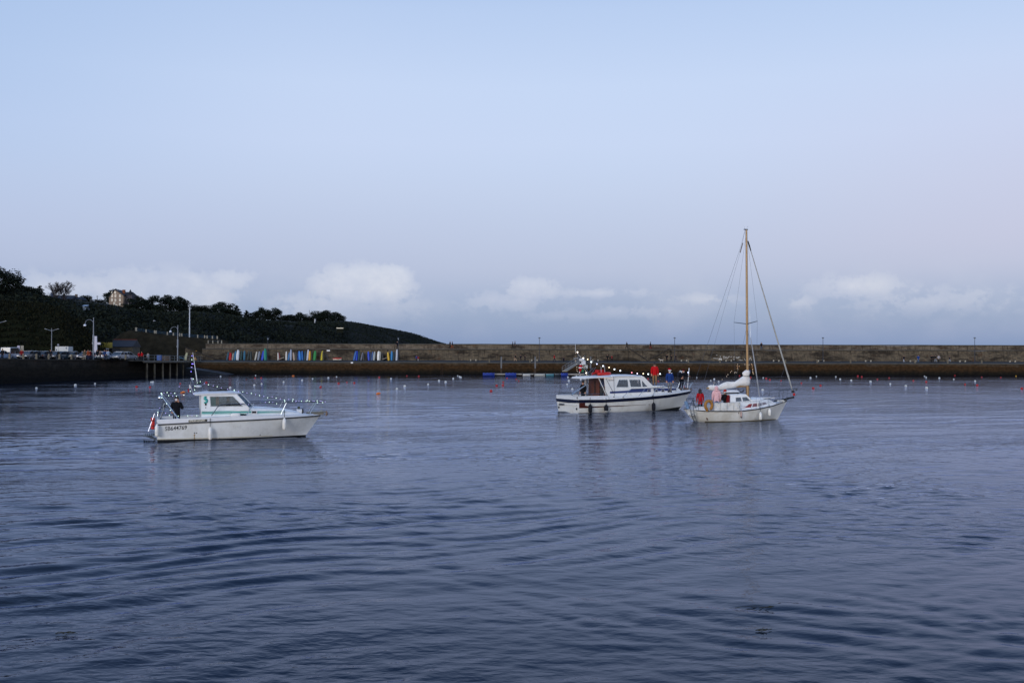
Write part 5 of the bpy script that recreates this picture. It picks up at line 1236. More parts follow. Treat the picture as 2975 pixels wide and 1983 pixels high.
    p = w(1979, 1137, -.1); f = empty('backpack', (p.x, p.y, 1.50), 'dark backpack with pale straps worn by the person at the cruiser bow', 'bag', B.a + R(-5)); MB().tube([(-.02, .22, 1.38), (-.06, .26, 1.2), (-.07, .24, .98)], [.1, .15, .12], 9).build('sack', mat('backpack_cloth', '151925', .9), f, smooth=True); MB().tube([(.2, -.1, 1.33), (.16, .06, 1.45), (.06, .18, 1.36)], .03, 5).tube([(-.02, -.16, 1.3), (-.08, .0, 1.46), (-.06, .16, 1.36)], .03, 5).build('strap', cloth('D8DCE0'), f)
    p = B.world(Vector((1.5, .42, .56))); person((p.x, p.y, .56), B.a + R(-70), 1.70, '131417', '121316', 'person in black standing in the cruiser cockpit under the roof lip', 'stand', detail=True, bulk=1.1, long_coat=True)
    # lights
    z = lambda pts, y: [(1590 + a / 4.706, 990 + b / 4.706, y(a) if callable(y) else y, c) for a, b, c in pts]
    light_string(B, z([(413, 153, 'W'), (493, 235, 'W'), (552, 252, 'Y'), (602, 287, 'C'), (678, 315, 'B'), (762, 342, 'C'), (845, 362, 'Y'), (918, 388, 'C'), (998, 406, 'C'), (1155, 433, 'R'), (1230, 445, 'V'), (1312, 447, 'Y'), (1380, 453, 'C'), (1542, 450, 'C'), (1700, 448, 'C'), (1925, 430, 'B')], lambda a: interp(a, [(413, 0), (1300, .25), (1925, 0)])), 'festoon of big coloured globe lamps from the cruiser mast to the bow staff', 'lights on the cruiser')
    light_string(B, z([(a, 482 + (2 if a % 2 else 0), 's' if k % 4 else 'w') for k, a in enumerate(range(880, 1295, 17))] + [(1300 + 11 * k, 497 + 13.5 * k, 'w') for k in range(10)] + [(1415 + 20 * k, 624, 'w') for k in range(8)], lambda a: interp(a, [(880, -1.17), (1290, -1.10), (1412, -1.17), (1560, -1.1)])), 'row of tiny warm lights along the cruiser roof edge and down the windscreen', 'lights on the cruiser', wire=True, sag=-.02)
    light_string(B, z([(690 + 18 * k, 496 + 2.0 * k, 'o' if k % 2 else 's') for k in range(12)], -1.19), 'short row of tiny amber lights under the roof lip beside the doorway', 'lights on the cruiser')
    light_string(B, z([(389, 170, 's'), (387, 210, 's'), (386, 236, 's'), (386, 265, 's'), (388, 282, 's'), (395, 318, 's'), (404, 355, 'w'), (404, 380, 's'), (404, 405, 'w'), (413, 420, 's'), (430, 455, 's'), (448, 470, 'w')], .1), 'string of tiny warm lights hanging loose from the aft side of the cruiser mast', 'lights on the cruiser')
    light_string(B, z([(417, 170, 's'), (430, 195, 's'), (444, 212, 's'), (458, 226, 'w'), (470, 250, 's'), (480, 290, 's'), (485, 330, 'w'), (492, 345, 's'), (500, 370, 's'), (508, 390, 's'), (520, 410, 'w'), (533, 437, 'W'), (536, 462, 'w'), (553, 465, 's')], -.1), 'string of warm lights down the forward leg of the cruiser mast', 'lights on the cruiser')
cruiser()

# ================================================================== SAILING BOAT
def sailboat():
    B = BS
    e = empty('sailing_boat', B.o, 'small white sailing boat with a bare wooden mast and furled sails', 'boat', B.a)
    zs = [(0, .74), (.08, .69), (.4, .66), (.6, .76), (.8, .93), (1, 1.20)]
    H = Hull(zs, [(0, .72), (.1, .92), (.25, 1.14), (.42, 1.24), (.6, 1.12), (.78, .76), (.9, .40), (1, .02)], [(0, .28), (.12, .62), (.4, 1.0), (.6, .82), (.8, .36), (.93, .08), (1, 0)], [(0, -.1), (.3, -.5), (.7, -.5), (1, -.1)],
             [(-1, 1.4), (0, .36), (.75, -.12)], [(-1, 5.6), (-.2, 6.25), (0, 6.42), (.18, 6.55), (1.2, 7.16)], .62)
    H.skin().build('hull', M_gel2, e, smooth=True)
    H.band(lambda u: interp(u, zs) - .03, lambda u: interp(u, zs) + .03, .022, .05).build('rub_strake', M_blk, e, smooth=True)
    H.band(lambda u: -.08, lambda u: .05, .004, .015, .05, .97).build('waterline_weed', mat('waterline_weed', '6B6240', .85, var=.4, scale=6, dirt='9A8A5E'), e)
    mb = MB()
    for x, z0, z1, w_ in ((.62, .42, .12, .07), (2.6, .60, .52, .05)):
        mb.box((x + .03, -H.y_at(x, (z0 + z1) / 2) - .002, (z0 + z1) / 2), (w_, .03, z0 - z1), rx=-.5 if x < 1 else 0)
    mb.build('exhaust_stain', mat('dark_rust', '4A3018', .85, var=.3), e)
    gz = lambda x: interp(x, [(-.1, .78), (2.7, .72), (4.3, .82), (5.8, 1.0), (7.1, 1.24)])
    def edge(x, sd, inn=.03):
        z = interp(H.u_at(x, .8), zs); return Vector((x, sd * max(H.y_at(min(x, 7.1), z) - inn, .012), gz(x)))
    mb = MB(); rings = []
    for i in range(8):
        x = -.1 + 2.5 * i / 7; r = []
        for sd in (-1, 1):
            q = [edge(x, sd, .0) - Vector((0, 0, .06)), edge(x, sd), edge(x, sd, .3), Vector((x, sd * (edge(x, 1, .32).y), .98 if x > .1 else .8)), Vector((x, sd * (edge(x, 1, .4).y), .98 if x > .1 else .8)), Vector((x, sd * edge(x, 1, .42).y, .42))]; r += q if sd < 0 else q[::-1]
        rings.append(r)
    mb.loft(rings, cap=False, closed=False); rings = []
    for i in range(22):
        x = 2.4 + 4.7 * i / 21; a = edge(x, -1); b = a.lerp(Vector((x, 0, a.z)), .3); m_ = lambda v: Vector((v.x, -v.y, v.z))
        rings.append([edge(x, -1, 0) - Vector((0, 0, .06)), a, b, Vector((x, 0, gz(x) + .04)), m_(b), m_(a), edge(x, 1, 0) - Vector((0, 0, .06))])
    mb.loft(rings, cap=False, closed=False); mb.build('deck', M_deckw, e, smooth=True)
    def cw(x): return interp(x, [(2.3, .86), (3.9, .84), (5.0, .68), (5.6, .55), (6.15, .4)])
    rings = []
    for x, zt in ((2.32, 1.22), (3.75, 1.25), (4.02, 1.38), (4.6, 1.42), (5.3, 1.38), (5.5, 1.30), (6.12, 1.02)):
        w = cw(x); z0 = gz(x) - .03; rings.append([Vector((x, -w, z0)), Vector((x, -w * .93, zt - .06)), Vector((x, -w * .82, zt)), Vector((x, 0, zt + .05)), Vector((x, w * .82, zt)), Vector((x, w * .93, zt - .06)), Vector((x, w, z0))])
    MB().loft(rings).build('cabin_trunk', M_gel, e, smooth=True)
    # doghouse with windows
    fn = lambda sd: (lambda a, b, t: Vector((a, sd * (.79 - .14 * (b - 1.2) - t), b)))
    q = lambda l: [B.xz(1930 + a / 5.602, 1050 + b / 5.602, -.75) for a, b in l]
    wins = [q([(1162, 585), (1246, 580), (1257, 645), (1160, 650)]), q([(1267, 580), (1341, 576), (1396, 636), (1277, 645)])]
    for sd in (-1, 1):
        s_ = MB().plate([(2.30, 1.1), (2.36, 1.66), (3.5, 1.68), (3.98, 1.24), (3.98, 1.1)], wins, fn(sd), .04).build('doghouse_side', M_gel, e)
        for wn in wins: MB().plate(wn, [], lambda a, b, t, sd=sd: fn(sd)(a, b, t + .012), .008).build('window', M_glassD, s_)
    rings = [[Vector((x, -w, z - .05)), Vector((x, -w * .9, z)), Vector((x, 0, z + .05)), Vector((x, w * .9, z)), Vector((x, w, z - .05))] for x, w, z in ((2.30, .73, 1.68), (3.2, .73, 1.71), (3.52, .71, 1.69))]
    MB().loft(rings).build('doghouse_roof', M_gel, e, smooth=True)
    t0 = [(3.5, -.70, 1.67), (3.56, 0, 1.72), (3.5, .70, 1.67)]; b0 = [(3.99, -.79, 1.24), (4.08, 0, 1.40), (3.99, .79, 1.24)]; fr = MB()
    for k in range(3): fr.tube([b0[k], t0[k]], .03, 5)
    ws = fr.build('windscreen', M_gel, e)
    for k in range(2):
        p = [Vector(b0[k]), Vector(b0[k + 1]), Vector(t0[k + 1]), Vector(t0[k])]; n = (p[1] - p[0]).cross(p[3] - p[0]).normalized() * .006; MB().loft([p, [v + n for v in p]]).build('pane', M_glassD, ws)
    rings = [[Vector((x, -w, 1.78)), Vector((x, -w * .8, z)), Vector((x, w * .8, z)), Vector((x, w, 1.78))] for x, w, z in ((2.2, .38, 1.86), (2.5, .42, 1.93), (3.1, .42, 1.94), (3.32, .36, 1.84))]
    MB().loft(rings).build('sliding_hatch', M_deckw, e, smooth=True); MB().box((2.75, -.44, 1.78), (1.2, .04, .05)).tube([(3.0, -.5, 1.76), (3.3, -.5, 1.8), (3.5, -.5, 1.92)], .035, 6).build('hatch_rail', M_blk, e)
    MB().plate([(-.72, .45), (.72, .45), (.70, 1.66), (-.70, 1.66)], [[(-.22, .5), (.60, .5), (.60, 1.6), (-.22, 1.6)]], lambda a, b, t: Vector((2.30 - t, a, b)), .03).build('cabin_bulkhead', mat('red_bulkhead', '7A1A1C', .6, var=.15), e)
    # red flash and ports with reflections put into their colour, trunk side
    def side(px, py, o=.006):
        p = B.loc(px, py, -.82); return Vector((p.x, -(cw(p.x) * (1 - .07 * max(0, min(1, (p.z - .75) / .6))) + o), p.z))
    def quad(l, nm, m_):
        P = [side(1930 + a / 5.602, 1050 + b / 5.602) for a, b in l]; n = Vector((0, .03, 0)); MB().loft([P, [p + n for p in P]]).build(nm, m_, e)
    m_rf = mat('red_vinyl', '8E2A2E', .5, var=.1); m_pg = mat('port_reflection_grey', '8D8790', .5, var=.35, scale=30, stretch=(.2, 1, 3)); m_pr = mat('port_reflection_reddish', '8A5A5E', .5, var=.35, scale=30, stretch=(.2, 1, 3))
    quad([(1250, 755), (1320, 738), (1385, 690), (1432, 687), (1408, 742), (1330, 748)], 'red_flash', m_rf); quad([(1450, 685), (1518, 678), (1518, 728), (1432, 738)], 'port_panel', m_pr); quad([(1530, 677), (1560, 674), (1562, 722), (1532, 726)], 'port_panel', m_pr); quad([(1568, 673), (1602, 669), (1604, 714), (1572, 720)], 'port_panel', m_pg); quad([(1614, 667), (1672, 660), (1700, 692), (1616, 710)], 'port_panel', m_pg)
    # stern: pushpit, ladder, lifelines and weather cloth
    def lift(px, py, y): return B.loc(px, py, y)
    mb = MB(); P = lambda a, b, y: B.loc(1930 + a / 5.602, 1050 + b / 5.602, y)
    mb.tube([P(640, 662, -1.0), P(450, 640, -.72), Vector((-.12, -.4, 1.42)), Vector((-.12, .4, 1.42)), Vector((.1, .75, 1.42)), Vector((.8, .98, 1.42))], .018, 6).tube([P(640, 730, -1.0), P(450, 715, -.72), Vector((-.1, -.4, 1.12)), Vector((-.1, .4, 1.12)), Vector((.8, .98, 1.12))], .016, 6)
    for v in ((.02, -.72), (-.1, -.35), (-.1, .35), (.1, .75), (.8, -1.0), (.8, .98)): mb.tube([(v[0], v[1], .78), (v[0] - .02, v[1], 1.42)], .018, 6)
    mb.tube([(-.1, -.28, 1.3), (.1, -.35, .8)], .03, 5).tube([(-.05, .2, .8), (.4, .5, 1.4)], .02, 5); mb.build('pushpit', M_dinox, e, smooth=True)
    mb = MB()
    for y in (-.08, -.42): mb.tube([(-.13, y, .80), (-.10, y, .5), (.16, y, -.05)], .02, 6)
    for z in (.05, .28, .5): mb.tube([(-.0 + .18 * (1 - z / .5) - .08, -.08, z), (-.0 + .18 * (1 - z / .5) - .08, -.42, z)], .018, 5)
    mb.build('boarding_ladder', M_dinox, e)
    MB().tube([(-.02, .35, .8), (-.18, .42, 1.25)], .10, 7).build('outboard_bracket_cover', mat('pale_blue_cloth', '6C8CB0', .8, var=.2), e, smooth=True)
    sts = [(1225, 660, 800, -1.18), (1550, 640, 762, -1.02), (1692, 600, 742, -.86), (1822, 560, 700, -.62)]
    for a, z0, z1, y in sts:
        for sd in (1, -1):
            t_, b_ = P(a - 4, z0, y), P(a, z1, y); MB().tube([Vector((t_.x, t_.y * sd, t_.z)), Vector((b_.x, b_.y * sd, gz(b_.x)))], .014, 5).build('stanchion', M_dinox, e)
    pu = [P(1870, 477, -.5), P(2010, 458, -.22), P(2100, 447, -.03)]; mir = lambda v: Vector((v.x, -v.y, v.z))
    mb = MB(); mb.tube(pu + [mir(p) for p in pu[::-1]], .018, 6); mb.tube([pu[0], P(1870, 640, -.5)], .015, 5).tube([pu[1], P(1990, 620, -.2)], .015, 5).tube([mir(pu[0]), mir(P(1870, 640, -.5))], .015, 5).tube([mir(pu[1]), mir(P(1990, 620, -.2))], .015, 5); mb.build('pulpit', M_dinox, e, smooth=True)
    tp = [P(810, 672, -1.12), P(1221, 660, -1.18), P(1546, 640, -1.02), P(1688, 600, -.86), P(1818, 560, -.62), pu[0]]
    for sd in (1, -1): MB().tube([p if sd > 0 else mir(p) for p in tp], .007, 4).tube([(p - Vector((0, 0, .26))) if sd > 0 else mir(p - Vector((0, 0, .26))) for p in tp], .006, 4).build('lifeline', M_wire, e)
    def cloth_panel():
        mb = MB(); rings = []
        for i in range(40):
            t = i / 39; a = 812 + (1240 - 812) * t; top_ = P(a, 672 - 8 * t, -1.17); bot_ = P(a - 4, 800 - 4 * t, -1.21); r = []
            for j in range(9):
                s_ = j / 8; p = bot_.lerp(top_, s_); bil = .03 * math.sin(t * 4 * PI) * math.sin(s_ * PI) + .018 * math.sin(t * 31 + s_ * 7); r.append(p + Vector((0, bil, .012 * math.sin(t * 4 * 2 * PI) * s_)))
            rings.append(r + [v + Vector((0, .012, 0)) for v in r[::-1]])
        mb.loft(rings); return mb
    cloth_panel().build('weather_cloth', mat('white_canvas', 'D6D6D2', .9, var=.08, scale=8, bump=.5, dirt='A9A89F', dirt_amt=.4), e, smooth=True)
    mb = MB()
    for t in (.0, .24, .5, .75, .98): a = 812 + 428 * t; mb.tube([P(a, 672 - 8 * t, -1.20), P(a - 4, 800 - 4 * t, -1.235)], .008, 4)
    mb.build('cloth_seam', mat('grey_canvas', '8D8E8C', .9), e)
    # mast, spreaders, standing rigging
    mt = B.loc(2168.5, 668, 0); mbm = Vector((4.14, 0, 1.36)); mt.y = 0
    M_ = MB().tube([mbm, mbm.lerp(mt, .45), mbm.lerp(mt, .85), mt], [.082, .078, .07, .06], 10).build('mast', M_wood, e, smooth=True)
    MB().box(tuple(mt + Vector((-.04, 0, .03))), (.26, .1, .06)).tube([mt + Vector((-.12, 0, .03)), mt + Vector((-.14, 0, .22))], .008, 4).tube([mt + Vector((.05, 0, .05)), mt + Vector((.05, 0, .2)), mt + Vector((.14, 0, .24))], .006, 4).build('masthead_fitting', M_dinox, M_)
    zsp = 6.12; sp = [Vector((3.98, sd * 1.25, zsp + .14)) for sd in (-1, 1)]
    for s_ in sp: MB().tube([Vector((4.10, 0, zsp)), s_], [.03, .02], 6).build('spreader', M_dinox, M_)
    for sd, s_ in zip((-1, 1), sp):
        ch = Vector((4.0, sd * 1.1, .8)); MB().tube([mt - Vector((0, 0, .1)), s_, ch], .0065, 4).build('shroud', M_wire, e); MB().tube([Vector((4.1, 0, zsp - .1)), Vector((3.6, sd * 1.12, .8))], .0065, 4).build('shroud', M_wire, e); MB().tube([Vector((4.1, 0, zsp - .1)), Vector((4.5, sd * 1.02, .82))], .006, 4).build('shroud', M_wire, e)
        MB().tube([mt + Vector((-.1, 0, 0)), mt.lerp(Vector((-.05, sd * .6, .8)), .1), Vector((-.05, sd * .6, .8))], .007, 4).build('backstay', M_wire, e)
    bs0 = mt.lerp(Vector((-.05, -.6, .8)), .075); bs1 = mt.lerp(Vector((-.05, -.6, .8)), .13); MB().tube([bs0, bs1], .032, 6).build('stay_insulator', mat('grey_brown_sleeve', '6A6260', .7), e)
    f0 = B.loc(2173, 700, 0); f1 = B.loc(2304, 1140, 0); f0.y = f1.y = 0
    MB().tube([f0, f0.lerp(f1, .08), f0.lerp(f1, .3), f0.lerp(f1, .6), f0.lerp(f1, .9), f0.lerp(f1, .985)], [.011, .025, .035, .046, .052, .026], 8).build('furled_jib', mat('furled_jib_cloth', 'A7A9A6', .85, var=.15, scale=4, bump=.5), e, smooth=True)
    MB().lathe([(.05, 0), (.1, .02), (.1, .1), (.05, .14)], 10, tuple(f1)).build('furling_drum', M_blk, e, smooth=True); MB().tube([f0, f0.lerp(f1, .03), f0.lerp(f1, .065)], [.035, .045, .03], 6).build('halyard_swivel', M_blk, e)
    MB().tube([f0.lerp(f1, .82) + Vector((0, -.03, 0)), P(1900, 260, -.2), P(1855, 570, -.5)], .008, 4).build('jib_sheet', M_wire, e)
    MB().tube([B.loc(2181, 980, -.35), B.loc(2196, 1078, -.35), B.loc(2206.5, 1151, -.38)], [.022, .036, .03], 7).tube([B.loc(2178, 905, -.25), B.loc(2181, 980, -.35)], .008, 4).build('stowed_pole', mat('grey_alloy_pole', 'A9AEB4', .4, .4), e, smooth=True)
    # boom with the sail lashed along it under its cover
    b0_ = P(693, 432, 0); b1_ = P(1345, 400, 0); b0_.y = b1_.y = 0
    bm_ = MB().tube([b0_, b1_], .055, 8).build('boom', M_wood, e, smooth=True)
    pth = [(722, 425, .14), (760, 425, .16), (830, 432, .17), (890, 428, .18), (950, 405, .21), (1020, 385, .22), (1090, 383, .20), (1150, 372, .19), (1210, 345, .21), (1262, 325, .27), (1300, 315, .33), (1345, 318, .33), (1378, 330, .20)]
    rng = random.Random(5); rings = []
    for a, b, r_ in pth:
        c = P(a, b, 0); c.y = 0; n = 14; rings.append([c + Vector((0, math.cos(2 * PI * k / n) * r_ * .62 * (1 + rng.uniform(-.16, .16)), math.sin(2 * PI * k / n) * r_ * (1 + rng.uniform(-.12, .12)))) for k in range(n)])
    MB().loft(rings).build('sail_cover', M_cover, bm_, smooth=True)
    rings = []
    for a, b, rx, rz in ((1325, 300, .34, 0), (1325, 262, .27, 0), (1330, 238, .20, 0), (1330, 228, .20, 0), (1328, 205, .27, 0), (1333, 180, .28, 0), (1345, 155, .22, 0), (1352, 137, .10, 0)):
        c = P(a, b, 0); c.y = 0; rings.append([c + Vector((math.cos(2 * PI * k / 14) * rx * (1 + rng.uniform(-.12, .12)), math.sin(2 * PI * k / 14) * rx * .6 * (1 + rng.uniform(-.12, .12)), rng.uniform(-.015, .015))) for k in range(14)])
    MB().loft(rings).build('cover_collar', M_cover, bm_, smooth=True); c = P(1331, 233, 0); MB().lathe([(.215, -.02), (.215, .02)], 14, (c.x, 0, c.z)).build('cover_lashing', mat('grey_canvas', '8D8E8C'), bm_); c = P(1385, 160, 0); MB().ball((c.x, 0, c.z), (.1, .12, .12), 10, 7).build('blue_bundle', mat('navy_cloth_bundle', '2A3150', .9, var=.3), bm_, smooth=True)
    MB().tube([P(1195, 425, 0), P(1255, 505, 0)], .012, 4).build('mainsheet', M_rope, e)
    mb = MB(); c = P(1345, 400, 0)
    for zz, dz in ((430, .09), (470, .11), (520, .12), (560, .1)): c = P(1352, zz, 0); mb.tube([(c.x - .09, -.06, c.z - dz), (c.x - .1, .04, c.z), (c.x + .09, -.07, c.z + dz)], .022, 5); mb.tube([(c.x + .1, -.03, c.z + dz), (c.x + .095, -.03, c.z - dz)], .02, 5)
    mb.build('halyard_coil', mat('brown_rope', '5A4224', .9, var=.3, scale=30), e)
    mb = MB(); mb.tube([P(1790, 640, -.2), P(1900, 630, -.2), P(2000, 605, -.05), P(2110, 573, 0)], [.05, .07, .07, .04], 7); mb.box(tuple(P(2055, 590, 0)), (.5, .14, .06)); mb.build('anchor_roller', M_blk, e); MB().tube([P(1845, 640, -.3), P(1880, 635, -.25), P(1930, 632, -.22), P(1948, 655, -.25)], .05, 7).build('white_anchor_line', M_fend, e, smooth=True)
    MB().tube([P(2075, 600, 0), P(2035, 668, 0)], .012, 4).build('bobstay', M_wire, e); MB().box(tuple(P(1950, 640, -.1)), (.05, .05, .3), ry=.5).build('bow_cleat', M_inox, e)
    MB().tube([P(2000, 462, 0), P(2170, 436, 0)], .012, 4).add([P(2128, 462, 0), P(2166, 440, 0), P(2150, 470, 0), P(2128, 462, .05), P(2166, 440, .05), P(2150, 470, .05)], [(0, 1, 2), (5, 4, 3), (0, 1, 4, 3), (1, 2, 5, 4), (2, 0, 3, 5)]).build('pennant', M_blk, e)
    MB().box(tuple(P(1660, 588, -.3)), (.9, .5, .06)).box(tuple(P(1510, 598, -.3)), (.7, .5, .05)).build('deck_hatch', M_deckw, e); MB().tube([P(1400, 635, -.66), P(1700, 597, -.56)], .018, 5).build('handrail', M_dinox, e); MB().box(tuple(P(1520, 715, -1.0)), (.08, .03, .42)).build('fender_strap', M_fend, e)
    # loose things
    c = P(722, 712, -1.06); f = empty('horseshoe_buoy', B.world(c), 'tan horseshoe lifebuoy hung on the stern rail of the sailing boat', 'lifebuoy', B.a)
    arc = [(math.sin(R(a)) * .24, 0, math.cos(R(a)) * .27) for a in range(-158, 159, 12)]; arc[0] = (-.1, 0, -.34)
    MB().tube(arc, [.075] + [.092] * (len(arc) - 2) + [.075], 10).build('ring', mat('tan_foam', '9A6C30', .7, var=.15, scale=6), f, smooth=True); MB().tube([(-.1, -.1, .24), (-.1, .1, .22)], .02, 5).tube([(.12, -.1, .22), (.12, .1, .2)], .02, 5).build('strap', mat('pale_tape', 'BFA98A', .8), f)
    fender(B, P(1252, 862, -1.27), .40, .055, 'grimy pinkish fender with a black tip on the sailing boat', mat('grimy_pink_vinyl', 'B59C95', .6, var=.2), M_blk, rope=.2)
    fender(B, P(1565, 888, -1.16), .48, .095, 'lower of the two white fenders on the sailing boat bow', rope=.5)
    fender(B, P(1714, 828, -.93), .46, .095, 'upper of the two white fenders on the sailing boat bow', rope=.3)
    c = P(2112, 535, 0); f = empty('red_ball_fender', B.world(c), 'small red ball float at the bow of the sailing boat', 'float', B.a); MB().ball((0, 0, 0), (.085, .085, .1), 10, 8).build('ball', M_red, f, smooth=True); MB().tube([(0, 0, .08), (-.05, 0, .22)], .012, 4).build('rope', M_rope, f)
    w = lambda a, b, y: B.world(P(a, b, y))
    p = w(583, 790, .3); person((p.x, p.y, .50), B.a + R(165), 1.52, 'A61620', '151515', 'person in a long red coat in the sailing boat stern', 'stand', hood='3A3637', detail=True, bulk=1.12, long_coat=True)
    p = w(848, 660, -.52); person((p.x, p.y, .50), B.a + R(160), 1.72, 'DDB0B4', '5A7393', 'person in a pale pink hooded puffer jacket in the sailing boat cockpit', 'stand', hood='DDB0B4', detail=True, bulk=1.32)
    p = w(990, 655, -.25); person((p.x, p.y, .36), B.a + R(-100), 1.60, '17191C', '16171B', 'person in dark clothes and a red hat by the sailing boat companionway', 'helm', hat=('wool', 'A8281E'), detail=True, bulk=1.2)
    z = lambda pts, y: [(1930 + a / 5.602, 1050 + b / 5.602, y, c) for a, b, c in pts]
    light_string(B, z([(1310, 45, 's'), (1220, 76, 'o'), (1195, 42, 's'), (1185, 75, 'o'), (1190, 105, 'o'), (1197, 130, 's'), (1180, 178, 's'), (1160, 173, 's'), (1140, 180, 's'), (1095, 150, 's'), (1075, 175, 's'), (1035, 210, 's'), (1010, 240, 's'), (942, 290, 's'), (810, 340, 's'), (800, 375, 's'), (730, 395, 's')], .3), 'tiny warm lights trailing from the wooden mast to the boom end', 'lights on the sailing boat')
    light_string(B, z([(1380, 52, 's'), (1420, 40, 'o'), (1430, 62, 'o'), (1432, 90, 'o'), (1438, 120, 'o'), (1440, 140, 's'), (1440, 166, 's'), (1444, 185, 'o'), (1450, 206, 's')], -.2), 'tiny amber lights hanging just forward of the wooden mast', 'lights on the sailing boat')
sailboat()
sea()
# ================================================================== BUILDINGS ON THE HILL AND THE QUAY
M_tan = mat('tan_render', '8C7B6C', .9, var=.15, scale=.8, dirt='6A5C50'); M_slate = mat('slate_roof', '262931', .7, var=.25, scale=3, stretch=(1, 1, 6)); M_brick = mat('brick_chimney', '7A4A32', .9, var=.25, scale=4)
M_grst = mat('grey_stone', '45424A', .9, var=.2, scale=.8); M_pale = mat('pale_shutter', 'F0E8D6', .7, var=.1)
M_pane = mat('window_pane', '2A2F38', .15, var=.1, spec=.6)
def window(p, w, h, par, frame=None, dy=0.0):
    f = MB().plate([(-w / 2, -h / 2), (w / 2, -h / 2), (w / 2, h / 2), (-w / 2, h / 2)], [[(-w * .2, -h * .36), (w * .2, -h * .36), (w * .2, h * .36), (-w * .2, h * .36)]], lambda a, b, t: Vector((p[0] + a, p[1] - .06 + t, p[2] + b)), .1).build('window', frame or M_pale, par)
    MB().box((p[0], p[1] + .0, p[2]), (w * .4, .02, h * .72)).build('pane', M_pane, f)
def gabled_house():
    d = 398; L = gd(345, d, at(345, 896, d).z); e = empty('gabled_house', L, 'tall tan gabled house with pale windows standing on the wooded ridge', 'house')
    X = lambda px: gd(px, d, 0).x - L.x; Z = lambda py: at(340, py, d).z - L.z
    x0, x1, xa = X(315.5), X(357), X(333); ze, za = Z(862), Z(842.5)
    w = MB().loft([[(x0, y, -5), (x1, y, -5), (x1, y, Z(858)), (xa, y, za), (x0, y, ze - .2)] for y in (0, 9)]).build('wall', M_tan, e)
    MB().loft([[(x0 - .3, y, ze - .5), (xa, y, za + .05), (x1 + .3, y, Z(859)), (x1 + .3, y, Z(859) + .3), (xa, y, za + .4), (x0 - .3, y, ze - .2)] for y in (-.25, 9.25)]).build('roof', M_slate, e)
    for px, py in ((324, 851), (333, 849), (324.5, 860), (334, 859), (347, 859.5), (324, 871), (334, 872), (347, 871), (331, 881), (347, 883), (337, 888)): window((X(px), 0, Z(py)), .62, 1.05, e)
    MB().box((X(351.5), 2.5, Z(846)), (.9, .8, 1.6)).box((X(351.5), 2.5, Z(842)), (1.05, .95, .2)).build('chimney', M_brick, e)
    xr = X(376.5); MB().box(((x1 + xr) / 2, 5.0, (Z(856) - 5) / 2), (xr - x1 - .01, 6, Z(856) + 5)).build('wing', M_grst, e)
    MB().loft([[(x, 1.8, Z(856)), (x, 3.0, Z(846.5)), (x, 8.2, Z(856)), ] for x in (x1 + .01, xr)]).lathe([(.75, 0), (.6, .4), (0.02, 1.6)], 8, (X(370.5), 2.4, Z(850))).build('wing_roof', M_slate, e)
    for px, py in ((362, 869), (370, 869), (366, 882)): window((X(px), 2.0, Z(py)), .5, .9, e, mat('dim_frame', '6E6A6C', .7))
gabled_house()
def long_house():
    d = 352; L = gd(184, d, at(184, 880, d).z); e = empty('long_house', L, 'long low dark roofed stone house on the ridge in front of bare trees', 'house')
    X = lambda px: gd(px, d, 0).x - L.x; Z = lambda py: at(184, py, d).z - L.z
    MB().box(((X(134) + X(208)) / 2, 3.5, (Z(867) - 4) / 2), (X(208) - X(134), 7, Z(867) + 4)).build('wall', M_grst, e)
    MB().loft([[(x, -.3, Z(868)), (x, 3.5, Z(856)), (x, 7.3, Z(868))] for x in (X(133.5), X(208.5))]).build('roof', M_slate, e)
    MB().box(((X(209) + X(230)) / 2, 4, (Z(870) - 4) / 2), (X(230) - X(209), 6, Z(870) + 4)).build('annex_wall', M_tan, e)
    MB().loft([[(x, .8, Z(871)), (x, 4, Z(860.5)), (x, 7.2, Z(871))] for x in (X(208.6), X(226))] + [[(X(236), 2.6, Z(871)), (X(236), 4, Z(869)), (X(236), 5.4, Z(871))]]).build('annex_roof', M_slate, e)
    MB().box((X(135.5), 3.5, Z(854)), (.7, .8, 1.3)).build('chimney', mat('blue_grey_stack', '3E4A60', .8), e); MB().box((X(207.5), 3.5, Z(857.5)), (.6, 1, 1.2)).build('chimney', M_tan, e)
    for px in (150, 166, 184, 198): window((X(px), 0, Z(875)), .9, 1.0, e, mat('dim_frame', '6E6A6C'))
long_house()
def glasshouse():
    d = 300; p = gd(245, d, at(245, 889, d).z); e = empty('glasshouse', p, 'pale glasshouse roof glinting among the trees below the long house', 'glasshouse')
    MB().box((0, 1, -.6), (1.2, 2, 1.2)).build('frame', mat('pale_frame', '6C7785', .6), e); MB().loft([[(x, -.2, .0), (x, 1.2, .45), (x, 2.3, .0)] for x in (-.8, .7)]).build('roof', mat('glass_roof', '7C8CA0', .4, var=.15, spec=.7), e)
glasshouse()
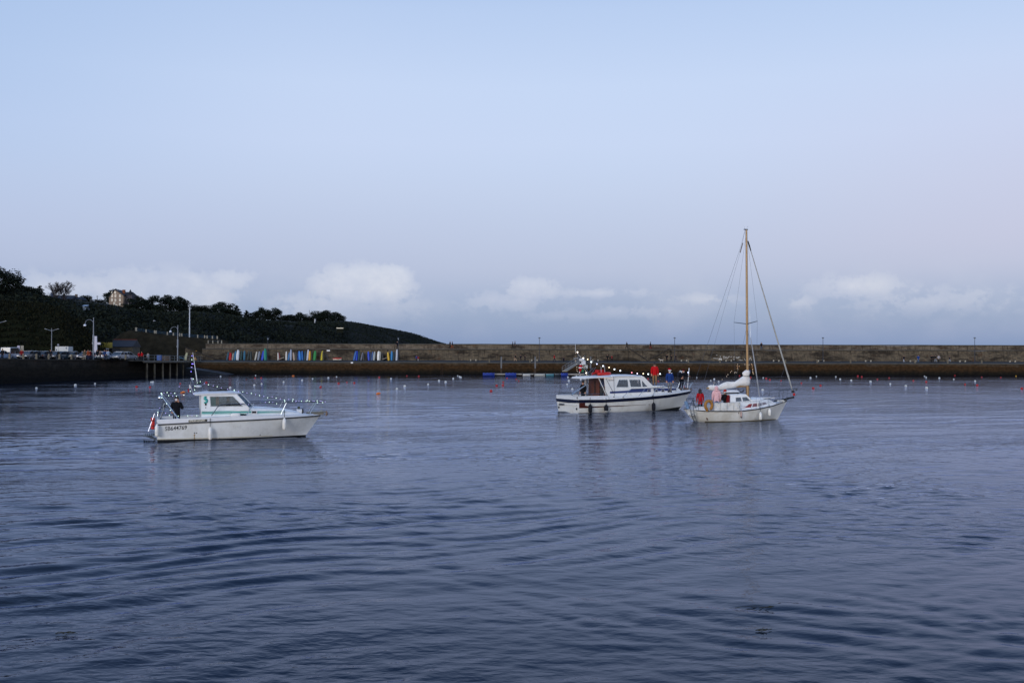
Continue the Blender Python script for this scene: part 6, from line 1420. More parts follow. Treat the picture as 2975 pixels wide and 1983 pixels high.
def fence_small():
    d = 395; p = gd(987, d, at(987, 953, d).z); e = empty('pale_wall', p, 'short pale wall line low on the dark headland', 'wall'); MB().box((0, 0, 0), (2.7, .3, .26)).box((0, 0, .16), (2.8, .4, .06)).build('masonry', M_pale, e); MB().box((0, 0, -1), (2.6, .25, 1.7)).build('footing', M_soil, e)
    d = 430; p = gd(914, d, at(914, 933, d).z); e = empty('white_hut', p, 'tiny white hut among the last trees on the ridge', 'hut'); MB().box((0, .6, .2), (.55, 1, 1.6)).build('wall', mat('hut_white', 'A8ABB0', .8), e); MB().loft([[(x, 0, 1.0), (x, .6, 1.35), (x, 1.2, 1.0)] for x in (-.36, .36)]).build('roof', M_slate, e)
    d = 505; p = gd(898, d, at(898, 925, d).z); e = empty('ridge_pole', p, 'thin dark pole sticking up from the ridge between trees', 'pole'); MB().tube([(0, 0, -2), (0, 0, 4.4)], [.12, .07], 6).build('pole', M_bark, e); MB().box((0, 0, 4.0), (.5, .08, .08)).build('crossarm', M_bark, e)
    d = 352; p = gd(281, d, at(281, 880, d).z); e = empty('utility_pole', p, 'thin utility pole on the ridge left of the gabled house', 'pole'); MB().tube([(0, 0, -2), (0, 0, 2.6)], [.12, .08], 6).build('pole', M_bark, e); MB().box((0, 0, 2.3), (.8, .1, .1)).build('crossarm', M_bark, e)
fence_small()
def hut():
    d = 204; z0 = qtop(d) + .1; L = gd(350, d, z0); e = empty('quay_hut', L, 'low stone hut with a dark slate roof behind the silver car', 'hut')
    X = lambda px: gd(px, d, 0).x - L.x; Z = lambda py: at(350, py, d).z - z0
    w = MB().box(((X(320) + X(384)) / 2, 2.2, Z(1006) / 2), (X(384) - X(320), 4, Z(1006))).build('wall', mat('hut_stone', '4A463C', .9, var=.25, scale=1.5), e)
    MB().loft([[(x, -.2, Z(1007)), (x, 2.2, Z(986)), (x, 4.6, Z(1007))] for x in (X(319), X(386))]).build('roof', M_slate, e)
    MB().box(((X(319) + X(386)) / 2, 2.2, Z(985.5)), (X(386) - X(319), .3, .14)).build('ridge_tiles', mat('ridge_tile', '5A2F28', .9, var=.2), e)
    MB().box((X(345), .18, 1.0), (.9, .06, 1.95)).build('door', mat('hut_door', '26231E', .7), e); window((X(364), .2, 1.5), .9, .8, e, mat('hut_frame', '77705F', .8))
hut()
def shop():
    d = 196; z0 = qtop(d) + .1; L = gd(284, d, z0); e = empty('quay_shop', L, 'dark open fronted quay shop with a dull yellow fascia behind the parked cars', 'shop')
    X = lambda px: gd(px, d, 0).x - L.x; Z = lambda py: at(284, py, d).z - z0
    MB().box(((X(248) + X(319)) / 2, 3.2, Z(1012) / 2), (X(319) - X(248), 4, Z(1012))).build('wall', mat('shop_dark_interior', '1E1B1A', .8), e)  # solid block coloured dark to stand for the shaded interior
    MB().box(((X(246) + X(319.5)) / 2, .9, Z(1012) + .06), (X(319.5) - X(246), 3.0, .12)).build('awning', mat('awning_slats', '2E2C28', .8, var=.3, scale=3), e)
    MB().box(((X(284) + X(319)) / 2, 1.25, Z(1002.5)), (X(319) - X(284), .12, 1.15)).build('fascia', mat('yellow_fascia', '6B6420', .7, var=.35, scale=1.2, dirt='2E2B14'), e)
    MB().box((X(312), -.62, Z(1013)), (1.0, .1, .16)).build('awning_edge_strip', mat('pale_strip', 'B9BCCB', .5), e)  # plain pale strip on the awning's front edge
    for px in (250, 272, 296, 317): MB().box((X(px), -.4, Z(1013) / 2), (.09, .09, Z(1013))).build('awning_post', M_dinox, e)
    MB().loft([[(X(255.5), -.5, Z(996)), (X(263), -.5, Z(996)), (X(260), -.5, Z(1004.5))], [(X(255.5), -.45, Z(996)), (X(263), -.45, Z(996)), (X(260), -.45, Z(1004.5))]]).build('yellow_pennant', mat('yellow_cloth', '98862E', .8), e)
    MB().tube([(X(259), -.47, Z(996)), (X(259), -.47, Z(1013))], .03, 5).build('pennant_pole', M_dinox, e)
shop()
def boards():
    d = 190; L = gd(112, d, qtop(d) + .1); e = empty('brown_hoarding', L, 'long rust brown board fence behind the parked cars', 'fence'); X = lambda px: gd(px, d, 0).x - L.x; h = at(112, 1005, d).z - L.z
    mb = MB(); n = 30
    for i in range(n): a, b = X(68) + (X(160) - X(68)) * i / n, X(68) + (X(160) - X(68)) * (i + 1) / n; mb.box(((a + b) / 2, 0, h / 2 + .02 * (i % 3)), (b - a - .02, .05, h))
    mb.build('boards', mat('rust_brown_boards', '48301F', .9, var=.3, scale=2), e); MB().box(((X(68) + X(160)) / 2, .06, h * .8), (X(160) - X(68), .06, .1)).box(((X(68) + X(160)) / 2, .06, h * .3), (X(160) - X(68), .06, .1)).build('rails', M_bark, e)
    d = 184; L = gd(179, d, qtop(d) + .1); e = empty('white_trailer', L, 'white box trailer parked in front of the brown board fence', 'trailer'); h = at(179, 1006, d).z - L.z
    MB().box((0, 1, .55 + (h - .55) / 2), (2.42, 2.0, h - .55)).build('box_body', mat('trailer_white', 'B9BDBE', .5, var=.08, scale=2, dirt='7C8786'), e)
    for x, z in ((-.95, h * .75), (.85, h * .88)): MB().box((x, -.01, z), (.22, .03, .2)).build('blue_logo', mat('logo_blue', '20305A', .6), e)
    for s in (-.8, .8): MB().lathe([(.3, -.1), (.3, .1)], 14, (s, .3, .3), (1, 0, 0)).build('wheel', M_blk, e)
    d = 176; L = gd(59, d, qtop(d)); e = empty('notice_board', L, 'pair of pale notice boards behind the white campervan', 'notice board')
    for k, (px, w, c) in enumerate(((53.5, .42, 'A5A3B8'), (64, .55, '8A887E'))):
        x = gd(px, d, 0).x - L.x; zt = at(px, 1003.5, d).z - L.z; MB().box((x, 0, zt - .45), (w, .06, .9)).build('panel', mat('board_' + c, c, .7, var=.15), e); MB().tube([(x, .06, 0), (x, .06, zt)], .04, 5).build('post', M_dinox, e)
    d = 170; L = gd(278, d, qtop(d)); e = empty('pylon_sign', L, 'tall white pylon sign with a small side box by the arched lamp', 'sign'); Z = lambda py: at(278, py, d).z - L.z; X = lambda px: gd(px, d, 0).x - L.x
    wh = mat('pylon_white', 'B4B6C6', .5, var=.06, scale=3)
    MB().loft([[(X(a), -.08, Z(r)), (X(b), -.08, Z(r)), (X(b), .08, Z(r)), (X(a), .08, Z(r))] for a, b, r in ((276, 279, 1041), (274.5, 279, 1020), (273.6, 282.5, 1016), (274, 281.8, 1000), (274.3, 281.2, 976))]).build('panel', wh, e); MB().box((X(287), 0, Z(997.5)), (X(291.5) - X(282.2), .2, .36)).build('side_box', wh, e)
    d = 180; L = gd(169, d, qtop(d)); e = empty('round_road_sign', L, 'small round road sign on a pole in front of the white trailer', 'sign'); zt = at(169, 1001.5, d).z - L.z; MB().tube([(0, 0, 0), (0, 0, zt)], .03, 6).build('pole', M_dinox, e); MB().lathe([(.2, 0), (.2, .03)], 14, (0, -.06, zt), (0, 1, 0)).build('disc', mat('sign_back', '5A6274', .5, .3), e)
    d = 184; L = gd(463, d, at(463, 1043, d).z); L.x = min(L.x, -70.6); e = empty('blue_cabin', Vector((gd(463, 200, 0).x, 200, qtop(200) - .05)), 'small bright blue booth standing on the jetty', 'booth'); MB().box((0, 0, .6), (.78, .7, 1.2)).build('shell', mat('booth_blue', '1F4C93', .5, var=.12), e); MB().box((0, 0, 1.25), (.86, .8, .1)).build('lid', mat('booth_blue_dark', '173868', .5), e)
    e = empty('stone_block', gd(482, 203, qtop(203)), 'pinkish stone block wall beside the blue booth on the jetty', 'wall'); MB().box((0, 0, .5), (1.9, .6, 1.0), taper=.93).build('masonry', mat('pinkish_stone', '544840', .9, var=.3, scale=2), e); MB().box((0, 0, 1.04), (1.9, .7, .08)).build('cap', M_cope, e)
boards()

# ================================================================== STREET FURNITURE
M_lamp = mat('lamp_pole_grey', '777E88', .5, .3, var=.12, scale=3); M_globe = mat('lamp_globe', 'D5DCE8', .25, var=.03, spec=.6)
def arched(px, d, label):
    e = empty('arched_street_lamp', gd(px, d, qtop(d)), label, 'street lamp', group='arched lamps along the quay')
    MB().tube([(0, 0, 0), (0, 0, 2.6), (0, 0, 2.62), (0, 0, 4.3), (0, 0, 4.32), (0, 0, 7.2)], [.13, .12, .16, .16, .09, .07], 8).build('pole', M_lamp, e, smooth=True)
    pts = [(0, 0, 6.1)] + [(-.72 + .72 * math.cos(R(a)), 0, 6.1 + .72 * math.sin(R(a)) * 1.05) for a in range(15, 181, 15)] + [(-1.46, 0, 5.95)]
    MB().tube(pts, .045, 6).build('arm', M_lamp, e, smooth=True); MB().lathe([(.06, .0), (.18, .02), (.24, .12), (.22, .24), (.1, .36)], 12, (-1.46, 0, 5.72)).build('lamp_head', M_globe, e, smooth=True); MB().box((-.16, 0, 2.9), (.1, .1, .25)).build('junction_box', M_lamp, e)
arched(271, 168, 'arched street lamp beside the white pylon sign on the quay'); arched(516, 199, 'arched street lamp standing over the jetty, left of the pier')
def twin(px, d, top, label):
    e = empty('twin_street_lamp', gd(px, d, qtop(d)), label, 'street lamp', 0, 'twin armed lamps in the car park'); h = at(px, top, d).z - qtop(d)
    MB().tube([(0, 0, 0), (0, 0, h * .5), (0, 0, h)], [.09, .07, .05], 7).build('pole', M_lamp, e, smooth=True)
    for s in (-1, 1): MB().tube([(0, 0, h - .5), (s * .5, 0, h - .32), (s * 1.25, 0, h - .1)], [.05, .05, .03], 6).box((s * 1.05, 0, h - .16), (.5, .16, .07), ry=-s * .28).build('lamp_arm', M_lamp, e)
twin(149.5, 180, 953, 'slim twin armed street lamp behind the dark parked cars'); twin(-6, 158, 930, 'twin armed street lamp whose arm enters at the left edge')
e = empty('tall_white_mast', gd(550, 247, at(550, 974, 247).z), 'tall plain white mast standing by the terrace railing', 'mast'); MB().tube([(0, 0, -1), (0, 0, 4), (0, 0, 7.1)], [.16, .14, .11], 8).build('pole', mat('mast_white', 'C2C9D2', .5, var=.08), e, smooth=True); MB().box((.0, 0, 6.6), (.8, .12, .1)).ball((.3, 0, 6.75), .14, 8, 6).build('floodlight', M_lamp, e)
PL = [(778, 'leftmost pier lamp, above the green dinghy'), (1157, 'pier lamp at the right end of the leaning dinghies'), (1567, 'pier lamp behind the pontoon, left of the cruiser'), (1960, 'pier lamp above the three dark walkers behind the cruiser'), (2391, 'pier lamp just right of the sailing boat forestay'), (2832, 'rightmost pier lamp, near the right edge of the photo')]
for px, lab in PL:
    d = PY0 + 4; z0 = 2.95; e = empty('pier_lamp', gd(px, d, z0), lab, 'street lamp', group='lamps along the pier'); h = at(px, 980, d).z - z0
    MB().tube([(0, 0, 0), (0, 0, .8), (0, 0, .82), (0, 0, h - .55)], [.11, .1, .07, .05], 7).build('pole', mat('dark_lamp_paint', '2E3440', .6, .2, var=.2), e, smooth=True)
    MB().lathe([(.05, h - .55), (.10, h - .5), (.16, h - .16), (.1, h - .14)], 8).build('lantern', mat('lantern_glass', '8F9AA8' if px < 1300 else '46505E', .2, var=.1, spec=.6), e); MB().lathe([(.3, h - .12), (.3, h - .06), (.06, h + .04)], 10).build('cap', mat('dark_lamp_paint', '2E3440'), e)
bol = [28, 68, 106, 142, 173, 208, 241, 300, 365]
M_bol = mat('stone_bollard', '6E6758', .9, var=.25, scale=3)
for i, px in enumerate(bol):
    d = 152 + i * 2.4; e = empty('stone_bollard', gd(px, d, qtop(d) + .15), f'pale stone bollard on the quay edge, {nth(i, len(bol))}{" from the left" if 0 < i < len(bol) - 1 else " of the row"}', 'bollard', group='stone bollards on the quay edge')
    MB().box((0, 0, .38), (.27, .27, .76), taper=.86).build('shaft', M_bol, e); MB().box((0, 0, .79), (.26, .26, .06), taper=.7).build('cap', M_bol, e)
mb = MB(); pb = [1421.7, 1540, 2000, 2092, 2282, 2374, 2471, 2658, 2753.6, 2852]
for i, px in enumerate(pb):
    d = PY0 + 1.6; e = empty('mooring_post', gd(px, d, 2.80), f'squat granite mooring post on the pier edge, {nth(i, len(pb))}{" from the left" if 0 < i < len(pb) - 1 else " of the ten"}', 'mooring post', group='mooring posts on the pier edge')
    MB().lathe([(.2, 0), (.17, .15), (.16, .5), (.2, .58), (.18, .66)], 9).build('post', M_bol, e, smooth=True)
be = [1375, 1552.6, 1729.6, 1987, 2116.6, 2254.7, 2385, 2522, 2652, 2796, 2941]
for i, px in enumerate(be):
    d = PY0 + 6.6; e = empty('stone_bench', gd(px, d, 3.03), f'low bench with pale ends against the pier wall, {nth(i, len(be))}{" from the left" if 0 < i < len(be) - 1 else " of the row"}', 'bench', group='benches along the pier')
    MB().box((0, 0, .42), (1.7, .45, .1)).build('seat', mat('bench_slab', '5A544A', .85, var=.2), e)
    for s in (-.6, .6): MB().box((s, 0, .185), (.22, .42, .37)).build('leg', mat('pale_bench_leg', 'A8A294', .85, var=.15), e)

# ================================================================== CARS
M_tyre = mat('tyre', '121214', .9, var=.2); M_rim = mat('rim', '7C8188', .35, .7); M_cg = mat('car_glass', '1A2129', .08, var=.05, spec=.8)
def car_proto(van=False):
    e = empty('campervan' if van else 'parked_car', (0, 0, 0), 't', 'car'); h = 2.0 if van else 1.46
    L = 2.1; bx = [(-L, .55, .62), (-L + .05, .40, .86), (-1.6, .30, .95 if not van else 1.0), (1.2, .30, .92 if not van else 1.0), (L - .1, .38, .78 if not van else .95), (L, .50, .62)]
    rings = []
    for x, zb, zt in bx: w = .84 if abs(x) > L - .2 else .89; rings.append([(x, -w, zb), (x, -w * 1.0, (zb + zt) / 2), (x, -w * .96, zt), (x, w * .96, zt), (x, w, (zb + zt) / 2), (x, w, zb)])
    MB().loft(rings).build('body', M_cg, e, smooth=True)
    if van: cab = [(-L + .06, .99, .8), (-L + .2, h - .05, .76), (.9, h, .76), (1.75, 1.0, .8)]
    else: cab = [(-1.85, .93, .78), (-1.35, 1.38, .64), (-.2, 1.46, .64), (.35, 1.40, .64), (1.15, .93, .78)]
    r1 = [[(x, -w * (.99 if z < 1.1 else .94), z), (x, w * (.99 if z < 1.1 else .94), z)] for x, z, w in cab]
    rings = [[(x, -w, .90), (x, -w, z), (x, w, z), (x, w, .90)] for x, z, w in cab]; MB().loft(rings).build('windows', M_cg, e)
    r_ = [(x, z, w) for x, z, w in cab if z > 1.2]; MB().loft([[(x, -w - .015, z + .0), (x, -w * .9, z + .05), (x, w * .9, z + .05), (x, w + .015, z)] for x, z, w in r_]).build('roof', M_cg, e, smooth=True)
    pl = MB()
    for sd in (-1, 1):
        for a, b in zip(cab, cab[1:]):
            if abs(a[1] - b[1]) > .15: pl.tube([(a[0], sd * a[2], a[1]), (b[0], sd * b[2], b[1])], .05, 4)
        pl.box((-.3, sd * .72, 1.15), (.09, .16, .5))
    pl.build('pillars', M_cg, e)
    for x in (-1.3, 1.35):
        for s in (-.8, .8): w = MB().lathe([(.31, -.1), (.31, .1)], 14, (x, s, .31), (0, 1, 0)).build('wheel', M_tyre, e); MB().lathe([(.19, -.005), (.15, .012)], 10, (x, s + (.1 if s > 0 else -.1), .31), (0, 1 if s > 0 else -1, 0)).build('rim', M_rim, w)
    for s in (-.62, .62):
        MB().box((L - .02, s, .68), (.08, .32, .14)).build('headlight', mat('headlight_glass', 'B9C1C9', .15, spec=.7), e); MB().box((-L + .03, s * 1.1, .76), (.08, .22, .2)).build('taillight', mat('taillight_red', '5A1214', .3), e)
    MB().box((L + .01, 0, .5), (.03, .5, .11)).box((-L - .01, 0, .6), (.03, .5, .11)).build('number_plate', mat('plate_white', 'A9ABA6', .5), e)
    return e
cp, vp = car_proto(), car_proto(True)
def paint(h): return mat('car_paint_' + h, hx(h, .62), .3, .1, var=.05, scale=2, spec=.5, coat=.5)
CARS = [(2, 160, 88, 'A9BFDA', 'pale blue car cut by the left edge of the photo', 0), (32, 163, 92, 'B9C3D6', 'white campervan parked at the left end of the quay', 1), (80, 162, -88, '2A2E36', 'dark grey car beside the person in the red jacket', 0), (100, 164, 84, '28343A', 'dark green car in front of the brown board fence', 0),
        (129, 166, 90, '1C2234', 'dark navy car in front of the twin armed street lamp', 0), (156, 167, -84, '16181E', 'black car left of the teal car', 0), (184, 169, 78, '2A4652', 'teal blue car in front of the white trailer', 0), (213, 171, 90, '15181E', 'black car right of the teal car', 0),
        (251, 168, -90, '18203C', 'dark blue car left of the arched street lamp', 0), (305, 170, 86, '9AA9C0', 'pale silver blue car behind the people by the pylon sign', 0), (346, 172, -95, 'A3A7B0', 'silver car in front of the slate roofed hut', 0), (368, 176, 80, '4A5E72', 'blue grey car at the right end of the car park', 0)]
for px, d, yaw, c_, lab, v in CARS:
    o = dup(vp if v else cp); o.location = gd(px, d, qtop(d) + .03); o.rotation_euler = (0, 0, R(yaw)); tag(o, lab, 'campervan' if v else 'car', 'cars parked along the quay')
    for ch in o.children:
        if ch.name.split('.')[0] in ('body', 'roof', 'pillars'): slot(ch, 0, paint(c_))
clear_of(cp); clear_of(vp)

# ================================================================== PEOPLE ASHORE
def walk(px, d, z, H, yaw, jk, tr, lab, ps='walk', hair='2A2019', hat=None, hood=None, grp='people on the pier'):
    person(gd(px, d, z), R(yaw), H, jk, tr, lab, ps, hair=hair, hat=hat, hood=hood, group=grp, bulk=1.15)
pm, wk = PY0 + 4.2, PY0 + 10
q = [(7, 156, 1.75, 0, '16181D', '1A2230', 'person in dark clothes beside the pale blue car at the left edge', 'stand'), (63, 158, 1.7, 20, '7A1A1E', '1C2230', 'person in a red jacket standing by the dark grey car', 'stand'), (51, 165, 1.65, -30, '4A4650', '2A2A30', 'person in grey by the pale notice boards', 'stand'),
     (147, 163, 1.72, 10, '1A1C22', '1C1E24', 'person in black under the slim twin armed lamp', 'stand'), (246, 161, 1.7, 30, '5A5040', '8A857A', 'person in olive jacket and pale trousers left of the arched lamp', 'stand'), (256, 163, 1.72, -20, '7A3A22', '1A2038', 'person in a rust orange jacket by the dark blue car', 'stand'), (262, 165, 1.66, 60, '6A1216', '1A2038', 'person in a dark red jacket left of the arched lamp', 'walk'),
     (283, 163, 1.75, 0, '14161C', '14161C', 'person in black directly right of the white pylon sign', 'stand'), (291, 164, 1.6, 15, '6E5A50', '1C1E28', 'person in a brown jacket near the pylon sign', 'walk'), (304, 163, 1.7, -15, '1F3560', '2A3348', 'person in a blue jacket before the pale silver car', 'stand'), (309, 164, 1.72, 20, '17191F', '20242C', 'person in a dark jacket before the pale silver car', 'stand'), (314, 162, 1.66, 40, '8FA3BD', '23303A', 'person in a pale jacket before the pale silver car', 'walk'),
     (404, 187, 1.65, 60, 'A01622', '20242E', 'left one of two people in red jackets on the jetty', 'stand'), (412, 188, 1.75, -50, 'B0141E', '2A303C', 'right one of two people in red jackets on the jetty', 'walk'), (430, 190, 1.5, 10, '8C8F96', '5A5E66', 'small person in grey on the jetty right of the red jackets', 'stand')]
for px, d, H_, yaw, jk, tr, lab, ps in q: walk(px, d, qtop(d) + .05, H_, yaw, jk, tr, lab, ps, grp='people on the quay')
for px, d, z, H_, yaw, jk, tr, lab, ps in [
    (1154, wk, 5.81, 1.8, 30, '14161C', '15171D', 'dark figure on the upper walkway beside the second pier lamp', 'stand'), (1307.5, wk, 5.81, 1.8, 60, '15171D', '17181C', 'person in black on the upper walkway beside the orange trousers', 'walk'), (1314, wk - .5, 5.81, 1.74, -70, '20222C', '9A4A22', 'person in orange trousers on the upper walkway', 'stride'),
    (1489.5, wk, 5.81, 1.72, 80, '14151A', '15161A', 'left one of the dark pair on the upper walkway', 'walk'), (1496, wk - .4, 5.81, 1.85, 80, '14161E', '15171E', 'right one of the dark pair on the upper walkway', 'stand'), (1821, wk, 5.81, 1.74, -60, '16181E', '1E2026', 'person in black on the upper walkway above the cruiser roof', 'stride'),
    (1890, wk, 5.81, 1.78, 90, '15161B', '6A1A1A', 'person in dark red trousers on the upper walkway above the cruiser', 'walk'), (2212, wk, 5.81, 1.74, -30, '15161C', '34465E', 'person in blue trousers on the upper walkway right of the wooden mast', 'stand'),
    (1210, pm, 2.97, 1.35, 20, '2A3C7A', '1E222C', 'child in blue on the pier right of the leaning dinghies', 'stand'), (1215, pm - .5, 2.94, 1.2, -40, '8A1A22', 'A9A6A8', 'child in red on the pier right of the leaning dinghies', 'walk'),
    (1497.5, pm - 1, 2.9, 1.78, -80, '15171C', 'B0957C', 'person in a black jacket and beige trousers walking on the pier', 'stride'), (1513, pm + 1, 3.0, 1.5, 10, '1C1E24', '1A1C22', 'child in dark clothes behind the beige trousers walker', 'stand'), (1525, pm, 2.97, 1.4, 40, '1E2026', '25272D', 'smaller dark clad child on the pier left of the pontoon pile', 'walk'),
    (1610.6, pm - 1.4, 2.88, 1.78, 90, '8A141E', '1A2036', 'person in a long red coat on the pier left of the gangway', 'walk'), (1637, pm - 1, 2.9, 1.7, 60, '171A2A', '171A24', 'person in dark blue crouching at the pier edge by the gangway', 'crouch'), (1764.7, pm - .6, 2.9, 1.72, 0, '16191A', '1A1D1E', 'person in dark green behind the cruiser wheelhouse', 'stand'),
    (1777.8, pm + 1, 3.0, 1.45, 30, '7A1C22', '1C1D22', 'child in red and dark trousers behind the cruiser wheelhouse', 'walk'), (1937.4, pm - 1, 2.9, 1.8, -40, '15161A', '16171B', 'leftmost of three dark walkers by the white dog', 'stand'), (1950.6, pm - 1.4, 2.88, 1.66, 20, '1A1C20', '1A1B20', 'middle one of three dark walkers by the white dog', 'walk'), (1963.6, pm - .6, 2.92, 1.8, 70, '171A22', '20242E', 'rightmost of three dark walkers, under the pier lamp', 'walk'),
    (2626, pm - .5, 2.92, 1.62, -80, '191B26', 'A9B0BE', 'person in white trousers and dark jacket far right on the pier', 'walk'), (2668, pm - 1.5, 2.87, 1.82, 10, '20407E', '4A5F7C', 'person in a bright blue jacket and jeans on the pier', 'stand'), (2705.5, pm, 2.95, 1.7, 40, '15171A', '16181C', 'leftmost of the close dark group far right on the pier', 'stand'), (2710.5, pm + .6, 2.98, 1.66, -30, '1B1E22', '1A1D24', 'middle one of the close dark group far right on the pier', 'walk'),
    (2717.7, pm - .3, 2.93, 1.74, 20, '121A1E', '7C8796', 'person in grey trousers in the close group far right on the pier', 'walk'), (2727, pm, 2.95, 1.76, -60, 'A7A3A6', '17181C', 'person in a white jacket beside the dark group on the pier', 'walk'), (2758.5, pm + .5, 2.97, 1.5, 60, '1A1C26', '8A94A2', 'person in dark jacket stepping alone near the last pier lamp', 'stride')]:
    walk(px, d, z, H_, yaw, jk, tr, lab, ps)
def dog():
    p = gd(1921.5, pm - 1.5, 2.87); o = MB()
    e = empty('dog', p, 'white dog standing on the pier beside three dark walkers', 'dog', R(180))
    mb = MB(); mb.tube([(-.38, 0, .50), (-.25, 0, .50), (0, 0, .47), (.2, 0, .48), (.34, 0, .55), (.44, 0, .68)], [.06, .12, .115, .145, .11, .08], 9); mb.tube([(.42, 0, .66), (.50, 0, .72), (.60, 0, .69), (.68, 0, .66)], [.07, .085, .055, .03], 8)
    for x, s in ((.24, 1), (.24, -1)): mb.tube([(x, s * .08, .46), (x + .01, s * .08, .24), (x, s * .08, .03), (x + .05, s * .08, .015)], [.055, .035, .028, .03], 6)
    for x, s in ((-.3, 1), (-.3, -1)): mb.tube([(x, s * .08, .48), (x + .07, s * .085, .32), (x - .06, s * .085, .19), (x - .03, s * .085, .02), (x + .03, s * .085, .015)], [.075, .055, .035, .026, .03], 6)
    mb.tube([(-.4, 0, .54), (-.52, 0, .62), (-.58, 0, .74)], [.03, .028, .012], 6)
    for s in (1, -1): mb.tube([(.47, s * .05, .79), (.45, s * .08, .72)], [.03, .015], 5)
    mb.build('body', mat('white_fur', 'B9B0A4', .9, var=.12, scale=12), e, smooth=True); MB().ball((.69, 0, .665), .02, 6, 5).build('nose', M_blk, e)
dog()
def gull():
    p = at(448, 932, 210); e = empty('gull', p, 'white gull gliding in front of the dark hillside above the jetty', 'bird', R(20))
    MB().tube([(-.25, 0, 0), (-.05, 0, .02), (.15, 0, .03), (.27, 0, .02)], [.02, .07, .06, .015], 7).tube([(0, 0, .03), (-.02, -.3, .14), (-.12, -.62, .1)], [.06, .045, .01], 5).tube([(0, 0, .03), (-.02, .3, .14), (-.12, .62, .1)], [.06, .045, .01], 5).build('body', mat('gull_white', 'C9CBD0', .8), e, smooth=True); MB().tube([(.26, 0, .02), (.33, 0, .0)], [.015, .005], 5).build('beak', mat('beak', 'B08A30', .6), e)
gull()

# ================================================================== DINGHIES STOOD ON END AGAINST THE PIER WALL
def dinghy_mesh(beam, depth):
    mb = MB(); rings = []
    for i in range(13):
        t = i / 12; z = t; w = beam / 2 * math.sin(PI * (.28 + t * .58)) ** .6 * (1, .8)[t > .99]; dp = depth * (1 - .35 * t)
        rings.append([(w * .96, 0, z), (w, -.03, z), (w * .8, -dp * .7, z), (w * .15, -dp, z), (-w * .15, -dp, z), (-w * .8, -dp * .7, z), (-w, -.03, z), (-w * .96, 0, z)])
    mb.loft(rings); return mb
DM = {k: dinghy_mesh(*v).build('dinghy', M_cg, smooth=True) for k, v in {'d': (.52, .24), 'k': (.40, .18), 'w': (.72, .28)}.items()}
DP = []
for k, o in DM.items(): DP.append(o)
ROWS = [('of the pair by the pier stairs', [(539, 1018, 'B9B58C', 'cream', 0, 'w'), (568, 1018, 'C8912E', 'orange yellow', 2, 'w')]),
        ('in the left group', [(660, 1022, '1F4A5E', 'dark teal', 2, 'd'), (669, 1024, 'B0161A', 'red', 0, 'w'), (676, 1025, '8F9288', 'grey', 3, 'k'), (681.5, 1019, '2E6E92', 'blue', 2, 'd'), (691, 1015.5, 'D5D8DC', 'white', 6, 'w'), (701, 1018, '1B3A38', 'dark green', 3, 'd'), (709, 1018, '1F5F7A', 'steel blue', -3, 'd'), (720, 1018, '22302F', 'blackish green', 0, 'd'), (729, 1020, '1E2C2C', 'near black', 0, 'd'), (743.5, 1020, 'BDB9AC', 'ivory', 10, 'k'), (751, 1019.5, '77808C', 'slate grey', 4, 'd'), (762.5, 1018.5, '2440B8', 'bright blue', 3, 'w'), (771, 1011, '0F7A66', 'green', 0, 'w')]),
        ('in the middle group', [(805.5, 1023, 'C9C4BA', 'cream white', -13, 'k'), (811, 1023, '6A1A14', 'dark red', -8, 'd'), (831, 1020, 'D2CEC6', 'white', -3, 'k'), (838.5, 1023, '2A6A9E', 'blue', 4, 'd'), (845.5, 1014, '98A0B2', 'grey lilac', 3, 'd'), (853.5, 1023, 'A89688', 'pinkish', -8, 'd'), (859.5, 1022, '3C3A34', 'dark brown', -9, 'd'), (866, 1019, '1F4F9A', 'royal blue', -2, 'd'), (871.5, 1019, '2A7CC4', 'sky blue', -2, 'd'), (878, 1019, '1E62A8', 'deep blue', -4, 'd'), (885, 1018, '1C3844', 'dark slate', 0, 'd'), (892.5, 1015, 'B9C0CE', 'pale grey', -2, 'd'), (900, 1019, 'D39A2C', 'orange yellow', 3, 'd'), (905.5, 1020, '3A3222', 'dark olive', 2, 'k'), (913.5, 1018, '1F7A38', 'green', 2, 'w'), (934, 1019, 'C4B422', 'yellow', -1, 'd'), (939, 1021, '3E3A1E', 'dark moss', -2, 'k')]),
        ('in the right group', [(1029.5, 1019, '2A5EA0', 'denim blue', 5, 'd'), (1036.5, 1019, '2348C8', 'bright blue', 4, 'd'), (1042.5, 1019, '173A40', 'dark teal', 2, 'd'), (1050.5, 1023, '6E7280', 'grey', 7, 'k'), (1057, 1024, '2E2E30', 'charcoal', 3, 'd'), (1071, 1020, '2448C0', 'royal blue', -4, 'd'), (1075.5, 1022, '1E2E50', 'navy', -3, 'k'), (1080.5, 1021, '45608E', 'slate blue', 2, 'd'), (1088, 1020, '9AA09E', 'grey white', 9, 'd'), (1100, 1019.5, 'E2E2DE', 'white', 1, 'w'), (1104, 1020, '8A8A84', 'dull grey', 0, 'k'), (1110, 1026, '24221F', 'blackish', 0, 'd'), (1128.5, 1022, 'C9A32A', 'yellow', -4, 'd'), (1138, 1019, '2C7CB4', 'light blue', 1, 'd'), (1144, 1020, '1C2A2C', 'dark green grey', 2, 'd'), (1151, 1014, 'B4BAC4', 'pale grey', -4, 'd')])]
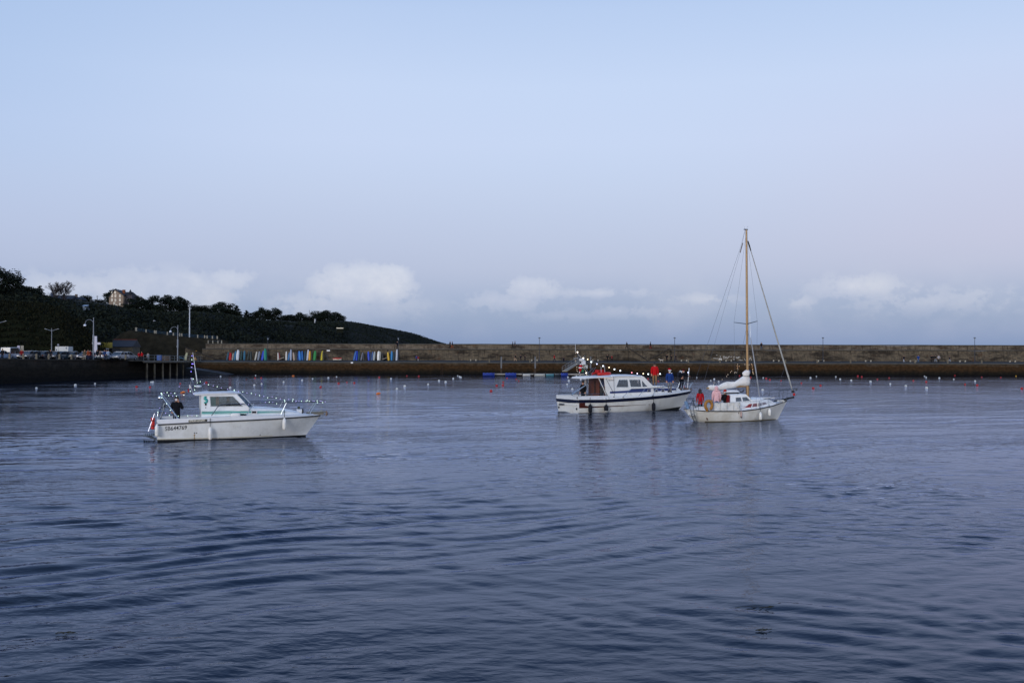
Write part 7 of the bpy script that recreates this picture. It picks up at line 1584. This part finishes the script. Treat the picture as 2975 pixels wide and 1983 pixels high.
for row, items in ROWS:
    for i, (px, top, c_, cn, tilt, k) in enumerate(items):
        o = DM[k].copy(); C.objects.link(o); d = PY0 + 7.3 + (i % 2) * .25; z0 = 3.06; h = at(px, top, d).z - z0
        o.location = gd(px - math.sin(R(tilt)) * 13, d, z0); o.scale = (1.0, 1, h); o.rotation_euler = (R(-13), R(tilt * 1.0), R((i * 37) % 50 - 25)); slot(o, 0, mat('hull_' + c_, c_, .45, var=.12, scale=3, spec=.4, dirt='4A463E', dirt_amt=.25))
        tag(o, f'{cn} dinghy upright on the pier, {nth(i, len(items))}{" from the left" if 0 < i < len(items) - 1 else ""} {row}', 'dinghy', 'dinghies leaning on the pier wall')
for o in DP: bpy.data.objects.remove(o)
for px, c_, lab in ((818, 'A49A8C', 'small pale tender lying tilted beside the dark red dinghy'), (1118, '8C857C', 'small grey tender lying tilted left of the yellow dinghy in the right group'), (528, '3E6E8A', 'round blue tender tipped up beside the cream dinghy')):
    e = empty('tender', gd(px, PY0 + 7, 3.1), lab, 'dinghy', R(15)); s = 1 if px != 528 else -1; rings = []
    for i in range(9): t = i / 8; w = .3 * math.sin(PI * min(1, .3 + .7 * t)) ** .7 + .01; x = -.55 + 1.1 * t; zz = .45 + .42 * (t - .5) * s; rings.append([(x, -w, zz + .12), (x, -w * .8, zz - .08), (x, 0, zz - .16), (x, w * .8, zz - .08), (x, w, zz + .12)])
    MB().loft(rings).build('hull', mat('tender_' + c_, c_, .5, var=.15), e, smooth=True); MB().box((0, 0, .5), (.14, .5, .04)).build('thwart', M_bark, e)
def shore_boat():
    e = empty('orange_rescue_boat', gd(980, PY0 + 5.5, 3.0), 'small red and white boat lying on the pier between dinghy groups', 'boat'); rings = []
    for i in range(13): t = i / 12; w = .55 * math.sin(PI * min(1, .25 + .75 * t)) ** .6 + .02; x = -.95 + 1.9 * t; rings.append([(x, -w, .42 + .1 * t), (x, -w * .85, .18), (x, 0, .08 + .1 * max(0, t - .8) * 5), (x, w * .85, .18), (x, w, .42 + .1 * t)])
    MB().loft(rings).build('hull', mat('shore_white', 'D0CBBE', .5), e, smooth=True); MB().tube([(-.95, -.45, .48), (.4, -.55, .5), (.95, -.1, .58), (.95, .1, .58), (.4, .55, .5), (-.95, .45, .48)], .1, 8).build('gunwale', M_orange, e, smooth=True); MB().loft([[(-.6, -.35, .5), (-.6, .35, .5)], [(-.2, -.4, .85), (-.2, .4, .85)], [(.5, -.3, .6), (.5, .3, .6)]], cap=False, closed=False).box((.0, 0, .56), (1.1, .7, .1)).build('cover', M_orange, e); MB().box((0, 0, .05), (.5, .3, .1)).build('chock', M_bark, e)
shore_boat()
# rope-like slant beside the notice
e = empty('leaning_pole', gd(953, PY0 + 7.4, 3.1), 'thin grey pole leaning on the pier wall beside the yellow dinghy', 'pole'); MB().tube([(.3, -.3, 0), (-.75, .75, 1.5)], .04, 5).build('pole', M_dinox, e)

# ================================================================== PONTOON
def pontoon():
    d = 206; L = gd(1560, d, 0); e = empty('pontoon', L, 'low floating pontoon moored along the pier behind the cruiser', 'pontoon'); X = lambda px: gd(px, d, 0).x - L.x
    mb = MB(); n = 26; a, b = X(1432), X(1700)
    for i in range(n): mb.box((a + (b - a) * (i + .5) / n, 0, .5), ((b - a) / n - .03, 2.2, .09))
    mb.build('deck', mat('pontoon_planks', '7C7A76', .8, var=.2, scale=2), e); mb = MB()
    for i in range(7): mb.box((a + (b - a) * (i + .5) / 7, 0, .15), (1.6, 1.9, .55))
    mb.build('float', mat('float_dark', '1E2022', .7), e); MB().box(((a + b) / 2, -1.14, .42), (b - a, .06, .2)).build('fender_board', mat('pontoon_edge', '9A9690', .7, var=.2), e)
    for px, lab in ((1456.5, 'leftmost pontoon pile, right of the first blue covered dinghy'), (1555, 'middle pontoon pile left of the white dinghies'), (1716, 'rightmost pontoon pile behind the cruiser mast')):
        p = gd(px, d + 1.6, 0); q = empty('pontoon_pile', p, lab, 'pile', group='pontoon piles'); zt = at(px, 1037, d + 1.6).z
        MB().tube([(0, 0, -3), (0, 0, 1.6)], .16, 9).build('lower_shaft', mat('weedy_pile', '3A2E24', .8, var=.3), q, smooth=True); MB().tube([(0, 0, 1.62), (0, 0, zt)], .15, 9).build('upper_shaft', mat('pale_pile', '6C6E70', .6, var=.12), q, smooth=True); MB().lathe([(.17, 0), (.02, .12)], 9, (0, 0, zt)).build('cap', M_dinox, q)
    p0, p1 = at(1640, 1079, 206), at(1693, 1046, PY0 - .5); g_ = empty('gangway', p0, 'sloping railed gangway from the pier down to the pontoon', 'gangway'); v = p1 - p0; sd = Vector((-v.y, v.x, 0)).normalized() * .5
    MB().loft([[-sd, sd, sd + Vector((0, 0, .14)), -sd + Vector((0, 0, .14))], [v - sd, v + sd, v + sd + Vector((0, 0, .14)), v - sd + Vector((0, 0, .14))]]).build('walkway', mat('gangway_pale', '8A7E6C', .6, var=.12), g_)
    for s in (-1, 1):
        mb = MB(); mb.tube([sd * s + Vector((0, 0, 1.0)), v + sd * s + Vector((0, 0, 1.0))], .035, 5).tube([sd * s + Vector((0, 0, .55)), v + sd * s + Vector((0, 0, .55))], .025, 5)
        for k in range(7): mb.tube([v * (k / 6) + sd * s, v * (k / 6) + sd * s + Vector((0, 0, 1.0))], .03, 5)
        mb.build('railing', mat('gangway_rail', '868A8C', .5, .4), g_)
    def small(px0, px1, c_, lab, cover=True, z=0.0):
        dd = d - 2.2; p = gd((px0 + px1) / 2, dd, z); e = empty('covered_dinghy' if cover else 'moored_dinghy', p, lab, 'dinghy', group='dinghies along the pontoon'); L = gd(px1, dd, 0).x - gd(px0, dd, 0).x; rings, rc = [], []
        for i in range(13):
            t = i / 12; w = .62 * (math.sin(PI * min(1, .26 + .74 * t)) ** .6) + .02; x = -L / 2 + L * t
            rings.append([(x, -w, .46 + .1 * t), (x, -w * .8, .1), (x, 0, -.08), (x, w * .8, .1), (x, w, .46 + .1 * t)]); rc.append([(x, -w * 1.04, .28), (x, -w * 1.05, .52 + .1 * t), (x, 0, .70 + .06 * math.sin(i * 1.7)), (x, w * 1.05, .52 + .1 * t), (x, w * 1.04, .28)])
        MB().loft(rings).build('hull', mat('hull_' + c_, c_, .45, var=.12, scale=3), e, smooth=True)
        if cover: MB().loft(rc).build('cover', mat('tarp_' + c_, c_, .7, var=.15, scale=3, bump=.3), e, smooth=True)
        else: MB().box((0, 0, .44), (.2, 1.0, .05)).box((-L * .3, 0, .44), (.2, .9, .05)).build('thwart', M_bark, e); MB().tube([(-L / 2 - .1, 0, .3), (-L / 2 - .12, 0, .85)], .1, 7).build('outboard_motor', M_blk, e)
    small(1403, 1437, '20398C', 'leftmost blue covered dinghy at the end of the pontoon'); small(1468, 1500, '223C94', 'second blue covered dinghy, between the two left pontoon piles'); small(1630, 1650, '213A90', 'short blue covered dinghy by the foot of the gangway')
    small(1519, 1541, 'C2C6C8', 'white dinghy left of the middle pontoon pile', False); small(1553, 1584, 'B4B8B6', 'white dinghy right of the middle pontoon pile', False); small(1586, 1610, '4E8494', 'pale teal dinghy along the pontoon', False); small(1612, 1628, '39424C', 'dark grey dinghy next to the short blue covered one', False)
pontoon()

# ================================================================== MOORING BUOYS
BU = '106,1126,W 219,1118,W 276,1113,W 397,1123,R 436,1124,R 439,1108.5,W 444,1109,W 524,1113,R 559,1100,W 600,1110,R 641,1092,W 532,1139,O 669,1125,W 715.5,1101,D 742.5,1089,W 741,1097,R 759,1097,R 739,1117.5,W 760,1113.5,W 824,1108,W 852,1090.5,O 877.6,1103.5,W 908,1098.7,W 954,1096,W 978,1093,W 931.5,1123.5,R 984,1113,R 1008,1109,R 1029,1111.5,R 1071,1104,D 1102,1095,R 1136,1099,W 1182,1090,R 1216.5,1091.5,R 1176,1121,W 1153,1128.5,W 1100,1142.5,O 1244,1115,W 1275.5,1104.5,W 1294.5,1108.5,W 1317,1098.5,W 1330,1090,W 1335,1093,W 1339,1095,W 1473,1097,R 1499.6,1100,R 1507,1104.6,R 1462,1109,R 1461,1118,R 1443,1119,R 1427,1135,R 1650,1094,W 1652.5,1105,W 1648,1115,W 1674.6,1091,W 1687,1101,W 1663,1129,W 1883,1099,R 1913,1106,R 1985,1122,R 2024.5,1095,W 2065,1104,W 2075,1100,W 2088,1107,W 2149,1090,R 2181,1095,R 2217,1095.5,W 2226,1098,R 2236.6,1102,R 2269,1104.6,R 2291,1090,W 2328,1111.4,R 2355,1096,W 2372,1091.5,W 2363,1127,R 2384,1119,R 2215.6,1132,W 2428,1092.7,W 2441,1100,W 2473,1103.7,W 2492,1091,R 2503.6,1093,R 2529,1107.6,W 2549,1100,R 2583,1096,R 2586.5,1113.5,W 2631.7,1120,W 2653.7,1104.7,R 2686,1091,W 2690.6,1094.6,W 2691,1108,R 2692,1126,W 2729,1096.6,W 2770.7,1100,W 2774,1089,R 2804,1115,R 2833,1105.6,W 2839,1118,R 2852,1094,R 2907.6,1094.6,R 2952,1090.5,Y 2968.7,1128,R'
bl = []
for s in BU.split(): a, b, c_ = s.split(','); bl.append((float(a), float(b), c_))
def buoy_proto(m, flat=False):
    e = empty('float' if flat else 'mooring_buoy', (0, 0, 0), 't', 'buoy')
    if flat: MB().tube([(-.38, 0, .06), (-.2, 0, .13), (.1, .05, .15), (.35, 0, .06)], [.08, .17, .16, .06], 9).build('body', m, e, smooth=True)
    else: MB().lathe([(.03, -.2), (.13, -.15), (.19, -.04), (.205, .06), (.19, .16), (.12, .25), (.04, .28)], 12).build('body', m, e, smooth=True)
    MB().lathe([(.03, .27), (.04, .29), (.04, .32), (.02, .34)] if not flat else [(.03, .1), (.03, .2)], 8).build('eye', M_blk, e)
    return e
BPR = {'W': buoy_proto(mat('buoy_white', 'C9CCCC', .4, var=.06, scale=4, dirt='9A9F98', dirt_amt=.35)), 'R': buoy_proto(mat('buoy_red', 'A8191F', .45, var=.15, scale=4, dirt='5A1A1A')), 'D': buoy_proto(mat('buoy_dark_red', '4A1216', .5, var=.2)), 'Y': buoy_proto(mat('buoy_yellow', 'C99A22', .5)), 'O': buoy_proto(mat('float_orange', 'D0702A', .5, var=.2, scale=6), True)}
REG = [(0, 500, 'left of the motor boat stern'), (500, 700, 'behind the motor boat cabin'), (700, 960, 'above the motor boat bow'), (960, 1225, 'right of the motor boat bow'), (1225, 1400, 'left of the pontoon'), (1400, 1560, 'below the pontoon'), (1560, 1720, 'left of the cruiser roof'), (1720, 2010, 'behind the cruiser crew'), (2010, 2330, 'around the sailing boat mast'), (2330, 2610, 'right of the sailing boat bow'), (2610, 3000, 'far right on the water')]
CN = {'W': 'white', 'R': 'red', 'D': 'dark red', 'Y': 'yellow', 'O': 'orange'}
for a, b, lab in REG:
    for k in CN:
        grp = sorted(x for x in bl if a <= x[0] < b and x[2] == k)
        for i, (px, py, _) in enumerate(grp):
            o = dup(BPR[k]); o.location = wat(px, py + 2.0, .0); o.rotation_euler = (R((i * 53) % 22 - 11), R((i * 31) % 20 - 10), i)
            s = .74 + .14 * math.sin(px * 1.7); o.scale = (s, s, s)
            n = len(grp); w = f'{CN[k]} {"drifting float" if k == "O" else "mooring buoy"} {lab}' + ('' if n == 1 else f', {nth(i, n)}{" from the left" if 0 < i < n - 1 else ""} {CN[k]} one')
            tag(o, w, 'buoy', 'mooring buoys in the harbour')
for o in BPR.values(): clear_of(o)
# a strand of weed drifting in the foreground
def weed(px, py, w, lab):
    p = wat(px, py, .015); e = empty('floating_weed', p, lab, 'weed'); r = random.Random(int(px)); k = w * p.y / F; mb = MB()
    for j in range(5):
        x = r.uniform(-.5, .3) * k; y = r.uniform(-.12, .12) * k; pts = [(x, y, .0)]
        for _ in range(5): x += k * r.uniform(.03, .12); y += k * r.uniform(-.01, .06); pts.append((x, y, r.uniform(0, .015)))
        mb.tube(pts, r.uniform(.003, .007), 4)
    mb.build('strands', mat('brown_weed', '2A2A1A', .6, var=.3), e)
weed(2195, 1762, 150, 'thin strand of brown weed floating low right of centre'); weed(195, 1841, 90, 'thin dark strand of weed floating in the lower left corner'); weed(2215, 1830, 60, 'small weed scrap floating below the longer weed strand')
